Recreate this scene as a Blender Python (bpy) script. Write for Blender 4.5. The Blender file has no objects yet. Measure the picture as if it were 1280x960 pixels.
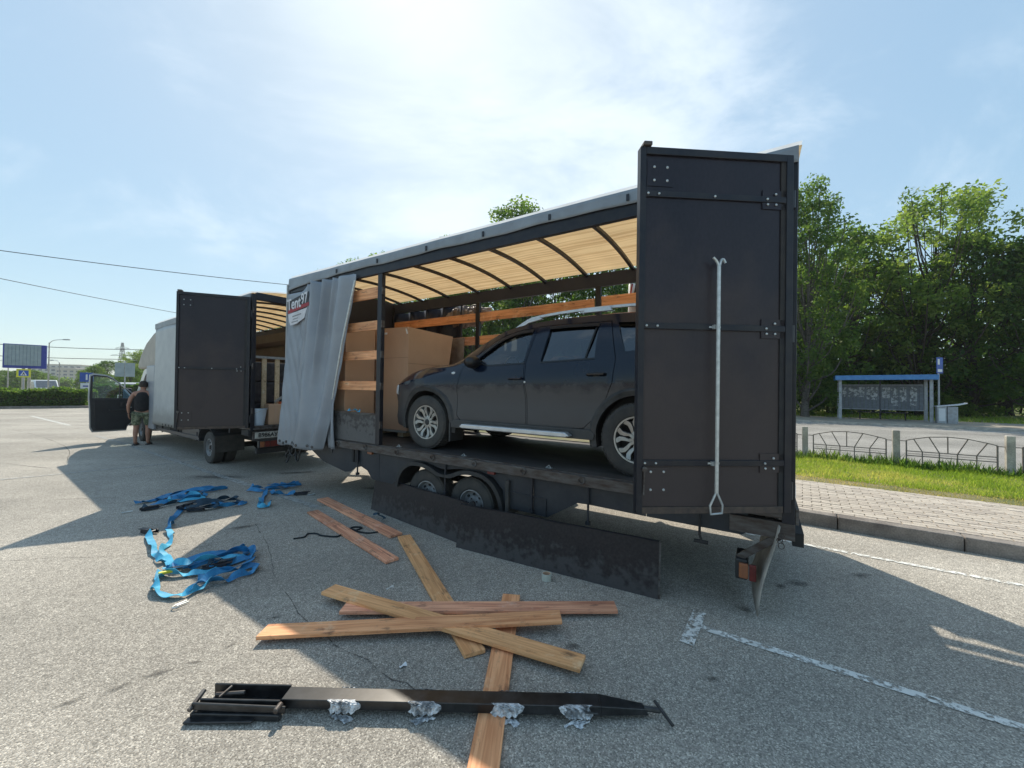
import bpy, bmesh, math, random
import numpy as np
from mathutils import Vector, Matrix
from mathutils.geometry import tessellate_polygon
R = math.radians
S = bpy.context.scene
COL = S.collection
random.seed(7)
NP = np.random.RandomState(7)

# ------------------------------------------------------------------ camera
F_PX, EYE = 484.0, 1.62
pitch, roll = math.atan(7 / F_PX), R(.5)
fw = Vector((0, math.cos(pitch), math.sin(pitch)))
up0 = Vector((0, -math.sin(pitch), math.cos(pitch)))
rt = Vector((1, 0, 0)) * math.cos(roll) + up0 * math.sin(roll)
up = up0 * math.cos(roll) - Vector((1, 0, 0)) * math.sin(roll)
cd = bpy.data.cameras.new('camera')
cd.sensor_width = 36; cd.lens = 36 * F_PX / 1280; cd.clip_start = .05; cd.clip_end = 3000
cam = bpy.data.objects.new('camera', cd); COL.objects.link(cam)
cm = Matrix.Identity(4)
for i in range(3):
    cm[i][0] = rt[i]; cm[i][1] = up[i]; cm[i][2] = -fw[i]
cm.translation = (0, 0, EYE)
cam.matrix_world = cm
S.camera = cam

# ------------------------------------------------------------------ light
SUN_AZ, SUN_EL = R(-12.2), R(50.1)          # azimuth from +Y towards +X
W = bpy.data.worlds.new('World'); S.world = W; W.use_nodes = True
nt = W.node_tree; nt.nodes.clear()
def wn(t, **k):
    n = nt.nodes.new(t)
    for a, v in k.items(): setattr(n, a, v)
    return n
sky = wn('ShaderNodeTexSky', sky_type='NISHITA', sun_disc=False, sun_elevation=SUN_EL, sun_rotation=SUN_AZ,
         altitude=100, air_density=1.0, dust_density=.9, ozone_density=2.0)
geo = wn('ShaderNodeTexCoord')
mp = wn('ShaderNodeMapping'); mp.inputs['Rotation'].default_value = (R(20), R(12), R(-38)); mp.inputs['Scale'].default_value = (1.0, 3.0, 3.4)
n1 = wn('ShaderNodeTexNoise'); n1.inputs['Scale'].default_value = 1.5; n1.inputs['Detail'].default_value = 12; n1.inputs['Roughness'].default_value = .64; n1.inputs['Distortion'].default_value = .35
n2 = wn('ShaderNodeTexNoise'); n2.inputs['Scale'].default_value = 1.6; n2.inputs['Detail'].default_value = 3
cr1 = wn('ShaderNodeValToRGB'); cr1.color_ramp.elements[0].position = .40; cr1.color_ramp.elements[1].position = .78
cr2 = wn('ShaderNodeMapRange'); cr2.inputs[1].default_value = .30; cr2.inputs[2].default_value = .62
L = nt.links
# thin cirrus: fine streaks everywhere, thicker in a bank high in front
bank = wn('ShaderNodeVectorMath', operation='DOT_PRODUCT'); bank.inputs[1].default_value = Vector((.02, .78, .62)).normalized()
bm_ = wn('ShaderNodeMapRange', interpolation_type='SMOOTHSTEP'); bm_.inputs[1].default_value = .80; bm_.inputs[2].default_value = .99; bm_.inputs[3].default_value = 0; bm_.inputs[4].default_value = .26
nrm = wn('ShaderNodeVectorMath', operation='NORMALIZE'); L.new(geo.outputs['Generated'], nrm.inputs[0]); L.new(nrm.outputs[0], bank.inputs[0]); L.new(bank.outputs['Value'], bm_.inputs[0])
L.new(nrm.outputs[0], mp.inputs[0]); L.new(mp.outputs[0], n1.inputs[0]); L.new(nrm.outputs[0], n2.inputs[0])
ad = wn('ShaderNodeMath', operation='ADD'); L.new(n1.outputs[0], ad.inputs[0]); L.new(bm_.outputs[0], ad.inputs[1])
cr1 = wn('ShaderNodeMapRange', interpolation_type='SMOOTHSTEP'); cr1.inputs[1].default_value = .50; cr1.inputs[2].default_value = .86; L.new(ad.outputs[0], cr1.inputs[0])
L.new(n2.outputs[0], cr2.inputs[0]); mul = wn('ShaderNodeMath', operation='MULTIPLY'); L.new(cr1.outputs[0], mul.inputs[0]); L.new(cr2.outputs[0], mul.inputs[1])
mul2 = wn('ShaderNodeMath', operation='MULTIPLY'); mul2.inputs[1].default_value = .62; L.new(mul.outputs[0], mul2.inputs[0])
gm = wn('ShaderNodeGamma'); gm.inputs[1].default_value = .30; L.new(sky.outputs[0], gm.inputs[0])
hs = wn('ShaderNodeHueSaturation'); hs.inputs['Saturation'].default_value = 1.85; hs.inputs['Value'].default_value = 2.88; L.new(gm.outputs[0], hs.inputs['Color'])
tint = wn('ShaderNodeMixRGB', blend_type='MULTIPLY'); tint.inputs[0].default_value = 1; tint.inputs[2].default_value = (.87, .985, .985, 1); L.new(hs.outputs[0], tint.inputs[1])
mix = wn('ShaderNodeMixRGB'); mix.inputs[2].default_value = (6.1, 6.6, 6.9, 1)
L.new(mul2.outputs[0], mix.inputs[0]); L.new(tint.outputs[0], mix.inputs[1])
bg = wn('ShaderNodeBackground'); bg.inputs[1].default_value = .10
out = wn('ShaderNodeOutputWorld'); L.new(mix.outputs[0], bg.inputs[0]); L.new(bg.outputs[0], out.inputs[0])
sl = bpy.data.lights.new('sun', 'SUN'); sl.energy = 2.6; sl.angle = R(.53); sl.color = (1, .91, .77)
so = bpy.data.objects.new('sun', sl); COL.objects.link(so)
sd = Vector((math.sin(SUN_AZ) * math.cos(SUN_EL), math.cos(SUN_AZ) * math.cos(SUN_EL), math.sin(SUN_EL)))
so.rotation_euler = sd.to_track_quat('Z', 'Y').to_euler()
S.view_settings.view_transform = 'Standard'; S.view_settings.look = 'None'
S.view_settings.exposure = .90; S.view_settings.gamma = 1
S.cycles.max_bounces = 8; S.cycles.transparent_max_bounces = 12

# ------------------------------------------------------------------ materials
MATS = {}
def mat(name, c, rough=.7, c2=None, scale=4., amt=1., metal=0., bump=0., bscale=None, stretch=None, spec=.5, coat=0., fine=None, dirt=None, trans=0., alpha=None, detail=6, lo=.35, hi=.65):
    """principled material; colour runs between c and c2 over a noise in object space; fine=(scale, strength) adds a second grain"""
    if name in MATS: return MATS[name]
    m = bpy.data.materials.new(name); m.use_nodes = True; MATS[name] = m
    t = m.node_tree; N = t.nodes; K = t.links
    b = N['Principled BSDF']
    b.inputs['Roughness'].default_value = rough; b.inputs['Metallic'].default_value = metal
    b.inputs['Specular IOR Level'].default_value = spec; b.inputs['Coat Weight'].default_value = coat
    tc = N.new('ShaderNodeTexCoord'); mpn = N.new('ShaderNodeMapping'); K.new(tc.outputs['Object'], mpn.inputs[0])
    if stretch: mpn.inputs['Scale'].default_value = stretch
    c2 = c2 or tuple(x * .75 for x in c)
    nz = N.new('ShaderNodeTexNoise'); nz.inputs['Scale'].default_value = scale; nz.inputs['Detail'].default_value = detail; nz.inputs['Roughness'].default_value = .6
    K.new(mpn.outputs[0], nz.inputs[0])
    rp = N.new('ShaderNodeMapRange'); rp.inputs[1].default_value = lo; rp.inputs[2].default_value = hi; rp.inputs[4].default_value = amt
    K.new(nz.outputs[0], rp.inputs[0])
    mx = N.new('ShaderNodeMixRGB'); mx.inputs[1].default_value = (*c, 1); mx.inputs[2].default_value = (*c2, 1); K.new(rp.outputs[0], mx.inputs[0])
    colour = mx.outputs[0]
    if fine:
        f2 = N.new('ShaderNodeTexNoise'); f2.inputs['Scale'].default_value = fine[0]; f2.inputs['Detail'].default_value = 3; K.new(mpn.outputs[0], f2.inputs[0])
        r2 = N.new('ShaderNodeMapRange'); r2.inputs[1].default_value = .3; r2.inputs[2].default_value = .7; r2.inputs[3].default_value = 1 - fine[1]; r2.inputs[4].default_value = 1 + fine[1]
        K.new(f2.outputs[0], r2.inputs[0])
        m3 = N.new('ShaderNodeMixRGB'); m3.blend_type = 'MULTIPLY'; m3.inputs[0].default_value = 1; K.new(colour, m3.inputs[1]); K.new(r2.outputs[0], m3.inputs[2]); colour = m3.outputs[0]
    if dirt:   # (colour, z below which dust sits, softness, amount)
        sx = N.new('ShaderNodeSeparateXYZ'); K.new(tc.outputs['Object'], sx.inputs[0])
        dn = N.new('ShaderNodeTexNoise'); dn.inputs['Scale'].default_value = dirt[5] if len(dirt) > 5 else 5; dn.inputs['Detail'].default_value = 7; K.new(tc.outputs['Object'], dn.inputs[0])
        ad = N.new('ShaderNodeMath'); ad.operation = 'MULTIPLY_ADD'; dm_ = dirt[4] if len(dirt) > 4 else 1.2; ad.inputs[1].default_value = -dirt[2] * dm_; K.new(dn.outputs[0], ad.inputs[0]); a0_ = N.new('ShaderNodeMath'); a0_.operation = 'ADD'; a0_.inputs[1].default_value = dirt[2] * (dm_ - 1.2) * .5; K.new(sx.outputs[2], a0_.inputs[0]); K.new(a0_.outputs[0], ad.inputs[2])
        r3 = N.new('ShaderNodeMapRange'); r3.inputs[1].default_value = dirt[1] - dirt[2]; r3.inputs[2].default_value = dirt[1]; r3.inputs[3].default_value = dirt[3]; r3.inputs[4].default_value = 0
        K.new(ad.outputs[0], r3.inputs[0])
        m4 = N.new('ShaderNodeMixRGB'); m4.inputs[2].default_value = (*dirt[0], 1); K.new(r3.outputs[0], m4.inputs[0]); K.new(colour, m4.inputs[1]); colour = m4.outputs[0]
        r4 = N.new('ShaderNodeMapRange'); r4.inputs[3].default_value = rough; r4.inputs[4].default_value = .75; K.new(r3.outputs[0], r4.inputs[0]); K.new(r4.outputs[0], b.inputs['Roughness'])
        r5 = N.new('ShaderNodeMapRange'); r5.inputs[3].default_value = coat; r5.inputs[4].default_value = 0; K.new(r3.outputs[0], r5.inputs[0]); K.new(r5.outputs[0], b.inputs['Coat Weight'])
    K.new(colour, b.inputs['Base Color'])
    if bump:
        bn = N.new('ShaderNodeTexNoise'); bn.inputs['Scale'].default_value = bscale or scale * 4; bn.inputs['Detail'].default_value = 5; K.new(mpn.outputs[0], bn.inputs[0])
        bp = N.new('ShaderNodeBump'); bp.inputs['Strength'].default_value = min(1, bump * 20); bp.inputs['Distance'].default_value = bump; K.new(bn.outputs[0], bp.inputs['Height']); K.new(bp.outputs[0], b.inputs['Normal'])
    o = N['Material Output']
    if trans:
        tr = N.new('ShaderNodeBsdfTranslucent'); K.new(colour, tr.inputs[0])
        ms = N.new('ShaderNodeMixShader'); ms.inputs[0].default_value = trans
        K.new(b.outputs[0], ms.inputs[1]); K.new(tr.outputs[0], ms.inputs[2]); K.new(ms.outputs[0], o.inputs[0])
    if alpha:  # (noise scale, threshold, softness): worn away where the noise is low
        an = N.new('ShaderNodeTexNoise'); an.inputs['Scale'].default_value = alpha[0]; an.inputs['Detail'].default_value = 8; an.inputs['Roughness'].default_value = .7; K.new(tc.outputs['Object'], an.inputs[0])
        ar = N.new('ShaderNodeMapRange'); ar.inputs[1].default_value = alpha[1] - alpha[2]; ar.inputs[2].default_value = alpha[1] + alpha[2]; ar.inputs[4].default_value = alpha[3] if len(alpha) > 3 else 1; K.new(an.outputs[0], ar.inputs[0])
        K.new(ar.outputs[0], b.inputs['Alpha'])
    return m

def stain_mat():
    m = bpy.data.materials.new('stain'); m.use_nodes = True; t = m.node_tree; N = t.nodes; K = t.links; b = N['Principled BSDF']
    b.inputs['Base Color'].default_value = (.035, .032, .03, 1); b.inputs['Roughness'].default_value = .6
    tc = N.new('ShaderNodeTexCoord'); ln = N.new('ShaderNodeVectorMath'); ln.operation = 'LENGTH'; K.new(tc.outputs['Object'], ln.inputs[0])
    nz = N.new('ShaderNodeTexNoise'); nz.inputs['Scale'].default_value = 2.6; nz.inputs['Detail'].default_value = 8; nz.inputs['Roughness'].default_value = .75
    oi = N.new('ShaderNodeObjectInfo'); va = N.new('ShaderNodeVectorMath'); va.operation = 'ADD'; K.new(tc.outputs['Object'], va.inputs[0]); K.new(oi.outputs['Location'], va.inputs[1]); K.new(va.outputs[0], nz.inputs[0])
    ma = N.new('ShaderNodeMath'); ma.operation = 'MULTIPLY_ADD'; ma.inputs[1].default_value = 1.8; ma.inputs[2].default_value = -.9; K.new(nz.outputs[0], ma.inputs[0])
    ad = N.new('ShaderNodeMath'); ad.operation = 'ADD'; K.new(ln.outputs['Value'], ad.inputs[0]); K.new(ma.outputs[0], ad.inputs[1])
    mr = N.new('ShaderNodeMapRange'); mr.inputs[1].default_value = .15; mr.inputs[2].default_value = .85; mr.inputs[3].default_value = .46; mr.inputs[4].default_value = 0; K.new(ad.outputs[0], mr.inputs[0]); K.new(mr.outputs[0], b.inputs['Alpha'])
    return m

def asphalt(name, base, light, dark, warm=(1, 1, 1)):
    m = bpy.data.materials.new(name); m.use_nodes = True; t = m.node_tree; N = t.nodes; K = t.links; b = N['Principled BSDF']
    b.inputs['Roughness'].default_value = .82; b.inputs['Specular IOR Level'].default_value = .35
    tc = N.new('ShaderNodeTexCoord')
    v = N.new('ShaderNodeTexVoronoi'); v.inputs['Scale'].default_value = 165; v.inputs['Randomness'].default_value = 1; K.new(tc.outputs['Object'], v.inputs[0])
    vd = N.new('ShaderNodeSeparateColor'); K.new(v.outputs['Color'], vd.inputs[0])
    r = N.new('ShaderNodeValToRGB'); e = r.color_ramp.elements
    e[0].position = 0; e[0].color = (*dark, 1); e[1].position = 1; e[1].color = (*light, 1)
    x = r.color_ramp.elements.new(.45); x.color = (*base, 1); x = r.color_ramp.elements.new(.8); x.color = (*[a * 1.25 for a in base], 1)
    K.new(vd.outputs[0], r.inputs[0])
    big = N.new('ShaderNodeTexNoise'); big.inputs['Scale'].default_value = .45; big.inputs['Detail'].default_value = 7; big.inputs['Roughness'].default_value = .62; K.new(tc.outputs['Object'], big.inputs[0])
    br = N.new('ShaderNodeMapRange'); br.inputs[1].default_value = .3; br.inputs[2].default_value = .7; br.inputs[3].default_value = .8; br.inputs[4].default_value = 1.18; K.new(big.outputs[0], br.inputs[0])
    mid = N.new('ShaderNodeTexNoise'); mid.inputs['Scale'].default_value = 14; mid.inputs['Detail'].default_value = 5; K.new(tc.outputs['Object'], mid.inputs[0])
    mr = N.new('ShaderNodeMapRange'); mr.inputs[1].default_value = .3; mr.inputs[2].default_value = .7; mr.inputs[3].default_value = .9; mr.inputs[4].default_value = 1.1; K.new(mid.outputs[0], mr.inputs[0])
    a = N.new('ShaderNodeMath'); a.operation = 'MULTIPLY'; K.new(br.outputs[0], a.inputs[0]); K.new(mr.outputs[0], a.inputs[1])
    # worn wheel tracks and old repairs: long soft bands and a few patches with firmer edges
    mpt = N.new('ShaderNodeMapping'); mpt.inputs['Rotation'].default_value = (0, 0, R(37)); mpt.inputs['Scale'].default_value = (.10, .75, 1); K.new(tc.outputs['Object'], mpt.inputs[0])
    tk = N.new('ShaderNodeTexNoise'); tk.inputs['Scale'].default_value = 1.1; tk.inputs['Detail'].default_value = 4; K.new(mpt.outputs[0], tk.inputs[0])
    tkr = N.new('ShaderNodeMapRange'); tkr.inputs[1].default_value = .35; tkr.inputs[2].default_value = .65; tkr.inputs[3].default_value = .86; tkr.inputs[4].default_value = 1.1; K.new(tk.outputs[0], tkr.inputs[0])
    pt = N.new('ShaderNodeTexNoise'); pt.inputs['Scale'].default_value = .33; pt.inputs['Detail'].default_value = 9; pt.inputs['Roughness'].default_value = .7; pt.inputs['Distortion'].default_value = .4; K.new(tc.outputs['Object'], pt.inputs[0])
    ptr = N.new('ShaderNodeMapRange'); ptr.inputs[1].default_value = .58; ptr.inputs[2].default_value = .66; ptr.inputs[3].default_value = 1; ptr.inputs[4].default_value = .84; K.new(pt.outputs[0], ptr.inputs[0])
    a2 = N.new('ShaderNodeMath'); a2.operation = 'MULTIPLY'; K.new(tkr.outputs[0], a2.inputs[0]); K.new(ptr.outputs[0], a2.inputs[1])
    a3 = N.new('ShaderNodeMath'); a3.operation = 'MULTIPLY'; K.new(a2.outputs[0], a3.inputs[0]); K.new(a.outputs[0], a3.inputs[1]); a = a3
    mm = N.new('ShaderNodeMixRGB'); mm.blend_type = 'MULTIPLY'; mm.inputs[0].default_value = 1; K.new(r.outputs[0], mm.inputs[1]); K.new(a.outputs[0], mm.inputs[2])
    K.new(mm.outputs[0], b.inputs['Base Color'])
    bp = N.new('ShaderNodeBump'); bp.inputs['Strength'].default_value = .7; bp.inputs['Distance'].default_value = .004
    inv = N.new('ShaderNodeMath'); inv.operation = 'SUBTRACT'; inv.inputs[0].default_value = 1; K.new(v.outputs['Distance'], inv.inputs[1])
    K.new(inv.outputs[0], bp.inputs['Height']); K.new(bp.outputs[0], b.inputs['Normal'])
    return m

def leafmat(name, a, b2, c3, tr=.45):
    m = bpy.data.materials.new(name); m.use_nodes = True; t = m.node_tree; N = t.nodes; K = t.links; b = N['Principled BSDF']; MATS[name] = m
    b.inputs['Roughness'].default_value = .55; b.inputs['Specular IOR Level'].default_value = .3
    g = N.new('ShaderNodeNewGeometry'); r = N.new('ShaderNodeValToRGB'); e = r.color_ramp.elements
    e[0].color = (*a, 1); e[1].color = (*c3, 1); x = e.new(.55); x.color = (*b2, 1)
    tc = N.new('ShaderNodeTexCoord'); nz = N.new('ShaderNodeTexNoise'); nz.inputs['Scale'].default_value = .8; nz.inputs['Detail'].default_value = 2; K.new(tc.outputs['Object'], nz.inputs[0])
    ma = N.new('ShaderNodeMath'); ma.operation = 'MULTIPLY_ADD'; ma.inputs[1].default_value = .45; K.new(g.outputs['Random Per Island'], ma.inputs[0])
    ms = N.new('ShaderNodeMapRange'); ms.inputs[1].default_value = .3; ms.inputs[2].default_value = .7; ms.inputs[4].default_value = .55; K.new(nz.outputs[0], ms.inputs[0]); K.new(ms.outputs[0], ma.inputs[2])
    K.new(ma.outputs[0], r.inputs[0]); K.new(r.outputs[0], b.inputs['Base Color'])
    tl = N.new('ShaderNodeBsdfTranslucent'); hs = N.new('ShaderNodeMixRGB'); hs.blend_type = 'MULTIPLY'; hs.inputs[0].default_value = 1; hs.inputs[2].default_value = (2.3, 2.25, 1.25, 1)
    K.new(r.outputs[0], hs.inputs[1]); K.new(hs.outputs[0], tl.inputs[0])
    mx = N.new('ShaderNodeMixShader'); mx.inputs[0].default_value = tr; K.new(b.outputs[0], mx.inputs[1]); K.new(tl.outputs[0], mx.inputs[2]); K.new(mx.outputs[0], N['Material Output'].inputs[0])
    return m

def woodmat(name, a, b2, dark, rough=.65):
    """planed boards: grain along local X, knots, bolt stains"""
    m = bpy.data.materials.new(name); m.use_nodes = True; t = m.node_tree; N = t.nodes; K = t.links; b = N['Principled BSDF']; MATS[name] = m
    b.inputs['Roughness'].default_value = rough
    tc = N.new('ShaderNodeTexCoord'); oi = N.new('ShaderNodeObjectInfo')
    off = N.new('ShaderNodeVectorMath'); off.operation = 'ADD'; K.new(tc.outputs['Object'], off.inputs[0]); K.new(oi.outputs['Location'], off.inputs[1])
    mpn = N.new('ShaderNodeMapping'); mpn.inputs['Scale'].default_value = (1.2, 26, 26); K.new(off.outputs[0], mpn.inputs[0])
    g = N.new('ShaderNodeTexNoise'); g.inputs['Scale'].default_value = 1.6; g.inputs['Detail'].default_value = 7; g.inputs['Distortion'].default_value = 1.1; K.new(mpn.outputs[0], g.inputs[0])
    r = N.new('ShaderNodeValToRGB'); e = r.color_ramp.elements; e[0].position = .38; e[0].color = (*b2, 1); e[1].position = .60; e[1].color = (*a, 1); K.new(g.outputs[0], r.inputs[0])
    mp2 = N.new('ShaderNodeMapping'); mp2.inputs['Scale'].default_value = (3.2, 9, 9); K.new(off.outputs[0], mp2.inputs[0])
    v = N.new('ShaderNodeTexNoise'); v.inputs['Scale'].default_value = 1.7; v.inputs['Detail'].default_value = 6; v.inputs['Roughness'].default_value = .7; K.new(mp2.outputs[0], v.inputs[0])
    kr = N.new('ShaderNodeMapRange'); kr.inputs[1].default_value = .56; kr.inputs[2].default_value = .70; kr.inputs[4].default_value = .85; K.new(v.outputs[0], kr.inputs[0])
    mx = N.new('ShaderNodeMixRGB'); mx.inputs[2].default_value = (*dark, 1); K.new(kr.outputs[0], mx.inputs[0]); K.new(r.outputs[0], mx.inputs[1])
    lg = N.new('ShaderNodeTexNoise'); lg.inputs['Scale'].default_value = 1.3; lg.inputs['Detail'].default_value = 2; K.new(off.outputs[0], lg.inputs[0])
    lr = N.new('ShaderNodeMapRange'); lr.inputs[1].default_value = .3; lr.inputs[2].default_value = .7; lr.inputs[3].default_value = .75; lr.inputs[4].default_value = 1.2; K.new(lg.outputs[0], lr.inputs[0])
    m2 = N.new('ShaderNodeMixRGB'); m2.blend_type = 'MULTIPLY'; m2.inputs[0].default_value = 1; K.new(mx.outputs[0], m2.inputs[1]); K.new(lr.outputs[0], m2.inputs[2])
    pw = N.new('ShaderNodeTexNoise'); pw.inputs['Scale'].default_value = 5.5; pw.inputs['Detail'].default_value = 9; pw.inputs['Roughness'].default_value = .75; K.new(off.outputs[0], pw.inputs[0])
    pr_ = N.new('ShaderNodeMapRange'); pr_.inputs[1].default_value = .56; pr_.inputs[2].default_value = .66; pr_.inputs[4].default_value = .45; K.new(pw.outputs[0], pr_.inputs[0])
    m5 = N.new('ShaderNodeMixRGB'); m5.inputs[2].default_value = (min(1, a[0] * 1.05), a[1] * 1.5, a[2] * 2.0, 1); K.new(pr_.outputs[0], m5.inputs[0]); K.new(m2.outputs[0], m5.inputs[1])
    gr_ = N.new('ShaderNodeMapRange'); gr_.inputs[1].default_value = .26; gr_.inputs[2].default_value = .38; gr_.inputs[3].default_value = .7; gr_.inputs[4].default_value = 0; K.new(pw.outputs[0], gr_.inputs[0])
    m6 = N.new('ShaderNodeMixRGB'); m6.inputs[2].default_value = (.10, .07, .055, 1); K.new(gr_.outputs[0], m6.inputs[0]); K.new(m5.outputs[0], m6.inputs[1])
    K.new(m6.outputs[0], b.inputs['Base Color'])
    bp = N.new('ShaderNodeBump'); bp.inputs['Strength'].default_value = .35; bp.inputs['Distance'].default_value = .003; K.new(g.outputs[0], bp.inputs['Height']); K.new(bp.outputs[0], b.inputs['Normal'])
    return m

def glassmat(name, tint, mixv, rough=.03):
    m = bpy.data.materials.new(name); m.use_nodes = True; t = m.node_tree; N = t.nodes; K = t.links; MATS[name] = m
    N.remove(N['Principled BSDF'])
    g = N.new('ShaderNodeBsdfGlossy'); g.inputs['Roughness'].default_value = rough; g.inputs[0].default_value = (.9, .95, 1, 1)
    tr = N.new('ShaderNodeBsdfTransparent'); tr.inputs[0].default_value = (*tint, 1)
    fr = N.new('ShaderNodeFresnel'); fr.inputs[0].default_value = 1.5
    ad = N.new('ShaderNodeMath'); ad.operation = 'ADD'; ad.inputs[1].default_value = mixv; K.new(fr.outputs[0], ad.inputs[0])
    ms = N.new('ShaderNodeMixShader'); K.new(ad.outputs[0], ms.inputs[0]); K.new(tr.outputs[0], ms.inputs[1]); K.new(g.outputs[0], ms.inputs[2]); K.new(ms.outputs[0], N['Material Output'].inputs[0])
    return m

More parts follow.
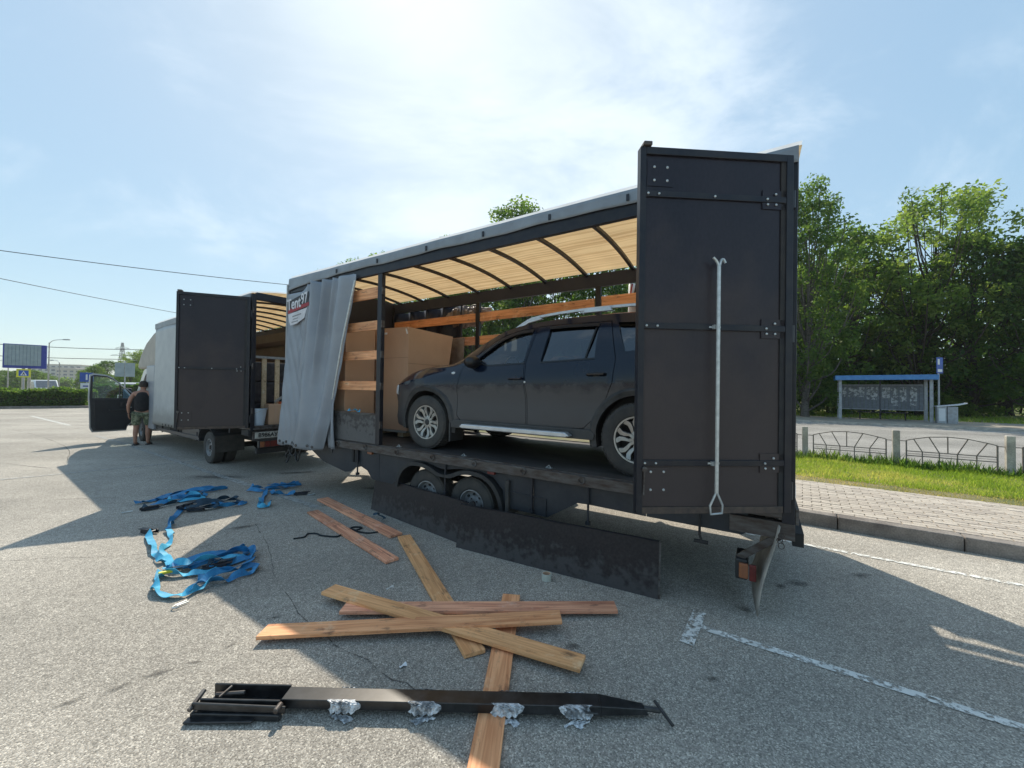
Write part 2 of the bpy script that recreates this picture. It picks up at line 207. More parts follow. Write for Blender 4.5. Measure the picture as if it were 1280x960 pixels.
M = dict(
 steel=mat('dark_steel', (.014, .017, .026), .45, (.028, .030, .036), 9, metal=.0, bump=.0006, bscale=60, spec=.5),
 frame=mat('frame_steel', (.011, .013, .021), .38, (.026, .025, .028), 7, spec=.35),
 rail=mat('worn_rail', (.13, .125, .12), .55, (.06, .04, .032), 6, metal=.35, bump=.001, stretch=(1, 4, 4)),
 galv=mat('galvanised', (.62, .65, .64), .38, (.45, .48, .48), 25, metal=.55),
 chrome=mat('chrome', (.75, .76, .78), .18, (.6, .6, .62), 20, metal=.9),
 ply=mat('film_ply', (.017, .015, .022), .32, (.026, .021, .028), 2.2, fine=(60, .15), spec=.32, stretch=(1, 1, .5), dirt=((.10, .074, .062), 1.9, 1.1, .45, 2.4, 2.5)),
 plydirty=mat('film_ply_dirty', (.030, .023, .023), .5, (.022, .018, .019), 2.4, spec=.3, dirt=((.11, .105, .105), .12, .15, .42, 5, 16), fine=(45, .3)),
 deck=mat('deck_ply', (.11, .10, .094), .5, (.05, .046, .045), 2.6, fine=(40, .2), stretch=(.5, 2, 1)),
 deckedge=mat('deck_edge', (.11, .08, .06), .8, (.06, .045, .04), 20, bump=.002),
 navy=mat('navy_lining', (.016, .020, .036), .6, (.024, .028, .045), 2),
 skirt=mat('skirt_metal', (.026, .031, .040), .42, (.042, .046, .052), 3, spec=.35, fine=(30, .08)),
 tarp=mat('grey_tarp', (.29, .32, .36), .38, (.235, .262, .30), 2.0, bump=.005, bscale=5, spec=.5, fine=(150, .03), dirt=((.20, .185, .17), .95, .3, .4)),
 tarplight=mat('light_tarp', (.42, .44, .44), .5, (.36, .38, .39), 3, bump=.002, bscale=8, dirt=((.2, .18, .15), .95, .3, .6)),
 roofgrey=mat('roof_tarp', (.62, .66, .68), .5, (.52, .55, .57), 3, bump=.003, bscale=8, trans=.75),
 hem=mat('roof_hem_tarp', (.27, .30, .33), .5, (.2, .22, .24), 3, bump=.003, bscale=8),
 rubber=mat('rubber', (.045, .044, .043), .85, (.075, .068, .06), 9, bump=.0015, bscale=80),
 plastic=mat('black_plastic', (.022, .023, .025), .55, (.035, .035, .035), 10),
 blackmetal=mat('black_beam', (.006, .006, .007), .28, (.03, .03, .031), 12, spec=.6, fine=(50, .2)),
 dull=mat('underbody', (.018, .018, .02), .8, (.035, .032, .03), 8),
 alu=mat('alloy', (.40, .40, .385), .35, (.30, .295, .28), 14, metal=.65),
 rimgrey=mat('steel_rim', (.33, .34, .35), .5, (.2, .2, .2), 12, metal=.3),
 red=mat('red_lens', (.17, .02, .015), .4, (.10, .012, .01), 30, coat=.2),
 amber=mat('amber_lens', (.34, .12, .045), .4, (.22, .08, .04), 30, coat=.2),
 white=mat('white_plastic', (.75, .77, .78), .4, (.68, .7, .72), 6),
 bucket=mat('bucket_plastic', (.62, .72, .82), .35, (.55, .66, .76), 6, trans=.2),
 card=mat('cardboard', (.60, .39, .255), .8, (.53, .34, .22), 1.5, fine=(90, .04), bump=.0015, bscale=12),
 card2=mat('cardboard_pale', (.60, .40, .27), .8, (.54, .355, .235), 2, fine=(90, .04)),
 orange=mat('orange_plastic', (.75, .16, .03), .4, (.6, .12, .03), 8),
 concrete=mat('concrete', (.52, .48, .41), .85, (.32, .29, .25), 5, fine=(60, .2), bump=.003, bscale=40),
 kerb=mat('kerb_concrete', (.28, .25, .22), .85, (.15, .13, .115), 4, fine=(70, .25), bump=.005, bscale=45),
 paint=mat('white_road_paint', (.82, .82, .78), .7, (.66, .66, .62), 6, alpha=(22, .475, .05)),
 paintold=mat('faded_road_paint', (.52, .52, .49), .7, (.42, .42, .4), 6, alpha=(16, .44, .1, .8)),
 crack=mat('crack_dark', (.07, .066, .062), .9, (.11, .10, .095), 20, alpha=(9, .48, .12, .8)),
 blue=mat('webbing_blue', (.03, .25, .50), .6, (.015, .14, .33), 14, fine=(220, .2)),
 cyan=mat('webbing_cyan', (.08, .46, .68), .6, (.03, .30, .52), 10, fine=(220, .2)),
 dkblue=mat('webbing_dark', (.02, .06, .10), .7, (.01, .03, .05), 14),
 rope=mat('rope_black', (.012, .02, .025), .8),
 tape=mat('tape_core', (.55, .56, .48), .5, (.45, .46, .4), 20),
 bushtopblue=mat('blue_sheet', (.05, .19, .46), .45, (.08, .25, .52), 6, bump=.002),
 shelter=mat('shelter_panel', (.17, .19, .215), .6, (.12, .135, .155), 8),
 shelterpost=mat('shelter_post', (.42, .45, .47), .6, (.3, .3, .3), 6),
 paper=mat('torn_paper', (.55, .56, .56), .8, (.3, .32, .34), 9, alpha=(5.5, .50, .05)),
 fencemetal=mat('fence_paint', (.15, .13, .12), .6, (.26, .21, .18), 14, bump=.001),
 bark=mat('bark', (.075, .058, .045), .9, (.035, .028, .024), 6, bump=.02, bscale=12, stretch=(3, 3, .8)),
 birch=mat('birch_bark', (.16, .14, .12), .85, (.05, .045, .04), 5, bump=.01, bscale=12, stretch=(1, 1, 3)),
 soil=mat('dry_soil', (.27, .225, .17), .95, (.18, .15, .11), .8, fine=(30, .25), bump=.01, bscale=15),
 lawn=mat('lawn_ground', (.17, .20, .055), .95, (.27, .25, .11), .35, fine=(12, .3), bump=.02, bscale=10),
 turf=mat('turf_ground', (.10, .12, .04), .95, (.25, .20, .12), 1.2, fine=(40, .35), bump=.02, bscale=25),
 dust=mat('dusty_ground', (.38, .33, .26), .95, (.26, .23, .19), .5, fine=(20, .2), bump=.01, bscale=12),
 joint=mat('joint_sand', (.33, .29, .24), .95, (.24, .21, .175), 6, fine=(60, .3)),
 skin=mat('skin', (.42, .22, .15), .55, (.36, .18, .12), 8),
 hair=mat('hair', (.045, .032, .025), .8),
 blackcloth=mat('black_cloth', (.012, .012, .014), .9, (.02, .02, .022), 14, bump=.003),
 camo=mat('camo_cloth', (.10, .12, .07), .9, (.26, .27, .18), 13, detail=2, lo=.48, hi=.53),
 cabpaint=mat('cab_paint', (.50, .52, .53), .35, (.44, .46, .47), 3, coat=.4, dirt=((.2, .19, .17), 1.0, .5, .6)),
 whitepaint=mat('white_paint', (.72, .74, .75), .35, (.66, .68, .7), 3, coat=.3),
 bluepaint=mat('board_blue', (.02, .035, .26), .4, (.03, .05, .3), 5),
 panelgrey=mat('board_panel', (.30, .36, .38), .5, (.24, .3, .32), 3),
 signblue=mat('sign_blue', (.02, .09, .42), .4), signyellow=mat('sign_yellow', (.75, .72, .05), .4),
 facade=mat('facade', (.48, .47, .45), .8, (.4, .4, .39), .3), facade2=mat('facade_warm', (.5, .44, .38), .8, (.42, .38, .33), .3),
 window=mat('window_dark', (.08, .10, .12), .2, (.12, .14, .16), 3),
 logoblack=mat('print_black', (.015, .015, .018), .5), logored=mat('print_red', (.35, .02, .03), .5), logowhite=mat('print_white', (.72, .72, .75), .5),
 plate=mat('plate_white', (.55, .55, .5), .4, (.35, .34, .3), 20),
)
CARP = dict(
 paint=mat('car_paint', (.004, .009, .022), .16, (.005, .011, .026), 2, coat=.3, spec=.32, dirt=((.125, .116, .108), .79, .10, .62, 2.6, 6)),
 clad=mat('car_cladding', (.018, .019, .021), .62, (.055, .053, .05), 9, dirt=((.09, .085, .08), .5, .3, .5)),
 trim=mat('car_trim', (.008, .008, .009), .3), interior=mat('car_interior', (.03, .03, .032), .8),
 silver=mat('car_silver', (.62, .64, .66), .3, (.5, .52, .54), 9, metal=.5))
G_CLEAR = glassmat('glass_clear', (.92, .98, .94), .05)
G_TINT = glassmat('glass_tinted', (.10, .13, .16), .07)
G_SCREEN = glassmat('glass_screen', (.75, .8, .78), .03)
WRAP = mat('cling_wrap', (.86, .88, .90), .10, (.22, .23, .24), 26, bump=.012, bscale=30, spec=1, alpha=(16, .36, .12, .9), lo=.42, hi=.58)
ASPH = asphalt('asphalt_lot', (.345, .318, .275), (.70, .65, .56), (.19, .175, .15))
ROADM = asphalt('asphalt_road', (.28, .27, .25), (.46, .44, .40), (.16, .155, .145))
STAIN = stain_mat()
WOOD = woodmat('board_orange', (.88, .43, .205), (.64, .26, .11), (.16, .07, .04))
WOOD_Y = woodmat('board_yellow', (.88, .47, .215), (.66, .31, .125), (.17, .085, .045))
WOOD_P = woodmat('board_pink', (.88, .44, .26), (.60, .24, .14), (.17, .07, .05))
WOOD_L = woodmat('raw_timber', (.66, .52, .34), (.55, .40, .24), (.3, .2, .12))
LINING = mat('roof_lining', (.96, .655, .345), .7, (.74, .455, .215), 1.5, stretch=(.22, 15, 1), trans=.85, bump=.004, bscale=3, detail=3, lo=.46, hi=.62)
LEAF_A = leafmat('leaf_mid', (.032, .075, .018), (.08, .14, .035), (.17, .22, .06), .58)
LEAF_B = leafmat('leaf_dark', (.022, .062, .014), (.055, .115, .024), (.12, .18, .035), .56)
LEAF_C = leafmat('leaf_light', (.065, .12, .03), (.13, .19, .05), (.21, .26, .08), .60)
GRASS = leafmat('grass_blade', (.11, .19, .02), (.21, .29, .05), (.46, .41, .18), .5)

# ------------------------------------------------------------------ mesh helpers
class MB:
    def __init__(s): s.v = []; s.f = []; s.m = []; s.mats = []; s.cm = 0
    def use(s, m):
        if m not in s.mats: s.mats.append(m)
        s.cm = s.mats.index(m); return s
    def add(s, vs, fs):
        o = len(s.v); s.v += [tuple(v) for v in vs]; s.f += [tuple(i + o for i in f) for f in fs]; s.m += [s.cm] * len(fs); return s
    def box(s, x0, x1, y0, y1, z0, z1):
        return s.add([(x0, y0, z0), (x1, y0, z0), (x1, y1, z0), (x0, y1, z0), (x0, y0, z1), (x1, y0, z1), (x1, y1, z1), (x0, y1, z1)],
                     [(0, 3, 2, 1), (4, 5, 6, 7), (0, 1, 5, 4), (1, 2, 6, 5), (2, 3, 7, 6), (3, 0, 4, 7)])
    def bar(s, a, b, w, h, upv=(0, 0, 1)):
        a, b = Vector(a), Vector(b); d = (b - a).normalized(); u = Vector(upv)
        if abs(d.dot(u)) > .98: u = Vector((1, 0, 0))
        sd_ = d.cross(u).normalized(); u = sd_.cross(d)
        vs = [p + sd_ * i * w / 2 + u * j * h / 2 for p in (a, b) for i, j in ((-1, -1), (1, -1), (1, 1), (-1, 1))]
        return s.add(vs, [(0, 1, 2, 3), (7, 6, 5, 4), (0, 4, 5, 1), (1, 5, 6, 2), (2, 6, 7, 3), (3, 7, 4, 0)])
    def tube(s, pts, r, n=8, cap=True):
        pts = [Vector(p) for p in pts]; k = len(pts); rr = r if isinstance(r, (list, tuple)) else [r] * k
        vs = []; u = None
        for i, p in enumerate(pts):
            d = (pts[min(i + 1, k - 1)] - pts[max(i - 1, 0)])
            d = d.normalized() if d.length > 1e-9 else Vector((0, 0, 1))
            if u is None: u = d.orthogonal().normalized()
            else:
                u = u - d * u.dot(d); u = u.normalized() if u.length > 1e-6 else d.orthogonal().normalized()
            w = d.cross(u)
            for j in range(n):
                a = 2 * math.pi * j / n; vs.append(p + (u * math.cos(a) + w * math.sin(a)) * rr[i])
        fs = [(i * n + j, i * n + (j + 1) % n, (i + 1) * n + (j + 1) % n, (i + 1) * n + j) for i in range(k - 1) for j in range(n)]
        if cap: fs += [tuple(range(n - 1, -1, -1)), tuple((k - 1) * n + j for j in range(n))]
        return s.add(vs, fs)
    def lathe(s, prof, n=24, c=(0, 0, 0), axis='y', close=False):
        vs = []; c = Vector(c)
        for (r, h) in prof:
            for j in range(n):
                a = 2 * math.pi * j / n; x, y = r * math.cos(a), r * math.sin(a)
                vs.append(c + (Vector((x, h, y)) if axis == 'y' else Vector((x, y, h)) if axis == 'z' else Vector((h, x, y))))
        k = len(prof)
        fs = [(i * n + j, i * n + (j + 1) % n, (i + 1) * n + (j + 1) % n, (i + 1) * n + j) for i in range(k - 1 + (1 if close else 0)) for j in range(n)]
        if close: fs = [tuple(a % (k * n) for a in f) for f in fs]
        return s.add(vs, fs)
    def disc(s, c, r, n=16, axis='y'):
        c = Vector(c); vs = []
        for j in range(n):
            a = 2 * math.pi * j / n; x, y = r * math.cos(a), r * math.sin(a)
            vs.append(c + (Vector((x, 0, y)) if axis == 'y' else Vector((x, y, 0))))
        return s.add(vs, [tuple(range(n))])
    def prism(s, poly, lo, hi, axis='y'):
        """poly 2-D: axis y -> (x,z); axis x -> (y,z); axis z -> (x,y)"""
        n = len(poly)
        def p3(p, h): return (p[0], h, p[1]) if axis == 'y' else (h, p[0], p[1]) if axis == 'x' else (p[0], p[1], h)
        vs = [p3(p, lo) for p in poly] + [p3(p, hi) for p in poly]
        tri = tessellate_polygon([[Vector((p[0], p[1], 0)) for p in poly]])
        fs = [tuple(t) for t in tri] + [tuple(i + n for i in reversed(t)) for t in tri]
        fs += [(i, (i + 1) % n, (i + 1) % n + n, i + n) for i in range(n)]
        return s.add(vs, fs)
    def grid(s, fn, nu, nv):
        vs = [fn(i / nu, j / nv) for i in range(nu + 1) for j in range(nv + 1)]
        fs = [(i * (nv + 1) + j, (i + 1) * (nv + 1) + j, (i + 1) * (nv + 1) + j + 1, i * (nv + 1) + j + 1) for i in range(nu) for j in range(nv)]
        return s.add(vs, fs)
    def build(s, name, m=None, parent=None, smooth=False, bev=0, solid=0, fix=True, ang=35, loc=None, rz=0):
        me = bpy.data.meshes.new(name); me.from_pydata(s.v, [], s.f)
        if s.mats:
            for q in s.mats: me.materials.append(q)
            me.polygons.foreach_set('material_index', s.m)
        elif m: me.materials.append(m)
        if fix:
            bm = bmesh.new(); bm.from_mesh(me); bmesh.ops.recalc_face_normals(bm, faces=bm.faces); bm.to_mesh(me); bm.free()
        o = bpy.data.objects.new(name, me); COL.objects.link(o)
        if loc is not None: o.location = loc
        if rz: o.rotation_euler = (0, 0, rz)
        if parent: o.parent = parent
        if smooth:
            me.polygons.foreach_set('use_smooth', [True] * len(me.polygons))
            if smooth != 'all': me.set_sharp_from_angle(angle=R(ang))
        if solid:
            md = o.modifiers.new('solid', 'SOLIDIFY'); md.thickness = solid; md.offset = 0
        if bev:
            md = o.modifiers.new('bevel', 'BEVEL'); md.width = bev; md.segments = 2; md.limit_method = 'ANGLE'; md.angle_limit = R(40)
        return o
def empty(name, loc=(0, 0, 0), rz=0, mtx=None):
    o = bpy.data.objects.new(name, None); COL.objects.link(o); o.empty_display_size = .3
    if mtx is not None: o.matrix_world = mtx
    else: o.location = loc; o.rotation_euler = (0, 0, rz)
    return o
def tag(o, label, cat, group=None, kind=None):
    if label: o['label'] = label
    if cat: o['category'] = cat
    if group: o['group'] = group
    if kind: o['kind'] = kind
    return o
def struct(o): o['kind'] = 'structure'; return o
def kids(o): return [c for c in list(COL.objects) if c.parent == o]
CH = {}
def copy_tree(o, parent=None):
    c = o.copy(); COL.objects.link(c)
    if parent: c.parent = parent
    for ch in o.children: copy_tree(ch, c)
    return c
def text(s, size, m, parent, mtx, name='lettering', sx=1, depth=.002, sp=1.0):
    cu = bpy.data.curves.new(name, 'FONT'); cu.body = s; cu.size = size; cu.extrude = depth; cu.align_x = 'CENTER'; cu.align_y = 'CENTER'; cu.space_character = sp; cu.offset = size * .02
    t = bpy.data.objects.new('t', cu); COL.objects.link(t); bpy.context.view_layer.update()
    me = bpy.data.meshes.new_from_object(t); bpy.data.objects.remove(t); me.name = name; me.materials.clear(); me.materials.append(m)
    o = bpy.data.objects.new(name, me); COL.objects.link(o); o.parent = parent; o.matrix_local = mtx @ Matrix.Diagonal((sx, 1, 1, 1))
    return o
def mtx_of(loc, rz, tilt=0):
    return Matrix.Translation(loc) @ Matrix.Rotation(rz, 4, 'Z') @ Matrix.Rotation(-tilt, 4, 'Y')
def catmull(pts, n):
    pts = [Vector(p) for p in pts]; o = []
    for i in range(len(pts) - 1):
        p0, p1, p2, p3 = pts[max(i - 1, 0)], pts[i], pts[i + 1], pts[min(i + 2, len(pts) - 1)]
        for k in range(n):
            t = k / n; o.append(.5 * ((2 * p1) + (p2 - p0) * t + (2 * p0 - 5 * p1 + 4 * p2 - p3) * t * t + (3 * p1 - p0 - 3 * p2 + p3) * t ** 3))
    o.append(pts[-1]); return o

# ------------------------------------------------------------------ frames of reference
RO = Vector((3.51, 4.85, 0)); RA = Vector((.8, -.6, 0)); RB = Vector((.6, .8, 0))      # street: a along the kerb, b away from the lot
def rw(a, b, z=0): return RO + RA * a + RB * b + Vector((0, 0, z))
RROT = math.atan2(-.6, .8)
TM = mtx_of((1.974, 2.675, 0), R(147.12), R(.5))        # trailer: x forward from its rear end, y out of its open side
KM = mtx_of((-4.67, 6.9, 0), R(144.4))                  # truck, the same way

# ------------------------------------------------------------------ ground
def sheet(name, pts, z, m):
    b = MB(); n = len(pts); b.add([(p[0], p[1], z) for p in pts], [tuple(range(n))]); return struct(b.build(name, m))
sheet('ground', [(-900, -900), (900, -900), (900, 1200), (-900, 1200)], -.05, M['lawn'])
sheet('parking_lot', [rw(-75, 0), rw(60, 0), rw(60, -60), rw(-75, -60)], 0, ASPH)
# street beyond the fence
sheet('road', [rw(-160, 5.6), rw(60, 5.6), rw(60, 20.6), rw(-160, 20.6)], -.012, ROADM)
sheet('path', [rw(-160, 20.6), rw(60, 20.6), rw(60, 27.5), rw(-160, 27.5)], -.006, M['dust'])
def slab(name, a0, a1, b0, b1, z0, z1, m):
    b = MB(); vs = [rw(a, bb, z) for z in (z0, z1) for a, bb in ((a0, b0), (a1, b0), (a1, b1), (a0, b1))]
    b.add(vs, [(0, 3, 2, 1), (4, 5, 6, 7), (0, 1, 5, 4), (1, 2, 6, 5), (2, 3, 7, 6), (3, 0, 4, 7)]); return struct(b.build(name, m))
slab('verge', -75, 60, 2.18, 5.55, -.04, .13, M['turf'])
# kerb of single stones
kr = struct(empty('kerb', rw(0, 0), RROT))
def kstone(a0, a1, b0=0, b1=.15):
    b = MB(); b.box(a0 + .004, a1 - .004, b0, b1, -.05, .15)
    o = b.build('kerb_stone', M['kerb'], kr, bev=.012); o.location = (0, random.uniform(-.006, .006), random.uniform(-.006, .006)); return o
for k in range(-14, 12): kstone(.43 + k, 1.43 + k)
b = MB()
for k in list(range(-75, -14)) + list(range(12, 59)): b.box(.43 + k + .004, 1.43 + k - .004, 0, .15, -.05, .15)
o = b.build('kerb_run', M['kerb'], kr); o['kind'] = 'stuff'
b = MB(); b.box(-75, 60, 5.40, 5.55, -.04, .135); o = b.build('kerb_back', M['concrete'], kr, bev=.01)
b = MB(); b.box(-160, 60, 20.55, 20.7, -.04, .09); o = b.build('far_kerb', M['concrete'], kr)
# paving bricks laid in running bond
pv = slab('pavement', -75, 60, .15, 2.18, -.04, .138, M['joint'])
BR = [mat('brick_%s' % i, c, .8, tuple(x * .78 for x in c), 9, fine=(70, .2), bump=.002, bscale=50) for i, c in
      enumerate([(.52, .46, .385), (.48, .42, .35), (.55, .49, .415), (.44, .385, .325)])]
for q, nm in zip(BR, ('sand', 'buff', 'pale', 'brown')): q.name = 'paver_' + nm
brs = []
b0, d0 = .155, .098
rows = int((2.18 - .155) / .1)
cells = []
for j in range(rows):
    for i in range(-60, 60):
        a = i * .2 + (.1 if j % 2 else 0); cells.append((a, .155 + j * .1))
cells.sort(key=lambda c: (rw(c[0] + .1, c[1] + .05)).length if -.35 < c[0] < 4.2 else 99)
def brick_mesh(m):
    b = MB(); b.box(0, .193, 0, .093, -.02, .008); b.v = [(x if z < 0 else x + (.003 if x < .1 else -.003), y if z < 0 else y + (.003 if y < .05 else -.003), z) for x, y, z in b.v]
    o = b.build('brick', m, pv); return o
protos = [brick_mesh(m) for m in BR]
near, rest = cells[:300], cells[300:]
for k, (a, bb) in enumerate(near):
    pr = protos[random.choice((0, 0, 1, 1, 2, 3))]
    if k < 4: o = protos[k]
    else: o = pr.copy(); COL.objects.link(o)
    p = rw(a + .003, bb + .003, .14 + random.uniform(-.002, .002)); o.location = p; o.rotation_euler = (random.uniform(-.01, .01), random.uniform(-.006, .006), RROT + random.uniform(-.008, .008))
b = MB()
for a, bb in rest:
    b.use(random.choice(BR)); z = .138 + random.uniform(.004, .01)
    b.add([rw(a + .004, bb + .004, z), rw(a + .195, bb + .004, z), rw(a + .195, bb + .095, z), rw(a + .004, bb + .095, z)] + [rw(a + .001, bb + .001, .12), rw(a + .198, bb + .001, .12), rw(a + .198, bb + .098, .12), rw(a + .001, bb + .098, .12)],
          [(0, 1, 2, 3), (0, 4, 5, 1), (1, 5, 6, 2), (2, 6, 7, 3), (3, 7, 4, 0)])
o = b.build('brick_paving', None, pv); o['kind'] = 'stuff'

# painted lines, cracks and stains on the asphalt
def strip(name, pts, w, z, m, jit=0):
    b = MB(); pts = [Vector((p[0], p[1], 0)) for p in pts]; vs = []
    for i, p in enumerate(pts):
        d = (pts[min(i + 1, len(pts) - 1)] - pts[max(i - 1, 0)]).normalized(); n = Vector((-d.y, d.x, 0)); ww = w * (1 + random.uniform(-jit, jit)) / 2
        vs += [(p.x + n.x * ww, p.y + n.y * ww, z), (p.x - n.x * ww, p.y - n.y * ww, z)]
    b.add(vs, [(2 * i, 2 * i + 1, 2 * i + 3, 2 * i + 2) for i in range(len(pts) - 1)]); return struct(b.build(name, m))
strip('parking_line', [(1.28, 2.72), (1.36, 2.64), (2.43, 1.94), (4.6, .52)], .06, .006, M['paint'])
strip('parking_line', [(1.39, 2.86), (1.13, 2.5)], .085, .008, M['paint'])
strip('parking_line', [(2.2, 4.78), (3.0, 4.22), (4.33, 3.29), (7, 1.4)], .06, .006, M['paint'])
strip('parking_line', [(-25.4, 20.5), (-18.0, 15.8)], .12, .006, M['paint'])
strip('parking_line', [(-13.5, 12.6), (-11.28, 11.18), (-5.13, 6.96), (-2.6, 5.25)], .11, .006, M['paintold'])
strip('parking_line', [(-10.6, 5.0), (-8.73, 6.64), (-7.33, 8.0), (-6.5, 8.9)], .1, .008, M['paintold'])
strip('parking_line', [(-7.6, 5.2), (-5.9, 3.4)], .09, .006, M['paintold'])
def crack(pts, w=.012):
    q = catmull([(x, y, 0) for x, y in pts], 7); q = [p + Vector((random.uniform(-.018, .018), random.uniform(-.018, .018), 0)) for p in q]
    strip('asphalt_crack', q, w, .003, M['crack'], .6)
crack([(-3.0, 4.6), (-2.3, 3.75), (-1.9, 3.2), (-1.2, 2.55), (-.5, 2.1)], .007)
crack([(-24, 17), (-17, 13.5), (-12, 10.4), (-9.6, 8.4)], .012)
crack([(-20, 9), (-14, 8.9), (-9, 7.6)], .02)
crack([(-6.5, 5.5), (-4.9, 5.9), (-3.9, 6.6), (-2.5, 6.9)], .012)
crack([(-4.6, 3.6), (-3.6, 3.75), (-3.0, 4.0)], .008)
def stain(x, y, sx, sy, rz=0):
    b = MB(); b.disc((0, 0, 0), 1.3, 20, 'z'); o = struct(b.build('asphalt_stain', STAIN)); o.location = (x, y, .004); o.scale = (sx, sy, 1); o.rotation_euler = (0, 0, rz)
for s_ in [(-1.98, 2.21, .09, .035, .5), (-2.1, 2.1, .08, .03, .9), (-1.85, 2.3, .06, .02, .2), (-2.25, 2.0, .07, .03, .6), (-1.75, 2.45, .05, .02, 1), (-1.65, 2.75, .05, .02, .4),
           (2.44, 3.3, .13, .08, 0), (2.25, 3.25, .07, .05, 1), (1.75, 2.9, .07, .06, 0), (.12, 2.02, .09, .07, 0), (.40, 2.47, .07, .05, 0), (.0, 2.9, .25, .13, 0),
           (3.1, 3.45, .13, .06, .2), (4.6, 2.8, .3, .12, .1), (-5.3, 7.0, .7, .2, 0), (-4.1, 7.4, .5, .15, .3), (-2.5, 5.4, .22, .12, .3), (-2.2, 6.3, .3, .12, 0), (-3.1, 4.5, .2, .08, .6), (-6, 3.2, .3, .1, .4), (1.15, 2.2, .05, .03, 0), (-.9, 1.5, .3, .2, 0)]:
    stain(*s_)

# grass strip, as blades
def blades(name, n, area, hmin, hmax, w, zb, m, dry=None):
    a0, a1, b0_, b1_ = area
    a = NP.uniform(a0, a1, n); bb = NP.uniform(b0_, b1_, n)
    h = NP.uniform(hmin, hmax, n) * (.7 + .6 * np.abs(np.sin(a * 3.1) * np.sin(bb * 4.3 + a)))
    base = np.array(RO)[None, :] + a[:, None] * np.array(RA)[None, :] + bb[:, None] * np.array(RB)[None, :]; base[:, 2] = zb
    th = NP.uniform(0, 2 * np.pi, n); dx = np.stack([np.cos(th), np.sin(th), np.zeros(n)], 1) * w * NP.uniform(.6, 1.3, n)[:, None]
    lean = np.stack([NP.normal(0, .4, n), NP.normal(0, .4, n), np.ones(n)], 1) * h[:, None]
    v = np.empty((n * 3, 3)); v[0::3] = base - dx; v[1::3] = base + dx; v[2::3] = base + lean
    return rawmesh(name, v, np.arange(n * 3).reshape(-1, 3), m)
def rawmesh(name, v, f, m, parent=None):
    k = f.shape[1]; me = bpy.data.meshes.new(name); me.vertices.add(len(v)); me.vertices.foreach_set('co', np.ascontiguousarray(v, dtype=np.float32).ravel())
    me.loops.add(f.size); me.loops.foreach_set('vertex_index', f.astype(np.int32).ravel()); me.polygons.add(len(f)); me.polygons.foreach_set('loop_start', np.arange(0, f.size, k, dtype=np.int32))
    me.update(calc_edges=True); me.materials.append(m); o = bpy.data.objects.new(name, me); COL.objects.link(o)
    if parent: o.parent = parent
    return o
g = blades('grass', 90000, (-3, 9, 2.62, 5.38), .03, .085, .006, .125, GRASS); tag(g, 'sunlit short green grass between the brick pavement and the low fence', 'grass', kind='stuff')
g = blades('grass', 14000, (-3, 9, 2.14, 2.8), .012, .045, .005, .125, GRASS); g.data.materials[0] = leafmat('dry_grass', (.22, .22, .06), (.42, .36, .18), (.55, .46, .28), .4); tag(g, 'thin dry grass along the edge of the brick pavement', 'grass', kind='stuff')
g = blades('weeds', 5000, (-3, 9, 4.85, 5.45), .08, .24, .016, .125, LEAF_A); tag(g, 'taller broad weeds growing at the foot of the low fence', 'weeds', kind='stuff')
g = blades('grass', 20000, (-40, 30, 27.4, 36), .05, .25, .03, -.05, GRASS); tag(g, 'rough grass under the trees across the road', 'grass', kind='stuff')

# ------------------------------------------------------------------ low street fence
fence = empty('street_fence', rw(0, 5.2), RROT)
tag(fence, 'low metal street fence of sunburst panels between square concrete posts', 'fence')
def fpanel(a0, a1):
    w = a1 - a0
    p = MB(); p.bar((a0 - .09, 0, .64), (a0 - .011, 0, .64), .015, .015); p.bar((a0, 0, .15), (a0, 0, .655), .022, .022); p.bar((a0 + .011, 0, .395), (a1 - .011, 0, .395), .006, .006); p.bar((a1, 0, .15), (a1, 0, .655), .022, .022); p.bar((a1 + .011, 0, .64), (a1 + .09, 0, .64), .015, .015)
    fr = p.build('fence_panel', M['fencemetal'], fence)
    def bar_(q):
        mb = MB()
        for u, v in zip(q[:-1], q[1:]): mb.bar(u, v, .017, .017)
        mb.build('bar', M['fencemetal'], fr)
    X = lambda t: a0 + w * t
    bar_([(X(0), 0, .655), (X(.09), 0, .69), (X(.27), 0, .745), (X(.48), 0, .765), (X(.7), 0, .745), (X(.9), 0, .69), (X(1), 0, .655)])
    bar_([(X(0), 0, .44), (X(1), 0, .44)]); bar_([(X(0), 0, .35), (X(1), 0, .35)])
    bar_([(X(.09), .008, .685), (X(.19), .008, .44), (X(.19), .008, .16)]); bar_([(X(.27), .008, .74), (X(.385), .008, .44), (X(.385), .008, .16)])
    bar_([(X(.48), .008, .76), (X(.48), .008, .44)]); bar_([(X(.70), .008, .74), (X(.585), .008, .44), (X(.585), .008, .16)])
    bar_([(X(.90), .008, .685), (X(.79), .008, .44), (X(.79), .008, .16)])
PA = [.15 + 1.5 * k for k in range(-7, 8)]
for k, a in enumerate(PA):
    q = MB(); q.box(a - .055, a + .055, -.055, .055, .05, .84 + random.uniform(-.015, .015)); o = q.build('fence_post', M['concrete'], fence, bev=.012); o.rotation_euler = (0, 0, 0)
    if k < len(PA) - 1: fpanel(a + .15, a + 1.35)

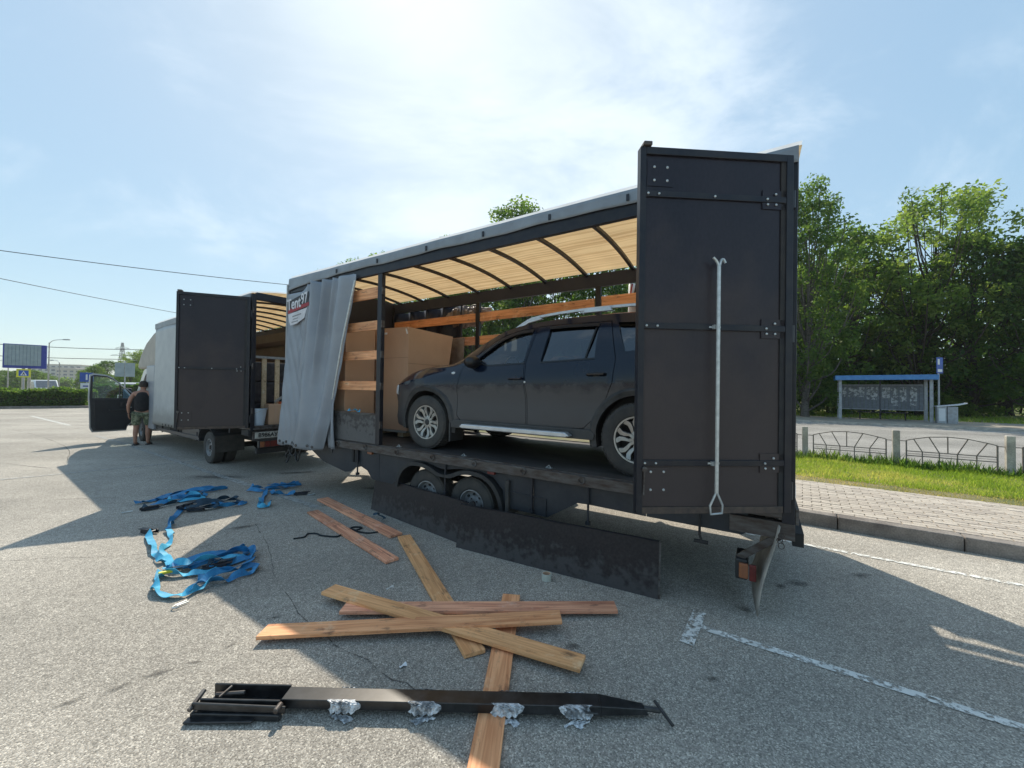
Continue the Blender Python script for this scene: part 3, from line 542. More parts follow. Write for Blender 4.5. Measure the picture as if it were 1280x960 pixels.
# ------------------------------------------------------------------ bus shelter
def shelter_():
    r = empty('bus_shelter', rw(1.95, 25.4), RROT)
    tag(r, 'open bus shelter with a blue roof edge and grey back panels covered in torn notices', 'bus shelter')
    L_ = 3.95
    for x in (.03, L_ - .03):
        for y in (0, 1.25):
            b = MB(); b.bar((x, y, -.05), (x, y, 2.5), .14, .14); b.build('post', M['shelterpost'], r, bev=.01)
    b = MB(); b.box(-.2, L_ + .2, -.25, 1.6, 2.46, 2.52); b.build('roof', M['shelterpost'], r)
    b = MB(); b.box(-.22, L_ + .22, -.30, -.25, 2.38, 2.66); b.box(-.22, -.17, -.25, 1.6, 2.38, 2.66); b.box(L_ + .17, L_ + .22, -.25, 1.6, 2.38, 2.66); b.build('roof_edge', M['bushtopblue'], r, bev=.008)
    n = 20
    for k in range(n):
        x = .12 + k * (L_ - .24) / n; b = MB(); b.box(x + .006, x + (L_ - .24) / n - .006, 1.15 + (.012 if k % 2 else 0), 1.17 + (.012 if k % 2 else 0), .62, 2.08); b.build('back_panel', M['shelter'], r)
    for z in (.6, 2.1): b = MB(); b.bar((.1, 1.19, z), (L_ - .1, 1.19, z), .05, .05); b.build('rail', M['shelterpost'], r)
    b = MB(); b.bar((L_ / 2, 1.2, -.05), (L_ / 2, 1.2, 2.4), .08, .08); b.build('middle_post', M['steel'], r)
    for i, (x0, x1, z0, z1) in enumerate([(.2, .42, 1.3, 1.95), (.5, 1.25, 1.35, 1.98), (1.35, 1.85, 1.2, 1.98), (2.05, 2.4, 1.3, 1.95), (2.45, 2.75, .85, 1.95), (2.82, 3.1, 1.1, 1.95), (3.25, 3.55, .85, 1.98)]):
        b = MB(); b.box(x0, x1, 1.125, 1.13, z0, z1); b.build('notice', M['paper'], r)
    b = MB(); b.box(.9, 3.1, .55, .95, .42, .47); b.bar((1.0, .75, -.05), (1.0, .75, .42), .06, .06); b.bar((3.0, .75, -.05), (3.0, .75, .42), .06, .06); b.build('bench', M['dull'], r)
    s = empty('stop_sign', rw(6.12, 25.2), RROT + .9); tag(s, 'narrow blue bus stop sign on a pole at the right end of the shelter', 'sign')
    b = MB(); b.tube([(0, 0, -.05), (0, 0, 3.55)], .04, 8); b.build('pole', M['shelterpost'], s)
    b = MB(); b.box(-.25, .25, -.05, -.03, 2.72, 3.6); b.build('sign_plate', M['signblue'], s)
    b = MB(); b.box(-.18, -.02, -.056, -.052, 3.2, 3.5); b.box(-.18, .18, -.056, -.052, 2.8, 2.95); b.build('sign_print', M['white'], s)
    k = empty('utility_box', rw(6.38, 25.25), RROT); tag(k, 'pale grey metal cabinet on the ground beside the bus shelter', 'cabinet')
    b = MB(); b.box(-.35, .0, -.2, .25, -.05, .92); b.box(.03, .42, -.2, .25, -.05, .9); b.build('cabinet_body', M['shelterpost'], k, bev=.02)
    b = MB(); b.prism([(-.38, .92), (.5, 1.05), (.75, 1.12), (.75, 1.08), (.45, .98), (-.38, .88)], -.24, .29); b.build('lid', M['white'], k)
    b = MB(); b.box(-.3, -.05, -.212, -.205, .1, .8); b.build('cabinet_door', M['whitepaint'], k)
shelter_()

# ------------------------------------------------------------------ trees
def leafcloud(centres, radii, per, size, droop=0, flat=1.):
    n = int(sum(per)); c = np.repeat(np.array(centres), per, axis=0); r = np.repeat(np.array(radii), per)
    d = NP.normal(size=(n, 3)); d /= np.linalg.norm(d, axis=1)[:, None]; rad = r * (NP.uniform(0, 1, n) ** .45)
    d[:, 2] *= flat; p = c + d * rad[:, None]; p[:, 2] -= droop * NP.uniform(0, 1, n) ** 2 * r
    nrm = d * .6 + NP.normal(size=(n, 3)) * .8; nrm[:, 2] += .5; nrm /= np.linalg.norm(nrm, axis=1)[:, None]
    t = np.cross(nrm, NP.normal(size=(n, 3))); t /= np.linalg.norm(t, axis=1)[:, None]; u = np.cross(nrm, t)
    s = size * NP.uniform(.55, 1.35, n)[:, None]
    v = np.empty((n * 4, 3)); v[0::4] = p - t * s; v[1::4] = p - u * s * .5; v[2::4] = p + t * s; v[3::4] = p + u * s * .5
    return v, np.arange(n * 4).reshape(-1, 4)
def tree_proto(seed, H, rad, base, kind, leafm, barkm, nclump, per, leaf, lean=(0, 0)):
    rnd = random.Random(seed)
    root = empty('tree', (0, 0, 0)); tb = MB()
    top = Vector((lean[0], lean[1], H * .80)); ctl = [Vector((0, 0, -.1)), Vector((rnd.uniform(-.2, .2), rnd.uniform(-.2, .2), H * .25)), Vector((lean[0] * .4 + rnd.uniform(-.4, .4), lean[1] * .4 + rnd.uniform(-.3, .3), H * .55)), top]
    tp = catmull(ctl, 6); r0 = H * .016
    tb.tube(tp, [r0 * (1.35 if i == 0 else 1) * (1 - .9 * i / (len(tp) - 1)) + .02 for i in range(len(tp))], 8)
    cs, rs, ps = [], [], []
    limbs = []
    for k in range(nclump):
        t = (k + .5) / nclump; z = base + (H - base) * (t ** .85)
        s_ = (z - base) / (H - base)
        prof = {'broad': math.sin(math.pi * min(1, s_ * .88 + .12)) ** .6, 'birch': (math.sin(math.pi * min(1, s_ * .66 + .2)) ** .9), 'open': .35 + .75 * math.sin(math.pi * s_ ** 1.4), 'bush': math.cos(s_ * math.pi * .42)}[kind]
        ang = k * 2.39996 + rnd.uniform(-.5, .5); rr = rad * prof * rnd.uniform(.35, 1.05)
        ax = tp[min(len(tp) - 1, int(len(tp) * z / H * .95))]
        c = Vector((ax.x + math.cos(ang) * rr, ax.y + math.sin(ang) * rr, z + rnd.uniform(-.3, .3)))
        cr = rnd.uniform(.45, 1.0) * rad * {'broad': .28, 'birch': .33, 'open': .24, 'bush': .35}[kind]
        cs.append(c); rs.append(cr); ps.append(int(per * rnd.uniform(.6, 1.3) * (cr / (rad * .27)) ** 1.3) + 8)
        if (k % 2 == 0 and kind != 'bush') or k % 5 == 0:
            j = max(1, min(len(tp) - 2, int(len(tp) * (z / H) * rnd.uniform(.55, .85)))); s0 = tp[j]
            mid = (s0 + c) / 2 + Vector((0, 0, -.12 * (c - s0).length + rnd.uniform(-.1, .3)))
            br = r0 * .30 * (1 - .7 * s_); mid = mid + Vector(((c - s0).x * .16, (c - s0).y * .16, 0)); q = catmull([s0, mid, c], 4)
            tb.tube(q, [br * (1 - .75 * i / (len(q) - 1)) + .012 for i in range(len(q))], 5, cap=False)
    tb.build('trunk', barkm, root, smooth='all', fix=False)
    v, f = leafcloud([tuple(c) for c in cs], rs, ps, leaf, droop=1.0 if kind == 'birch' else .2, flat=.75)
    rawmesh('crown', v, f, leafm, root)
    return root
P_BROAD = lambda: tree_proto(3, 13, 4.2, 2.2, 'broad', LEAF_B, M['bark'], 95, 150, .15)
def place_tree(proto, first, x, y, H, h0, rz, label, w=1, name='tree'):
    o = proto if first else copy_tree(proto)
    s = H / h0; o.location = (x, y, -.05); o.scale = (s * w, s * w, s); o.rotation_euler = (0, 0, rz); o.name = name
    tag(o, label, 'tree', 'trees across the road'); return o
def px(p, Y): return (p - 640) / F_PX * Y
PR = {'broad': (tree_proto(3, 13, 4.4, 1.8, 'broad', LEAF_B, M['bark'], 110, 150, .15), 13), 'open': (tree_proto(11, 15, 4.4, 2.5, 'open', LEAF_C, M['bark'], 150, 150, .14, (1.2, 0)), 15.2),
      'birch': (tree_proto(5, 15, 2.7, 1.8, 'birch', LEAF_A, M['birch'], 120, 150, .12), 15.2), 'mid': (tree_proto(9, 12, 3.8, 1.5, 'broad', LEAF_A, M['bark'], 95, 125, .15), 12.4)}
used = set()
TREES = [('birch', 1006, 26, 15.6, .9, 'slim tree with wispy leaves just right of the open trailer door'),
 ('mid', 1060, 30, 14.6, 1, 'tree with a yellow green crown behind the left half of the bus shelter'),
 ('open', 1150, 28, 16.3, 1, 'tallest open crowned tree with bare forked limbs behind the right end of the bus shelter'),
 ('broad', 1215, 27, 12.6, 1.05, 'dense dark green tree right of the bus stop sign'),
 ('mid', 1262, 30, 12.4, 1.15, 'broad green tree behind the dark trunks at the right edge of the frame'),
 ('broad', 1300, 24.5, 11.6, .9, 'dark leaning tree with a thick trunk at the far right'),
 ('broad', 1105, 33, 12.5, 1.15, 'dark full tree filling the gap behind the bus shelter'),
 ('broad', 1020, 34, 12.6, 1.1, 'dark tree behind the slim wispy tree'),
 ('mid', 1400, 27, 14, 1.1, 'green tree just outside the right edge of the frame'),
 ('birch', 640, 31, 16.6, 1.15, 'slim tree whose top rises above the middle of the trailer roof'),
 ('mid', 590, 32, 12.9, 1, 'tree seen through the trailer left of the rear side post'),
 ('birch', 566, 35, 15.4, .9, 'thin tree just left of the tallest top above the trailer roof'),
 ('mid', 556, 34, 10.6, 1.25, 'round green tree seen through the trailer beside the cloth bundle'), ('mid', 648, 35, 11.2, 1.25, 'full green tree seen between the two far side posts'), ('mid', 785, 34, 11.2, 1.2, 'full green tree at the free edge of the open trailer door'),
 ('mid', 690, 33, 13.4, 1.05, 'bright green tree seen above the roof of the loaded car'),
 ('broad', 745, 30, 12.4, 1, 'dark tree seen through the trailer above the car roof rail'),
 ('mid', 820, 32, 13.4, 1.1, 'tree hidden mostly behind the open trailer door'), ('broad', 900, 31, 13.5, 1.1, 'dark tree hidden behind the open trailer door panel'), ('birch', 960, 33, 14, 1, 'slim tree close behind the open trailer door'),
 ('birch', 470, 35, 13.7, .9, 'second tip above the front half of the trailer roof'), ('birch', 436, 34, 12.9, .9, 'small tip above the trailer roof beside the grey curtain'),
 ('mid', 500, 36, 11.5, 1, 'low tree hidden behind the front of the trailer'), ('birch', 395, 38, 12.9, .8, 'leftmost small tree tip just above the front corner of the trailer roof')]
for (k, p, Y, H, w, lb) in TREES:
    pr, h0 = PR[k]; place_tree(pr, k not in used, px(p, Y), Y, H, h0, random.uniform(0, 6.28) if k != 'open' else 0, lb, w); used.add(k)
# shrubs under them
sb = tree_proto(21, 3.6, 1.9, .1, 'bush', LEAF_B, M['bark'], 45, 130, .10); sb2 = tree_proto(23, 3.0, 1.7, .1, 'bush', LEAF_C, M['bark'], 40, 110, .10)
SH = [(1010, 29, 4.6, 0), (1035, 30, 4.2, 0), (1062, 31.5, 4.4, 0), (1090, 31, 4.2, 0), (1122, 32, 4.4, 0), (1150, 31, 4.0, 0), (1180, 29.5, 3.6, 1), (1200, 31, 3.4, 1), (1222, 29, 4.2, 0), (1246, 30, 4.0, 0), (1275, 33, 3.6, 0), (1180, 26.5, 1.7, 1), (1206, 26.8, 1.5, 1),
      (560, 30, 3.5, 0), (620, 31, 4, 1), (680, 30, 4.4, 0), (740, 29, 4, 1), (790, 30, 4, 0), (850, 30, 4, 0), (930, 30, 4.3, 0)]
fu = [True, True]
SW = ['just right of the open trailer door', 'left of the bus shelter', 'behind the left post of the bus shelter', 'behind the left notices of the shelter', 'behind the middle of the bus shelter', 'behind the right end of the shelter', 'behind the bus stop sign',
 'in the gap right of the bus stop sign', 'under the dense dark tree right of the stop', 'left of the leaning tree at the right edge', 'at the far right behind the fence', 'low beside the pale metal cabinet', 'low, a little right of the metal cabinet',
 'behind the corner of the large cardboard box', 'seen above the car bonnet', 'seen above the front window of the car', 'seen above the rear window of the car', 'next to the free edge of the open trailer door', 'hidden behind the left half of the trailer door', 'hidden behind the right half of the trailer door']
for i, (p, Y, H, kd) in enumerate(SH):
    pr = (sb, sb2)[kd]; o = pr if fu[kd] else copy_tree(pr); fu[kd] = False; s = H / (3.6 if kd == 0 else 3.0); o.location = (px(p, Y), Y, -.05); o.scale = (s, s, s * .95); o.rotation_euler = (0, 0, random.uniform(0, 6)); o.name = 'shrub'
    where = SW[i]
    tag(o, ('dark green shrub ', 'light yellow green shrub ')[kd] + where, 'shrub', 'shrubs under the trees across the road')
wd = rawmesh('woodland', *leafcloud([(x, 46 + 5 * math.sin(x), z) for x in range(-26, 66, 3) for z in (1.5, 4, 6.5, 8.5)], [2.8] * (31 * 4), [300] * (31 * 4), .22), LEAF_B); tag(wd, 'far mass of green foliage behind the first row of trees', 'woodland', kind='stuff')

# ------------------------------------------------------------------ wheels
def steel_wheel(parent, c, r, w, out=1, name='wheel', dual=False):
    """axle along y; out=+1 shows its face towards +y"""
    x, y, z = c; k = out; rr = r * .56
    m = MB(); m.lathe([(rr * .98, -w / 2), (rr, -w * .3), (rr * .86, -w * .15), (rr * .86, w * .15 * 1), (rr * .97, w * .40), (rr * 1.0, w * .46), (rr * .93, w * .47), (rr * .84, w * .22), (rr * .62, w * .16), (rr * .5, w * .28), (rr * .3, w * .30), (.001, w * .30)], 28)
    m.v = [(a, b_ * k, c_) for a, b_, c_ in m.v]
    rim = m.build(name, M['rimgrey'], parent, smooth=True); rim.location = (x, y, z)
    h = MB()
    for i in range(8):
        a = i * math.pi / 4; h.lathe([(.001, w * .195 * k + .012 * k), (rr * .085, w * .195 * k + .012 * k), (rr * .085, w * .15 * k)], 10, (math.cos(a) * rr * .66, 0, math.sin(a) * rr * .66))
    h.build('hand_hole', M['dull'], rim)
    h = MB(); h.lathe([(rr * .24, w * .29 * k), (rr * .22, w * .42 * k), (.001, w * .44 * k)], 14)
    for i in range(5):
        a = i * math.pi * .4; h.lathe([(rr * .05, w * .29 * k), (rr * .05, w * .36 * k), (.001, w * .36 * k)], 6, (math.cos(a) * rr * .38, 0, math.sin(a) * rr * .38))
    h.build('hub', M['rail'], rim, smooth=True)
    tyre(rim, r, rr, w)
    return rim
def tyre(rim, r, rr, w):
    t = MB(); P = [(rr, -w * .42), (rr * 1.06, -w * .49), ((r + rr) / 2, -w * .54), (r * .93, -w * .50), (r * .985, -w * .42), (r, -w * .30), (r, w * .30), (r * .985, w * .42), (r * .93, w * .50), ((r + rr) / 2, w * .54), (rr * 1.06, w * .49), (rr, w * .42)]
    t.lathe(P, 40); n = 40
    # tread blocks
    for i in range(44):
        a = 2 * math.pi * i / 44
        for lo_, hi_ in ((-.44, -.16), (-.12, .12), (.16, .44)):
            a1 = a + (.05 if lo_ == -.12 else 0); q = []
            for rad, sh in ((r * .985, 0), (r * 1.012, .004)):
                for (da, hh) in ((-.05, lo_), (.05, lo_), (.05, hi_), (-.05, hi_)):
                    q.append((math.cos(a1 + da) * rad, hh * w, math.sin(a1 + da) * rad))
            t.add(q, [(4, 5, 6, 7), (0, 1, 5, 4), (1, 2, 6, 5), (2, 3, 7, 6), (3, 0, 4, 7)])
    t.build('tyre', M['rubber'], rim, smooth=True, ang=30)

# ------------------------------------------------------------------ box body shared by trailer and truck
def bolt(mb, x, y, z, r=.008, d=.009):
    mb.lathe([(r, 0), (r, d * .6), (r * .6, d), (.0005, d)], 8, (x, y, z))
def bows(parent, xs, Wd, z0, rise, m=None):
    for x in xs:
        q = [(x, -t * Wd, z0 + rise * (1 - (2 * t - 1) ** 2)) for t in [i / 12 for i in range(13)]]
        b = MB()
        for u, v in zip(q[:-1], q[1:]): b.bar(u, v, .045, .035)
        b.build('roof_bow', M['frame'], parent)
def roof(parent, L_, Wd, z0, rise, dz=.03):
    def fn(u, v, zz, wob=0):
        return (u * L_, -v * Wd, z0 + rise * (1 - (2 * v - 1) ** 2) + zz + .004 * math.sin(u * L_ * 9.2) * math.sin(v * math.pi))
    b = MB(); b.grid(lambda u, v: fn(u, v, dz + .02), 60, 14); b.build('roof_tarp', M['roofgrey'], parent, smooth='all', solid=0)
    b = MB(); b.grid(lambda u, v: (lambda p: (p[0], p[1] * .985 - .01, p[2]))(fn(u, v, dz - .004)), 60, 14); b.build('roof_lining', LINING, parent, smooth='all')

def swing_door(parent, loc, rz, wd, z0, z1, panels, straps, hinge_side=0, name='rear_door'):
    """door leaf: local x from hinge to free edge, inner face towards +y"""
    fr = MB(); t = .045
    fr.box(0, .05, -t, .012, z0, z1); fr.box(wd - .04, wd, -t, .012, z0, z1); fr.box(.05, wd - .04, -t, .012, z1 - .05, z1)
    for z in straps: fr.box(.05, wd - .04, -.012, .010, z - .02, z + .02)
    d = fr.build(name, M['frame'], parent, bev=.003); d.location = loc; d.rotation_euler = (0, 0, rz)
    e = MB(); e.box(.05, wd - .04, -t, .006, z0, z0 + .045); e.build('bottom_edge', M['deckedge'], d, bev=.003)
    gp = MB(); gp.box(.05, .085, -.03, .004, z0 + .045, z1 - .05); gp.build('hinge_channel', M['dull'], d)
    for (a, b_) in panels:
        p = MB(); p.box(.0855, wd - .041, -.028, -.004, a, b_); p.build('panel', M['ply'], d, bev=.002)
    bt = MB()
    def corner(x0, z, w=.075, h=.09): 
        bt.box(x0 - w / 2, x0 + w / 2, -.004, .002, z - h / 2, z + h / 2)
    for z in straps:
        for x in (.13, .19): bolt(bt, x, .010, z + .035 * (1 if x < .15 else 0)); bolt(bt, x - .005, .006, z - .035)
        bolt(bt, wd * .52, .010, z); bolt(bt, wd - .055, .010, z); bolt(bt, wd - .13, .010, z)
    for z in (z0 + .28, z0 + .16, z1 - .13, z1 - .22):
        for x in (wd - .10, wd - .19): bolt(bt, x, -.003, z, .009, .010)
    bt.build('bolt', M['galv'], d, smooth=True)['kind'] = 'stuff'
    for z in straps:
        for za in (z - .065, z + .02): hp = MB(); hp.box(.05, .22, -.002, .004, za, za + .045); hp.build('strap_plate', M['ply'], d)
    for z in (z0 + .22, z1 - .17): hp = MB(); hp.box(wd - .23, wd - .05, -.0035, .0005, z - .09, z + .09); hp.build('corner_plate', M['ply'], d)
    lk = MB(); lk.tube([(wd - .05, .02, z0 + .29), (wd - .045, .02, z0 + .13)], .006, 6); lk.lathe([(.001, .0), (.018, 0), (.018, .018), (.001, .018)], 10, (wd - .05, .008, z0 + .30)); lk.build('latch', M['rail'], d, smooth=True)
    cp = MB(); cp.box(wd - .075, wd - .015, -.05, .03, z1 + .001, z1 + .028); cp.build('corner_cap', M['rail'], d, bev=.006)
    for z in (z0 + .15, (z0 + z1) / 2, z1 - .3): h = MB(); h.tube([(-.012, -.01, z - .06), (-.012, -.01, z + .06)], .016, 8); h.build('hinge', M['steel'], d, smooth=True)
    return d

# ------------------------------------------------------------------ trailer
TR = empty('curtain_trailer', mtx=TM)
tag(TR, 'long dark trailer with its grey side curtain drawn forward, carrying a dark car', 'trailer')
TL, TW = 6.73, 2.13
b = MB(); b.box(.02, TL, -TW + .03, -.03, .79, .82); b.build('deck', M['deck'], TR)
b = MB(); b.box(.021, TL, -.03, .0, .73, .826); b.box(.1, TL, -.075, -.0305, .8205, .835); b.build('edge_rail', M['rail'], TR, bev=.004)
b = MB(); b.box(.0, TL, -TW, -TW + .029, .785, .83); b.build('far_edge_rail', M['rail'], TR)
b = MB(); b.box(.0, .02, -TW, -.001, .70, .815); b.build('rear_sill', M['rail'], TR, bev=.004)
for k in range(11):
    x = .35 + k * .62; b = MB(); q = [(x + .028 * math.cos(t), .012 + .006 * math.sin(t * 2), .785 + .026 * math.sin(t)) for t in [i * math.pi / 6 for i in range(13)]]
    b.tube(q, .006, 5); b.box(x - .018, x + .018, .0, .010, .80, .82); b.build('lashing_ring', M['rail'], TR, smooth=True)
for k in range(5):
    x = .9 + k * 1.1; b = MB(); b.box(x - .03, x + .03, -.16, -.12, .8205, .828); b.tube([(x - .02, -.14, .828), (x, -.14, .85), (x + .03, -.14, .83)], .005, 5); b.build('floor_hook', M['galv'], TR, smooth=True)
# chassis beams below
b = MB()
for y in (-.55, -TW + .55): b.box(.1, TL, y - .05, y + .05, .52, .70)
for k in range(9): b.box(.3 + k * .75, .36 + k * .75, -TW + .4, -.1, .70, .789)
b.build('chassis', M['dull'], TR)
for x, w_ in ((3.64, 0), (2.93, 0)):
    b = MB(); b.tube([(x, -TW + .2, .31), (x, -.2, .31)], .035, 8); b.box(x - .3, x + .3, -.6, -.5, .4, .46); b.build('axle', M['dull'], TR)
# skirt panels
def skirt(poly, y=-.055):
    b = MB(); b.prism(poly, y - .012, y); return b.build('skirt_panel', M['skirt'], TR, bev=.002)
skirt([(6.35, .728), (5.78, .47), (5.22, .38), (5.10, .40), (4.98, .47), (4.85, .50), (4.72, .46), (4.62, .36), (4.475, .355), (4.475, .728)])
skirt([(4.47, .728), (4.47, .355), (4.10, .35), (4.08, .50), (3.98, .62), (3.86, .68), (3.6, .70), (3.4, .66), (3.285, .66), (3.285, .728)])
skirt([(3.28, .728), (3.28, .66), (3.1, .69), (2.8, .70), (2.62, .66), (2.50, .55), (2.47, .37), (2.13, .365), (2.13, .728)])
skirt([(2.125, .728), (2.125, .365), (1.97, .36), (1.655, .555), (1.545, .56), (1.545, .728)])
skirt([(1.54, .728), (1.54, .560), (1.035, .552), (1.035, .728)])
skirt([(1.03, .728), (1.03, .552), (.34, .55), (.30, .58), (.30, .728)])
b = MB(); b.bar((2.45, -.048, .545), (1.98, -.048, .535), .012, .014); b.bar((1.985, -.048, .535), (1.985, -.048, .37), .012, .014); b.build('locker_edge', M['skirt'], TR)
for x in (4.9, 3.28, 2.13, 1.54): b = MB(); b.tube([(x, -.03, .735), (x, -.03, .40)], .011, 8); b.box(x - .02, x + .02, -.05, -.015, .385, .415); b.build('skirt_rod', M['steel'], TR, smooth=True)
for x in (5.0, 4.93): b = MB(); b.box(x - .02, x + .02, -.04, -.02, .55, .728); b.build('bracket', M['dull'], TR)
for x in (4.62, 2.62, .62): b = MB(); b.box(x - .045, x + .045, -.04, -.005, .700, .728); b.build('marker_lamp', M['amber'] if x != 2.62 else M['red'], TR, bev=.005)
# twin arch mudguard
arc = [(4.10, .36), (4.07, .48), (3.99, .60), (3.86, .68), (3.68, .70), (3.50, .67), (3.36, .615), (3.22, .615), (3.08, .67), (2.92, .70), (2.72, .68), (2.58, .60), (2.49, .47), (2.45, .33)]
ac = [Vector((p[0], 0, p[1])) for p in arc]; ac = catmull(ac, 4)
b = MB()
for (o_, i_) in ((0, .0),):
    n = len(ac); vs = []
    for i, p in enumerate(ac):
        d = (ac[min(i + 1, n - 1)] - ac[max(i - 1, 0)]).normalized(); nn = Vector((d.z, 0, -d.x)); 
        if nn.z < 0 and 0 < i < n - 1 and abs(nn.z) > .5: nn = -nn
        for yy, off in ((-.36, 0), (-.02, 0), (-.0, .0), (.0, -.045), (-.012, -.045), (-.012, -.012), (-.36, -.012)): 
            cx = 3.62 if p.x > 3.29 else 2.93; ctr = Vector((cx, 0, .3)); rad = (p - ctr).normalized()
            vs.append(Vector((p.x, yy, p.z)) + rad * off)
    k = 7; fs = [(i * k + j, i * k + (j + 1) % k, (i + 1) * k + (j + 1) % k, (i + 1) * k + j) for i in range(n - 1) for j in range(k)]
    b.add(vs, fs + [tuple(range(k)), tuple((n - 1) * k + j for j in range(k))])
b.build('mudguard', M['plastic'], TR, smooth=True)
b = MB(); b.box(2.40, 2.44, -.40, -.02, .30, .66); b.build('mud_flap', M['rubber'], TR)
for x in (3.62, 2.93):
    steel_wheel(TR, (x, -.17, .305), .305, .20, 1); steel_wheel(TR, (x, -TW + .17, .305), .305, .20, -1)
# posts, rails, front wall
def post(x, y, z0, z1, w=.07, m=None, nm='side_post'):
    b = MB(); b.box(x - w / 2, x + w / 2, y - .03, y + .03, z0, z1); p = b.build(nm, m or M['frame'], TR, bev=.005)
    for z in (1.1, 1.61, 2.03, 2.43, 2.87):
        if z1 - .1 > z > z0: q = MB(); q.box(x - w / 2 - .018, x - w / 2 - .001, y - .01, y + .035, z - .045, z + .045); q.build('board_bracket', M['rail'], p)
    return p
post(4.47, -.035, .84, 3.10, .085); post(6.68, -.035, .84, 3.24, .09); post(6.68, -TW + .035, .84, 3.24, .09)
b = MB(); b.box(.022, .098, -.07, .002, .70, 3.31); b.build('corner_post', M['frame'], TR, bev=.005)
b = MB(); b.box(.022, .098, -TW, -TW + .07, .70, 3.31); b.build('corner_post', M['frame'], TR, bev=.005)
b = MB(); b.box(.018, .0215, -.055, -.01, 2.9, 3.29); b.build('rust_strip', M['deckedge'], TR)
post(4.45, -TW + .035, .83, 3.12, .08); post(2.24, -TW + .035, .83, 3.12, .08)
b = MB(); b.box(.099, TL, -.05, -.0, 3.10, 3.245); b.build('top_rail', M['frame'], TR, bev=.004)
b = MB(); b.box(.099, TL, -TW, -TW + .05, 3.11, 3.30); b.build('far_top_rail', M['navy'], TR)
b = MB(); b.box(.03, .09, -TW + .071, -.071, 3.18, 3.30); b.build('rear_header', M['frame'], TR)
b = MB()   # edge of the roof cover, slightly wavy, buckled on
def hem(u, v):
    x = .02 + u * (TL - .02); wob = .005 * math.sin(x * 4.1) + .003 * math.sin(x * 9.7)
    return (x, .008 + .010 * (1 - v) + wob * .4 * (1 - v), 3.215 + (3.335 - 3.215) * v + (wob if v < .5 else wob * .25) - (.09 * u ** 12 if v < .4 else 0))
b.grid(hem, 120, 4); b.build('roof_hem', M['hem'], TR, smooth='all', solid=.004)
for x in (1.2, 1.95, 2.75, 3.6, 4.5, 5.4): b = MB(); b.box(x - .012, x + .012, .022, .032, 3.235, 3.29); b.build('buckle', M['steel'], TR)
roof(TR, TL, TW, 3.315, .09)
bows(TR, [.38, 1.06, 1.74, 2.42, 3.11, 3.77, 4.46, 5.17, 5.85, 6.45], TW, 3.285, .09)
b = MB(); b.box(TL - .04, TL, -TW, 0, .83, 3.33); b.build('front_wall', M['navy'], TR)
b = MB(); b.box(4.52, 6.63, -.05, -.025, .84, 1.22); b.build('side_drop_panel', mat('drop_panel_dirty', (.022, .020, .022), .5, (.04, .036, .036), 3, dirt=((.18, .175, .17), 1.12, .22, .5, 6, 20), fine=(25, .3)), TR, bev=.003)
b = MB(); b.box(4.52, 6.63, -.055, -.02, 1.222, 1.245); b.build('drop_panel_cap', M['rail'], TR)
def board(parent, x0, x1, y, z, h, m, nm='side_board', sag=0):
    b = MB(); b.box(-(x1 - x0) / 2, (x1 - x0) / 2, -.0125, .0125, -h / 2, h / 2); o = b.build(nm, m, parent, bev=.003); o.location = ((x0 + x1) / 2, y, z); o.rotation_euler = (0, sag, 0); return o
for z, h in ((1.615, .125), (2.03, .12), (2.43, .125), (2.87, .15)): board(TR, 4.53, 6.62, -.05, z, h, WOOD)
for i, z in enumerate((2.87, 2.46, 2.05, 1.62, 1.2)):
    h = .15 if i < 2 else .14
    board(TR, .06, 2.19, -TW + .05, z + .01, h, WOOD, sag=-.004); board(TR, 2.29, 4.40, -TW + .05, z - .01, h, WOOD, sag=.006); board(TR, 4.50, 6.62, -TW + .05, z - .02, h, WOOD_P if i else WOOD)
b = MB(); b.box(4.5, 6.6, -TW + .03, -TW + .05, .84, 1.14); b.build('far_drop_panel', M['plydirty'], TR)
# near curtain pulled forward
def xr(z):
    return np.interp(z, [.66, 1.4, 3.04], [5.52, 5.31, 4.93])
def sst(a, c, x): t = min(1, max(0, (x - a) / (c - a))); return t * t * (3 - 2 * t)
def curtain(u, v):
    z = .66 + (3.16 - .66) * v; x = 6.69 + .05 * (1 - v) - u * (6.69 - xr(z))
    k = 1 - v; G = lambda c, w: math.exp(-((u - c) / w) ** 2)
    d = .19 * G(.50 + .12 * k, .035 + .15 * k) * (.75 + .25 * v)          # the big billow, a cone opening downwards
    d += .055 * G(.42 - .22 * k, .022 + .03 * k) * sst(.35, .9, v) + .035 * G(.34 - .20 * k, .02 + .03 * k) * sst(.5, .95, v)   # drag lines
    d += .15 * G(.655 + .03 * k, .017 + .012 * k) * sst(.30, .8, v) + .07 * G(.735, .014) * sst(.5, .9, v)                        # tight gathers by the groove
    d += .10 * G(.87 + .03 * k, .065 + .02 * k)                                                                                    # flap behind the pole
    d += .010 * math.sin(u * 27 + 4 * v) * sst(.3, .6, u) * v + .006 * math.sin(u * 9 + v * 7) + .004 * math.sin(v * 19 + u * 14) + .003 * math.sin(v * 41 + u * 53)
    d += .016 * math.exp(-((u - .46) / .07) ** 2 - ((v - .36) / .018) ** 2)
    y = .032 + d * (.8 + .3 * k) + .10 * k ** 2 * (1 - u)
    zt_ = .09 * (1 - sst(.22, .34, u)) + .03 * abs(math.sin(u * 13)) * sst(.3, .5, u)
    return (x, y, z - (.012 * math.sin(u * 18) if v < .01 else 0) - zt_ * sst(.92, 1, v))
b = MB(); b.grid(curtain, 150, 60); CUR = b.build('side_curtain', M['tarp'], TR, smooth='all', solid=.003)
b = MB(); b.tube([(4.93 - .02, .06, 3.05), (5.12, .09, 2.25), (5.31 - .02, .12, 1.42)], [.016, .016, .009], 8); b.build('curtain_pole', M['galv'], TR, smooth=True)
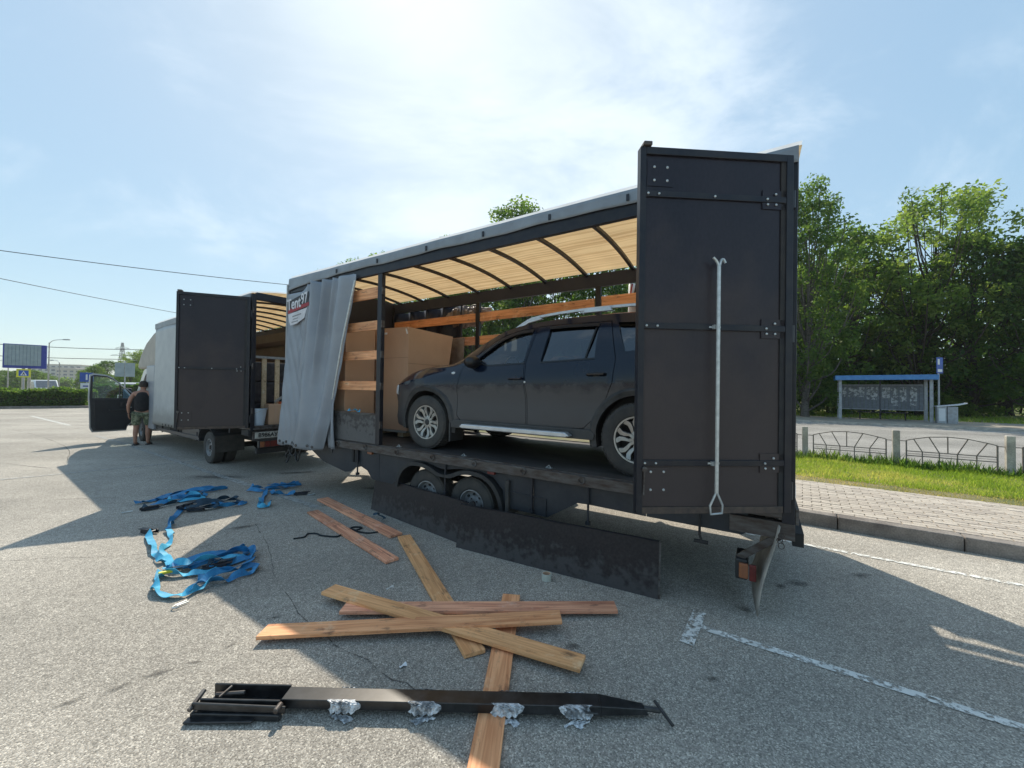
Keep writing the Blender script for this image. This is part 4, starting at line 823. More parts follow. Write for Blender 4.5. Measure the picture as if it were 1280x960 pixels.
# light front corner profile with second hanging flap
b = MB(); b.grid(lambda u, v: (5.34 + .17 * u + .03 * math.sin(v * 3), .03 + .03 * math.sin(u * 6 + v), .70 + .75 * v * (1 - .15 * u)), 12, 14); b.build('curtain_flap', M['tarp'], TR, smooth='all', solid=.003)
b = MB()
for k in range(4): b.box(6.55 - k * .42, 6.59 - k * .42, .12 - k * .01, .135 - k * .01, .665, .71)
b.build('curtain_buckle', M['plastic'], TR)
for k in range(7):
    u_ = .06 + k * .14; p_ = Vector(curtain(u_, .018)); q_ = Vector(curtain(u_ + .01, .018)); a_ = math.atan2((q_ - p_).y, (q_ - p_).x); b = MB(); b.lathe([(.008, .004), (.02, .006), (.02, -.001), (.008, -.001)], 12, (0, 0, 0), close=True); o = b.build('eyelet', M['rail'], TR); o.location = p_ + Vector((0, .006, .01)); o.rotation_euler = (0, 0, a_ + math.pi)
b = MB(); b.box(6.735, 6.765, -.06, .03, .84, 3.24); b.build('corner_profile', M['tarplight'], TR, bev=.006)
# print on the curtain
LG = Matrix.Translation((6.31, .085, 2.79)) @ Matrix.Scale(.9, 4) @ Matrix.Rotation(math.pi, 4, 'Z') @ Matrix.Rotation(R(90), 4, 'X')
def logo(parent, mtx, name, pieces):
    for nm, m, polys, dz in pieces:
        b = MB()
        for p in polys: b.prism(p, dz, dz + .002, 'z')
        o = b.build(nm, m, parent); o.matrix_local = mtx
logo(TR, LG, 'logo', [('print_band', M['logoblack'], [[(-.31, .01), (.33, .06), (.35, .27), (.02, .22), (-.30, .16)]], .0), ('print_stripe', M['logored'], [[(-.31, -.06), (.36, .03), (.36, .09), (-.31, .015)]], .001),
     ('print_shield', M['logowhite'], [[(-.30, -.07), (.30, .0), (.22, -.17), (-.02, -.25), (-.22, -.27), (-.27, -.2)]], .0), ('print_line', M['tarp'], [[(-.16, -.11), (.12, -.08), (.12, -.10), (-.16, -.13)], [(-.14, -.16), (.02, -.145), (.02, -.16), (-.14, -.175)], [(-.18, -.21), (.02, -.195), (.02, -.21), (-.18, -.225)]], .003)])
text('Tent', .27, M['logowhite'], TR, LG @ Matrix.Translation((-.12, .10, .003)) @ Matrix.Rotation(.07, 4, 'Z'), 'print_lettering', .85)
text('97', .25, M['logowhite'], TR, LG @ Matrix.Translation((.21, .16, .003)) @ Matrix.Rotation(.1, 4, 'Z'), 'print_lettering', .8)
# far curtain, bunched at both ends
def farc(x0, x1, zb, zt, y, n):
    return lambda u, v: (x0 + (x1 - x0) * u, y + .05 * math.sin(u * n + v * 1.5), zb + (zt - zb) * v)
b = MB(); b.grid(farc(4.85, 6.7, .8, 3.13, -TW - .05, 26), 70, 8); b.build('far_curtain', M['navy'], TR, smooth='all', solid=.003)
b = MB(); b.grid(farc(1.66, 1.84, .8, 3.12, -TW - .05, 9), 16, 8); b.build('far_curtain', M['white'], TR, smooth='all', solid=.003)
for q in ([(1.69, 3.1), (1.715, 3.1), (1.745, 2.92), (1.72, 2.92)], [(1.75, 3.1), (1.77, 3.1), (1.80, 2.92), (1.78, 2.92)]):
    b = MB(); b.prism(q, -TW - .0, -TW + .004); b.build('curtain_print', M['logored'] if q[0][0] > 1.72 else M['logoblack'], TR)
# doors
DR = swing_door(TR, (.055, .035, 0), R(36.8), 1.085, .79, 3.255, [(.836, 1.13), (1.13 + .002, 2.05), (2.052, 2.94), (2.942, 3.205)], (1.13, 2.05, 2.94))
D2 = swing_door(TR, (.05, -TW - .06, 0), R(-15), 1.085, .79, 3.255, [(.836, 2.05), (2.052, 3.205)], (1.13, 2.05, 2.94))
# rear underside: lamp, hanging flap, bumper, chains
b = MB(); b.grid(lambda u, v: (.12 + .115 * (1 - v) + .05 * u + .012 * math.sin(v * 5 + u * 3), .03 - .62 * u, .02 + .66 * v + .10 * u * (1 - v)), 6, 10); b.build('hanging_flap', mat('muddy_rubber', (.46, .41, .35), .7, (.26, .24, .21), 5, fine=(40, .2)), TR, smooth='all', solid=.008)
b = MB(); b.box(.30, .38, -.30, -.05, .22, .37); b.build('lamp_housing', M['plastic'], TR, bev=.01)
b = MB(); b.box(.245, .29, -.05, -.03, .23, .35); lp = b.build('tail_lamp', M['red'], TR, bev=.006)
b = MB(); b.box(.295, .355, -.048, -.026, .24, .35); b.build('amber_reflector', M['amber'], lp, bev=.006)
b = MB(); b.box(.02, .42, -.09, -.02, .58, .70); b.bar((.1, -.05, .6), (.36, -.1, .36), .03, .05); b.build('lamp_bracket', M['rail'], TR, bev=.004)
b = MB(); b.box(-.05, .02, -TW + .1, -.3, .46, .56); b.build('rear_bumper', M['dull'], TR)
b = MB(); b.box(.35, .95, -.5, -.42, .50, .66); b.build('cross_member', M['dull'], TR)
b = MB(); b.tube([(.62, -.02, .73), (.62, -.02, .50), (.6, -.02, .44)], .01, 6); b.tube([(.66, -.02, .45), (.56, -.02, .45)], .014, 6); b.build('support_rod', M['dull'], TR)
b = MB()
for k in range(3): z = .62 - k * .035; b.tube([(.10 + .01 * (k % 2) + .018 * math.cos(t), .03 + .012 * (k % 2) * math.sin(t), z + .022 * math.sin(t)) for t in [i * math.pi / 4 for i in range(9)]], .0035, 4)
b.build('chain', M['rail'], TR)
b = MB(); b.box(-.06, .02, -1.62, -1.3, .58, .74); b.build('step_plate', M['white'], TR, bev=.02)
# drawbar and cables
b = MB(); b.bar((6.7, -.55, .60), (7.7, -1.05, .58), .08, .10); b.bar((6.7, -1.65, .60), (7.7, -1.15, .58), .08, .10); b.bar((7.6, -1.1, .58), (8.05, -1.1, .56), .09, .09); b.build('drawbar', M['dull'], TR)
b = MB()
for q in ([(6.75, -.15, .70), (6.9, -.1, .45), (7.1, -.2, .42), (7.3, -.5, .62)], [(6.6, -.1, .70), (6.75, -.05, .38), (6.9, -.1, .34), (7.0, -.3, .60), (7.4, -.7, .66)], [(6.35, -.05, .70), (6.40, -.02, .42), (6.5, -.04, .44), (6.55, -.1, .66)]): b.tube(catmull(q, 6), .014, 6)
b.build('air_hose', M['plastic'], TR, smooth='all')
b = MB(); b.tube([(6.62 + .10 * math.cos(t), -.05, .56 + .10 * math.sin(t)) for t in [i * math.pi / 8 for i in range(17)]], .014, 6); b.build('hose_coil', M['plastic'], TR, smooth='all')

# galvanised tool hooked on the door
DM = TM @ Matrix.Translation((.055, .035, 0)) @ Matrix.Rotation(R(36.8), 4, 'Z')
pl_ = empty('hook_pole', mtx=DM @ Matrix.Translation((.555, .05, .80))); tag(pl_, 'long galvanised hook pole with a triangular handle hung on the open trailer door', 'hook pole')
b = MB(); b.tube([(0, 0, .14), (0, 0, 1.66)], .0125, 10); b.build('shaft', M['galv'], pl_, smooth=True)
b = MB(); b.tube(catmull([(0, 0, 1.64), (.012, 0, 1.68), (.04, 0, 1.71)], 3), .009, 6); b.tube(catmull([(0, 0, 1.64), (-.015, 0, 1.69), (-.03, 0, 1.70), (-.045, .0, 1.675)], 3), .009, 6); b.build('hook', M['galv'], pl_, smooth=True)
b = MB(); b.tube([(0, 0, .15), (-.042, 0, .06), (-.038, 0, .006), (.038, 0, .0), (.044, 0, .055), (0, 0, .15)], .0075, 6); b.build('handle', M['galv'], pl_, smooth=True)
for z in (1.13, 2.05): b = MB(); b.box(.535, .575, .010, .034, z - .014, z + .014); b.box(.515, .595, .008, .014, z - .006, z + .006); b.build('pole_clip', M['galv'], DR)

# ------------------------------------------------------------------ the car on the trailer
CX, CY = 2.505, -1.145
CAR = empty('parked_car', mtx=TM @ Matrix.Translation((CX, CY, .822))); tag(CAR, 'dusty dark blue five door SUV with silver roof rails standing on the trailer deck', 'car')
XS = [-2.14, -2.10, -2.0, -1.8, -1.6, -1.335, -1.0, -.5, 0, .15, .3, .5, .7, .9, 1.0, 1.15, 1.335, 1.6, 1.8, 1.95, 2.06, 2.13, 2.16]
TB = dict(
 w=[.76, .80, .845, .875, .89, .905, .895, .89, .89, .89, .89, .89, .892, .895, .898, .902, .905, .895, .868, .82, .74, .64, .55],
 zb=[.46, .36, .30, .28, .28, .29, .30, .30, .30, .30, .30, .30, .30, .30, .30, .29, .28, .25, .22, .23, .27, .34, .42],
 zs=[.98, 1.04, 1.09, 1.12, 1.125, 1.12, 1.085, 1.06, 1.045, 1.04, 1.035, 1.03, 1.03, 1.03, 1.03, 1.025, 1.015, .99, .955, .91, .85, .78, .70],
 ws=[.70, .75, .79, .82, .835, .845, .845, .85, .85, .85, .85, .848, .842, .832, .825, .815, .80, .77, .73, .68, .60, .52, .46],
 zr=[1.02, 1.12, 1.32, 1.47, 1.535, 1.555, 1.56, 1.555, 1.52, 1.495, 1.455, 1.36, 1.25, 1.13, 1.085, 1.075, 1.065, 1.04, 1.005, .955, .89, .81, .72],
 wr=[.62, .64, .63, .625, .625, .63, .635, .64, .645, .65, .655, .675, .70, .73, .74, .73, .71, .66, .60, .54, .47, .41, .36],
 zt=[1.03, 1.15, 1.37, 1.525, 1.59, 1.615, 1.63, 1.62, 1.575, 1.55, 1.51, 1.41, 1.295, 1.17, 1.11, 1.10, 1.09, 1.065, 1.03, .98, .91, .83, .73])
def ci(key, x):
    xs, ys = XS, TB[key]; x = min(max(x, xs[0]), xs[-1])
    i = max(0, min(len(xs) - 2, int(np.searchsorted(xs, x)) - 1)); h = xs[i + 1] - xs[i]; t = (x - xs[i]) / h
    def sl_(j):
        if j <= 0: return (ys[1] - ys[0]) / (xs[1] - xs[0])
        if j >= len(xs) - 1: return (ys[-1] - ys[-2]) / (xs[-1] - xs[-2])
        a = (ys[j] - ys[j - 1]) / (xs[j] - xs[j - 1]); c = (ys[j + 1] - ys[j]) / (xs[j + 1] - xs[j])
        return 0 if a * c <= 0 else 2 * a * c / (a + c)
    m0, m1 = sl_(i) * h, sl_(i + 1) * h
    return (2 * t ** 3 - 3 * t * t + 1) * ys[i] + (t ** 3 - 2 * t * t + t) * m0 + (-2 * t ** 3 + 3 * t * t) * ys[i + 1] + (t ** 3 - t * t) * m1
def section(x, ins=0, zbot=None):
    w, zb, zs, ws, zr, wr, zt = [ci(k, x) for k in ('w', 'zb', 'zs', 'ws', 'zr', 'wr', 'zt')]
    zb = zbot if zbot else zb; w -= ins; ws -= ins; wr -= ins; zt -= ins * .8; zr -= ins * .8
    mid = zb + (zs - zb) * .55
    P = [(0, zb), (w * .5, zb), (w * .86, zb + .0), (w * .955, zb + .035), (w * .978, zb + .12), (w * .966, mid - .14), (w * .968, mid - .02), (w * .992, mid + .07), (w * .999, mid + .115), (w * .985, mid + .115 + (zs - mid - .115) * .5), (w * .985 * .45 + ws * .55, zs - .035), (ws, zs)]
    for t in (.12, .3, .5, .7, .88): P.append((ws + (wr - ws) * t + .022 * math.sin(math.pi * t), zs + (zr - zs) * t))
    P.append((wr, zr))
    for t in (.06, .16, .32, .55, .8, 1): P.append((wr * (1 - t), zr + (zt - zr) * (1 - (1 - t) ** 2.6)))
    return P
def half(x, z):
    P = section(x)[3:18]
    for (y0, z0), (y1, z1) in zip(P[:-1], P[1:]):
        if z0 <= z <= z1 and z1 > z0: return y0 + (y1 - y0) * (z - z0) / (z1 - z0)
    return P[-1][0] if z > P[-1][1] else P[0][0]
def loft(xs, ins=0, zbot=None):
    vs, k = [], None
    for x in xs:
        P = section(x, ins, zbot); ring = [(x, y, z) for y, z in P] + [(x, -y, z) for y, z in P[-2:0:-1]]; k = len(ring); vs += ring
    n = len(xs); fs = [(i * k + j, i * k + (j + 1) % k, (i + 1) * k + (j + 1) % k, (i + 1) * k + j) for i in range(n - 1) for j in range(k)]
    fs += [tuple(range(k))[::-1], tuple((n - 1) * k + j for j in range(k))]
    m = MB(); m.add(vs, fs); return m
def boolean(o, c, op):
    md = o.modifiers.new('b', 'BOOLEAN'); md.operation = op; md.solver = 'EXACT'; md.object = c; md.use_self = False
    bpy.context.view_layer.update(); dg = bpy.context.evaluated_depsgraph_get(); me = bpy.data.meshes.new_from_object(o.evaluated_get(dg), depsgraph=dg)
    o.modifiers.remove(md); old = o.data; o.data = me; return o
def tmp(m): return m.build('tmp', None)
def kill(o): bpy.data.objects.remove(o)
xs = [-2.14, -2.125, -2.1, -2.05] + list(np.arange(-2.0, 2.0, .07)) + [2.0, 2.04, 2.08, 2.11, 2.135, 2.155]
shell = loft(xs).build('body', CARP['paint'], None)
WF = [(.57, 1.115), (.40, 1.06), (-.09, 1.075), (-.135, 1.435), (.03, 1.42), (.26, 1.345)]
WR_ = [(-.30, 1.08), (-.90, 1.105), (-.895, 1.445), (-.345, 1.452)]
WQ = [(-1.19, 1.155), (-1.60, 1.19), (-1.53, 1.44), (-1.09, 1.46)]
cuts = []
cav = loft(list(np.arange(-1.95, .91, .12)), .055, .40); cuts.append(tmp(cav))
for p in (WF, WR_, WQ): q = MB(); q.prism(p, -1.2, 1.2); cuts.append(tmp(q))
q = MB(); q.prism([(-.64, 1.17), (.64, 1.17), (.58, 1.45), (-.58, 1.45)], .25, 1.1, 'x'); cuts.append(tmp(q))
q = MB(); q.prism([(-.5, 1.2), (.5, 1.2), (.46, 1.47), (-.46, 1.47)], -2.2, -1.7, 'x'); cuts.append(tmp(q))
for x in (1.335, -1.335):
    for s_ in (1, -1):
        q = MB(); q.lathe([(.001, .52 * s_), (.405, .52 * s_), (.405, 1.1 * s_), (.001, 1.1 * s_)], 36, (x, 0, .345)); cuts.append(tmp(q))
for c in cuts: boolean(shell, c, 'DIFFERENCE'); kill(c)
DF = [(.775, 1.02), (.83, .75), (.835, .45), (.77, .385), (-.15, .375), (-.135, .70), (-.115, .9), (-.105, 1.08), (-.175, 1.475), (.04, 1.46), (.32, 1.385), (.60, 1.19)]
DRr = [(-.162, .375), (-.80, .40), (-.93, .52), (-1.03, .70), (-1.10, .86), (-1.12, 1.08), (-1.02, 1.485), (-.187, 1.487), (-.117, 1.08), (-.127, .9), (-.147, .70)]
def shrink(p, d):
    c = Vector((sum(a for a, _ in p) / len(p), sum(b_ for _, b_ in p) / len(p))); return [((a - c.x) * (1 - d) + c.x, (b_ - c.y) * (1 - d) + c.y) for a, b_ in p]
doors = []
for nm, poly in (('front_door', DF), ('rear_door', DRr)):
    for s_ in (1, -1):
        d = shell.copy(); d.data = shell.data; COL.objects.link(d); q = MB(); q.prism(shrink(poly, .013), .42 * s_, 1.2 * s_); c = tmp(q); boolean(d, c, 'INTERSECT'); kill(c); d.name = nm; d.parent = CAR; doors.append((d, s_, nm))
for poly in (DF, DRr):
    for s_ in (1, -1):
        q = MB(); q.prism(poly, .40 * s_, 1.2 * s_); c = tmp(q); boolean(shell, c, 'DIFFERENCE'); kill(c)
shell.parent = CAR
for o in [shell] + [d[0] for d in doors]:
    o.data.materials.clear(); o.data.materials.append(CARP['paint']); o.data.polygons.foreach_set('material_index', [0] * len(o.data.polygons))
    o.data.polygons.foreach_set('use_smooth', [True] * len(o.data.polygons)); o.data.set_sharp_from_angle(angle=R(28))
# glass set just inside the openings
def pane(poly, s_, m, nm='side_glass', parent=CAR, ins=.02, grow=.03):
    a = [Vector(p) for p in poly]; c = sum(a, Vector((0, 0))) / len(a); a = [p + (p - c).normalized() * grow for p in a]
    b = MB(); vs = [(c.x, s_ * (half(c.x, c.y) - ins), c.y)]; k = len(a); rings = 3
    for r_ in range(1, rings + 1):
        for i in range(k):
            p = c.lerp(a[i], r_ / rings); vs.append((p.x, s_ * (half(p.x, p.y) - ins), p.y))
    fs = [(0, 1 + i, 1 + (i + 1) % k) for i in range(k)]
    for r_ in range(rings - 1): fs += [(1 + r_ * k + i, 1 + (r_ + 1) * k + i, 1 + (r_ + 1) * k + (i + 1) % k, 1 + r_ * k + (i + 1) % k) for i in range(k)]
    b.add(vs, fs); return b.build(nm, m, parent, smooth='all')
for d, s_, nm in doors: pane(WF if nm[0] == 'f' else WR_, s_, G_CLEAR if nm[0] == 'f' else G_TINT, parent=d)
for s_ in (1, -1): pane(WQ, s_, G_TINT)
def xsurf(y, z, lo_, hi_):   # x on the upper surface at (y,z) between lo and hi by bisection
    for _ in range(24):
        m_ = (lo_ + hi_) / 2; P = section(m_)[17:]; zz = np.interp(-abs(y), [-p[0] for p in P], [p[1] for p in P])
        if zz > z: lo_ = m_
        else: hi_ = m_
    return lo_
b = MB(); b.grid(lambda u, v: (lambda y, z: (xsurf(y, z, .0, 1.1) - .02, y, z))((u * 2 - 1) * (.68 - .08 * v), 1.14 + .345 * v), 10, 6); b.build('windscreen', G_SCREEN, CAR, smooth='all')
b = MB(); b.grid(lambda u, v: (-2.06 + .31 * v, (u * 2 - 1) * .53, 1.17 + .33 * v), 4, 4); b.build('rear_window', G_TINT, CAR, smooth='all')
def onside(poly, s_, out_, m, nm, parent, th=.012, sub=6):
    """thin trim strip following the body side"""
    pts = catmull([Vector((p[0], p[1], 0)) for p in poly], sub); w_ = th
    b = MB(); vs = []
    for i, p in enumerate(pts):
        d = (pts[min(i + 1, len(pts) - 1)] - pts[max(i - 1, 0)]).normalized(); n = Vector((-d.y, d.x)); 
        for k_ in (-1, 1):
            x, z = p.x + n.x * w_ * k_, p.y + n.y * w_ * k_
            for oo in (-.012, out_): vs.append((x, s_ * (half(x, z) + oo), z))
    fs = [(i * 4 + a, i * 4 + c_, i * 4 + 4 + c_, i * 4 + 4 + a) for i in range(len(pts) - 1) for a, c_ in ((0, 1), (1, 3), (3, 2), (2, 0))]
    b.add(vs, fs + [(0, 1, 3, 2), tuple((len(pts) - 1) * 4 + j for j in (0, 2, 3, 1))]); return b.build(nm, m, parent)
for d, s_, nm in doors:
    win = WF if nm[0] == 'f' else WR_
    if nm[0] == 'f': onside([(.56, 1.105), (.40, 1.052), (-.10, 1.066)], s_, .004, CARP['trim'], 'window_seal', d, .008); onside([(-.135, 1.44), (.03, 1.427), (.27, 1.352), (.55, 1.16)], s_, .018, CARP['trim'], 'rain_visor', d, .018)
    else: onside([(-.30, 1.07), (-.90, 1.096)], s_, .004, CARP['trim'], 'window_seal', d, .008); onside([(-.34, 1.455), (-.62, 1.458), (-.90, 1.45)], s_, .018, CARP['trim'], 'rain_visor', d, .016); onside([(-.80, 1.10), (-.84, 1.28), (-.875, 1.45)], s_, -.004, CARP['trim'], 'window_divider', d, .008)
    hx = (.06, -.10) if nm[0] == 'f' else (-.86, -1.02); hz = .895 if nm[0] == 'f' else .935
    hb = MB(); xa, xb = hx; y0 = half((xa + xb) / 2, hz)
    hb.tube([(xa + .02, s_ * (y0 - .005), hz), (xa, s_ * (y0 + .028), hz + .004), (xb, s_ * (y0 + .032), hz + .006), (xb - .015, s_ * (y0 - .005), hz + .004)], [.012, .015, .015, .012], 8); hb.build('door_handle', CARP['paint'] if nm[0] == 'f' else CARP['trim'], d, smooth=True)
    cup = MB(); cup.lathe([(.001, y0 * s_ + .002 * s_), (.035, y0 * s_ + .002 * s_), (.038, y0 * s_ - .02 * s_)], 14, ((xa + xb) / 2, 0, hz - .008)); cup.build('handle_recess', CARP['trim'], d)
    if nm[0] == 'f': lk = MB(); lk.lathe([(.001, (y0 + .012) * s_), (.011, (y0 + .012) * s_), (.012, (y0 - .01) * s_)], 10, (xb - .035, 0, hz - .035)); lk.build('door_lock', CARP['silver'], d)
    # black lower moulding crease
# wheel arch cladding, sills, steps
for x in (1.335, -1.335):
    for s_ in (1, -1):
        b = MB(); n = 30; vs = []
        for i in range(n + 1):
            a = math.radians(-14 + 208 * i / n)
            for r_, oo in ((.40, -.05), (.398, .018), (.445, .022), (.475, -.004)):
                X, Z = x + r_ * math.cos(a), .345 + r_ * math.sin(a); yy = half(min(max(X, -2.05), 2.05), max(Z, .3))
                ya = max(yy, .80) if abs(X) > 1.7 else yy
                vs.append((X, s_ * (ya + oo), Z))
        b.add(vs, [(i * 4 + j, i * 4 + j + 1, i * 4 + 5 + j, i * 4 + 4 + j) for i in range(n) for j in range(3)]); b.build('arch_trim', CARP['clad'], CAR, smooth=True)
        l = MB(); vs = []
        for i in range(n + 1):
            a = math.radians(-16 + 212 * i / n)
            for yy in (.50, .87): vs.append((x + .403 * math.cos(a), s_ * yy, .345 + .403 * math.sin(a)))
        l.add(vs, [(2 * i, 2 * i + 1, 2 * i + 3, 2 * i + 2) for i in range(n)]); l.add([(x + .403 * math.cos(math.radians(q_)), s_ * .51, .345 + .403 * math.sin(math.radians(q_))) for q_ in range(-15, 200, 12)], [tuple(range(18))]); l.build('wheel_liner', M['dull'], CAR)
        f = MB(); fx = x - .42 if x > 0 else x - .44; f.box(fx - .01, fx + .015, s_ * .66, s_ * .90, .13, .36) if x > 0 else f.box(fx - .0, fx + .02, s_ * .66, s_ * .9, .16, .4); f.build('mud_flap', M['plastic'], CAR, bev=.004)
for s_ in (1, -1):
    b = MB(); b.prism([(.86, .40), (-.88, .40), (-.93, .36), (-.92, .30), (.92, .30), (.92, .36)], s_ * .80, s_ * .893); b.build('sill', CARP['clad'], CAR, bev=.008)
    b = MB(); q = [(.70, .33), (.66, .365), (-.66, .365), (-.71, .33), (-.66, .315), (.66, .315)]; b.prism(q, s_ * .90, s_ * .985); b.build('side_step', CARP['silver'], CAR, bev=.01)
    b = MB(); b.box(-.5, .5, min(s_ * .7, s_ * .9), max(s_ * .7, s_ * .9), .30, .318); b.build('step_bracket', M['dull'], CAR)
    # roof rail
    rp = [(.17, .615, 1.475), (.06, .60, 1.545), (-.1, .60, 1.60), (-.5, .60, 1.632), (-1.0, .60, 1.640), (-1.45, .595, 1.625), (-1.62, .59, 1.57)]
    b = MB(); q = catmull([(x, s_ * y, z) for x, y, z in rp], 5)
    for i in range(len(q) - 1): b.bar(q[i], q[i + 1], .035, .030)
    rl = b.build('roof_rail', CARP['silver'], CAR, bev=.004)
    b = MB(); b.prism([(.19, 1.465), (.04, 1.55), (-.16, 1.605), (-.20, 1.575), (-.02, 1.545), (.06, 1.50)], s_ * .585, s_ * .63); b.build('rail_foot', CARP['silver'], rl, bev=.006); b = MB(); b.prism([(-.72, 1.645), (-.68, 1.60), (-1.0, 1.60), (-.98, 1.65)], s_ * .585, s_ * .63); b.build('rail_foot', CARP['silver'], rl, bev=.006)
    # mirror
    b = MB(); vs = []
    b.lathe([(.02, -.0), (.075, .02), (.095, .07), (.09, .14), (.06, .19), (.001, .20)], 14, (0, 0, 0)); b.v = [(x_ * .95 + .02, y_, z_ * .80) for x_, y_, z_ in b.v]
    mr = b.build('wing_mirror', CARP['trim'], CAR, smooth='all'); mr.location = (.56, s_ * .80, 1.09); mr.scale = (1, s_, 1)
    b = MB(); b.bar((.03, .02, -.04), (.01, .10, -.05), .05, .035); b.build('mirror_arm', CARP['trim'], mr)
    # side repeater, headlamp, fog lamp, tail lamp
    b = MB(); b.lathe([(.001, half(.90, .965) + .012), (.022, half(.90, .965) + .009), (.03, half(.9, .965) - .01)], 14, (0, 0, 0)); b.v = [(x_ * 1.1 + .90, y_ * s_, z_ * .62 + .965) for x_, y_, z_ in b.v]; b.build('side_repeater', M['white'], CAR, smooth='all')
    b = MB(); b.grid(lambda u, v: (lambda X, Z: (X, s_ * (half(X, Z) + .004), Z))(1.93 + .19 * u, .68 + .04 * u + .13 * v * (1 - .3 * u)), 8, 5); b.build('headlamp', M['white'], CAR, smooth='all', solid=.01)
    b = MB(); b.grid(lambda u, v: (lambda X, Z: (X, s_ * (half(X, Z) + .004), Z))(-2.09 + .14 * u, .82 + .26 * v), 4, 6); b.build('tail_lamp', M['red'], CAR, smooth='all', solid=.01)
b = MB(); b.box(2.10, 2.175, -.42, .42, .60, .72); g_ = b.build('grille', CARP['trim'], CAR, bev=.01)
for k in range(3): b = MB(); b.box(2.176, 2.186, -.40, .40, .615 + k * .035, .63 + k * .035); b.build('grille_bar', CARP['silver'], g_)
b = MB(); b.box(1.95, 2.19, -.62, .62, .25, .46); b.build('front_bumper', CARP['clad'], CAR, bev=.05)
b = MB(); b.box(-2.19, -1.95, -.72, .72, .34, .52); b.build('rear_bumper', CARP['clad'], CAR, bev=.04)
b = MB(); b.box(2.19, 2.198, -.26, .26, .36, .47); b.build('number_plate', M['plate'], CAR)
b = MB(); b.box(-2.0, 1.9, -.72, .72, .285, .32); b.build('underbody', M['dull'], CAR)
# interior
for s_ in (1, -1):
    b = MB(); b.prism([(.25, .42), (-.25, .42), (-.36, .62), (-.50, 1.12), (-.43, 1.16), (-.28, .95), (-.20, .68), (.25, .66)], s_ * .18, s_ * .66); b.build('front_seat', CARP['interior'], CAR, bev=.04)
    b = MB(); b.prism([(-.44, 1.15), (-.52, 1.34), (-.42, 1.34), (-.38, 1.18)], s_ * .30, s_ * .54); b.build('headrest', CARP['interior'], CAR, bev=.03)
b = MB(); b.prism([(-.65, .42), (-1.2, .42), (-1.38, 1.15), (-1.28, 1.2), (-1.1, .72), (-.65, .68)], -.68, .68); b.build('rear_seat', CARP['interior'], CAR, bev=.04)
b = MB(); b.prism([(.88, .5), (.45, .6), (.42, .95), (.60, 1.06), (.88, 1.08)], -.76, .76); b.build('dashboard', CARP['interior'], CAR, bev=.02)
b = MB(); q = [(.36 + .05 * math.sin(t) * 1, .38 + .19 * math.cos(t), 1.00 + .18 * math.sin(t)) for t in [i * math.pi / 10 for i in range(21)]]; q = [(x - (z - 1) * .4, y, z) for x, y, z in q]; b.tube(q, .016, 6); b.bar((.36, .22, 1.0), (.36, .54, 1.0), .03, .03); b.bar((.36, .38, 1.0), (.60, .38, .9), .05, .05); b.build('steering_wheel', CARP['trim'], CAR)
# wheels: twelve-finger split-spoke alloys
def alloy(x, s_):
    r, w, rr = .338, .215, .212
    m = MB(); m.lathe([(rr * 1.0, -w * .45), (rr * .93, -w * .3), (rr * .92, w * .30), (rr * .98, w * .42), (rr * 1.02, w * .46), (rr * 1.02, w * .48), (rr * .95, w * .47), (rr * .93, w * .36)], 40)
    m.v = [(a, b_ * s_, c_) for a, b_, c_ in m.v]
    rim = m.build('wheel', M['alu'], CAR, smooth=True); rim.location = (x, s_ * .788, .338); rim.rotation_euler = (0, .35, 0)
    bk = MB(); bk.disc((0, -w * .05 * s_, 0), rr * .93, 28); bk.lathe([(rr * .60, w * .02 * s_), (rr * .62, w * .06 * s_), (rr * .2, w * .08 * s_)], 24); bk.build('brake', M['dull'], rim)
    for k in range(6):
        sp = MB(); a = k * math.pi / 3; ca, sa = math.cos(a), math.sin(a)
        def pt(rad, off, y): return (ca * rad - sa * off, y * w * s_, sa * rad + ca * off)
        for q_ in (-1, 1):
            # each finger leaves the hub, swings out and turns back to the rim
            path = [(.028, .012, .30), (.080, .017, .27), (.112, .040, .30), (.150, .056, .33), (.194, .046, .38)]
            wid = [.013, .015, .020, .021, .022]
            vs = []
            for (rad, off, y), ww in zip(path, wid):
                vs += [pt(rad, q_ * off - ww, y + .05), pt(rad, q_ * off + ww, y + .05), pt(rad, q_ * off + ww * 1.15, y - .12), pt(rad, q_ * off - ww * 1.15, y - .12)]
            fs = [(i * 4 + j, i * 4 + (j + 1) % 4, i * 4 + 4 + (j + 1) % 4, i * 4 + 4 + j) for i in range(4) for j in range(4)] + [(0, 1, 2, 3), (19, 18, 17, 16)]
            sp.add(vs, fs)
        sp.build('spoke', M['alu'], rim, bev=.002)
    hb = MB(); hb.lathe([(.045, .22 * w * s_), (.045, .33 * w * s_), (.030, .37 * w * s_), (.001, .37 * w * s_)], 18); hb.build('hub_cap', M['plastic'], rim, smooth=True)
    tyre(rim, r, rr, w)
for x in (1.335, -1.335):
    for s_ in (1, -1): alloy(x, s_)

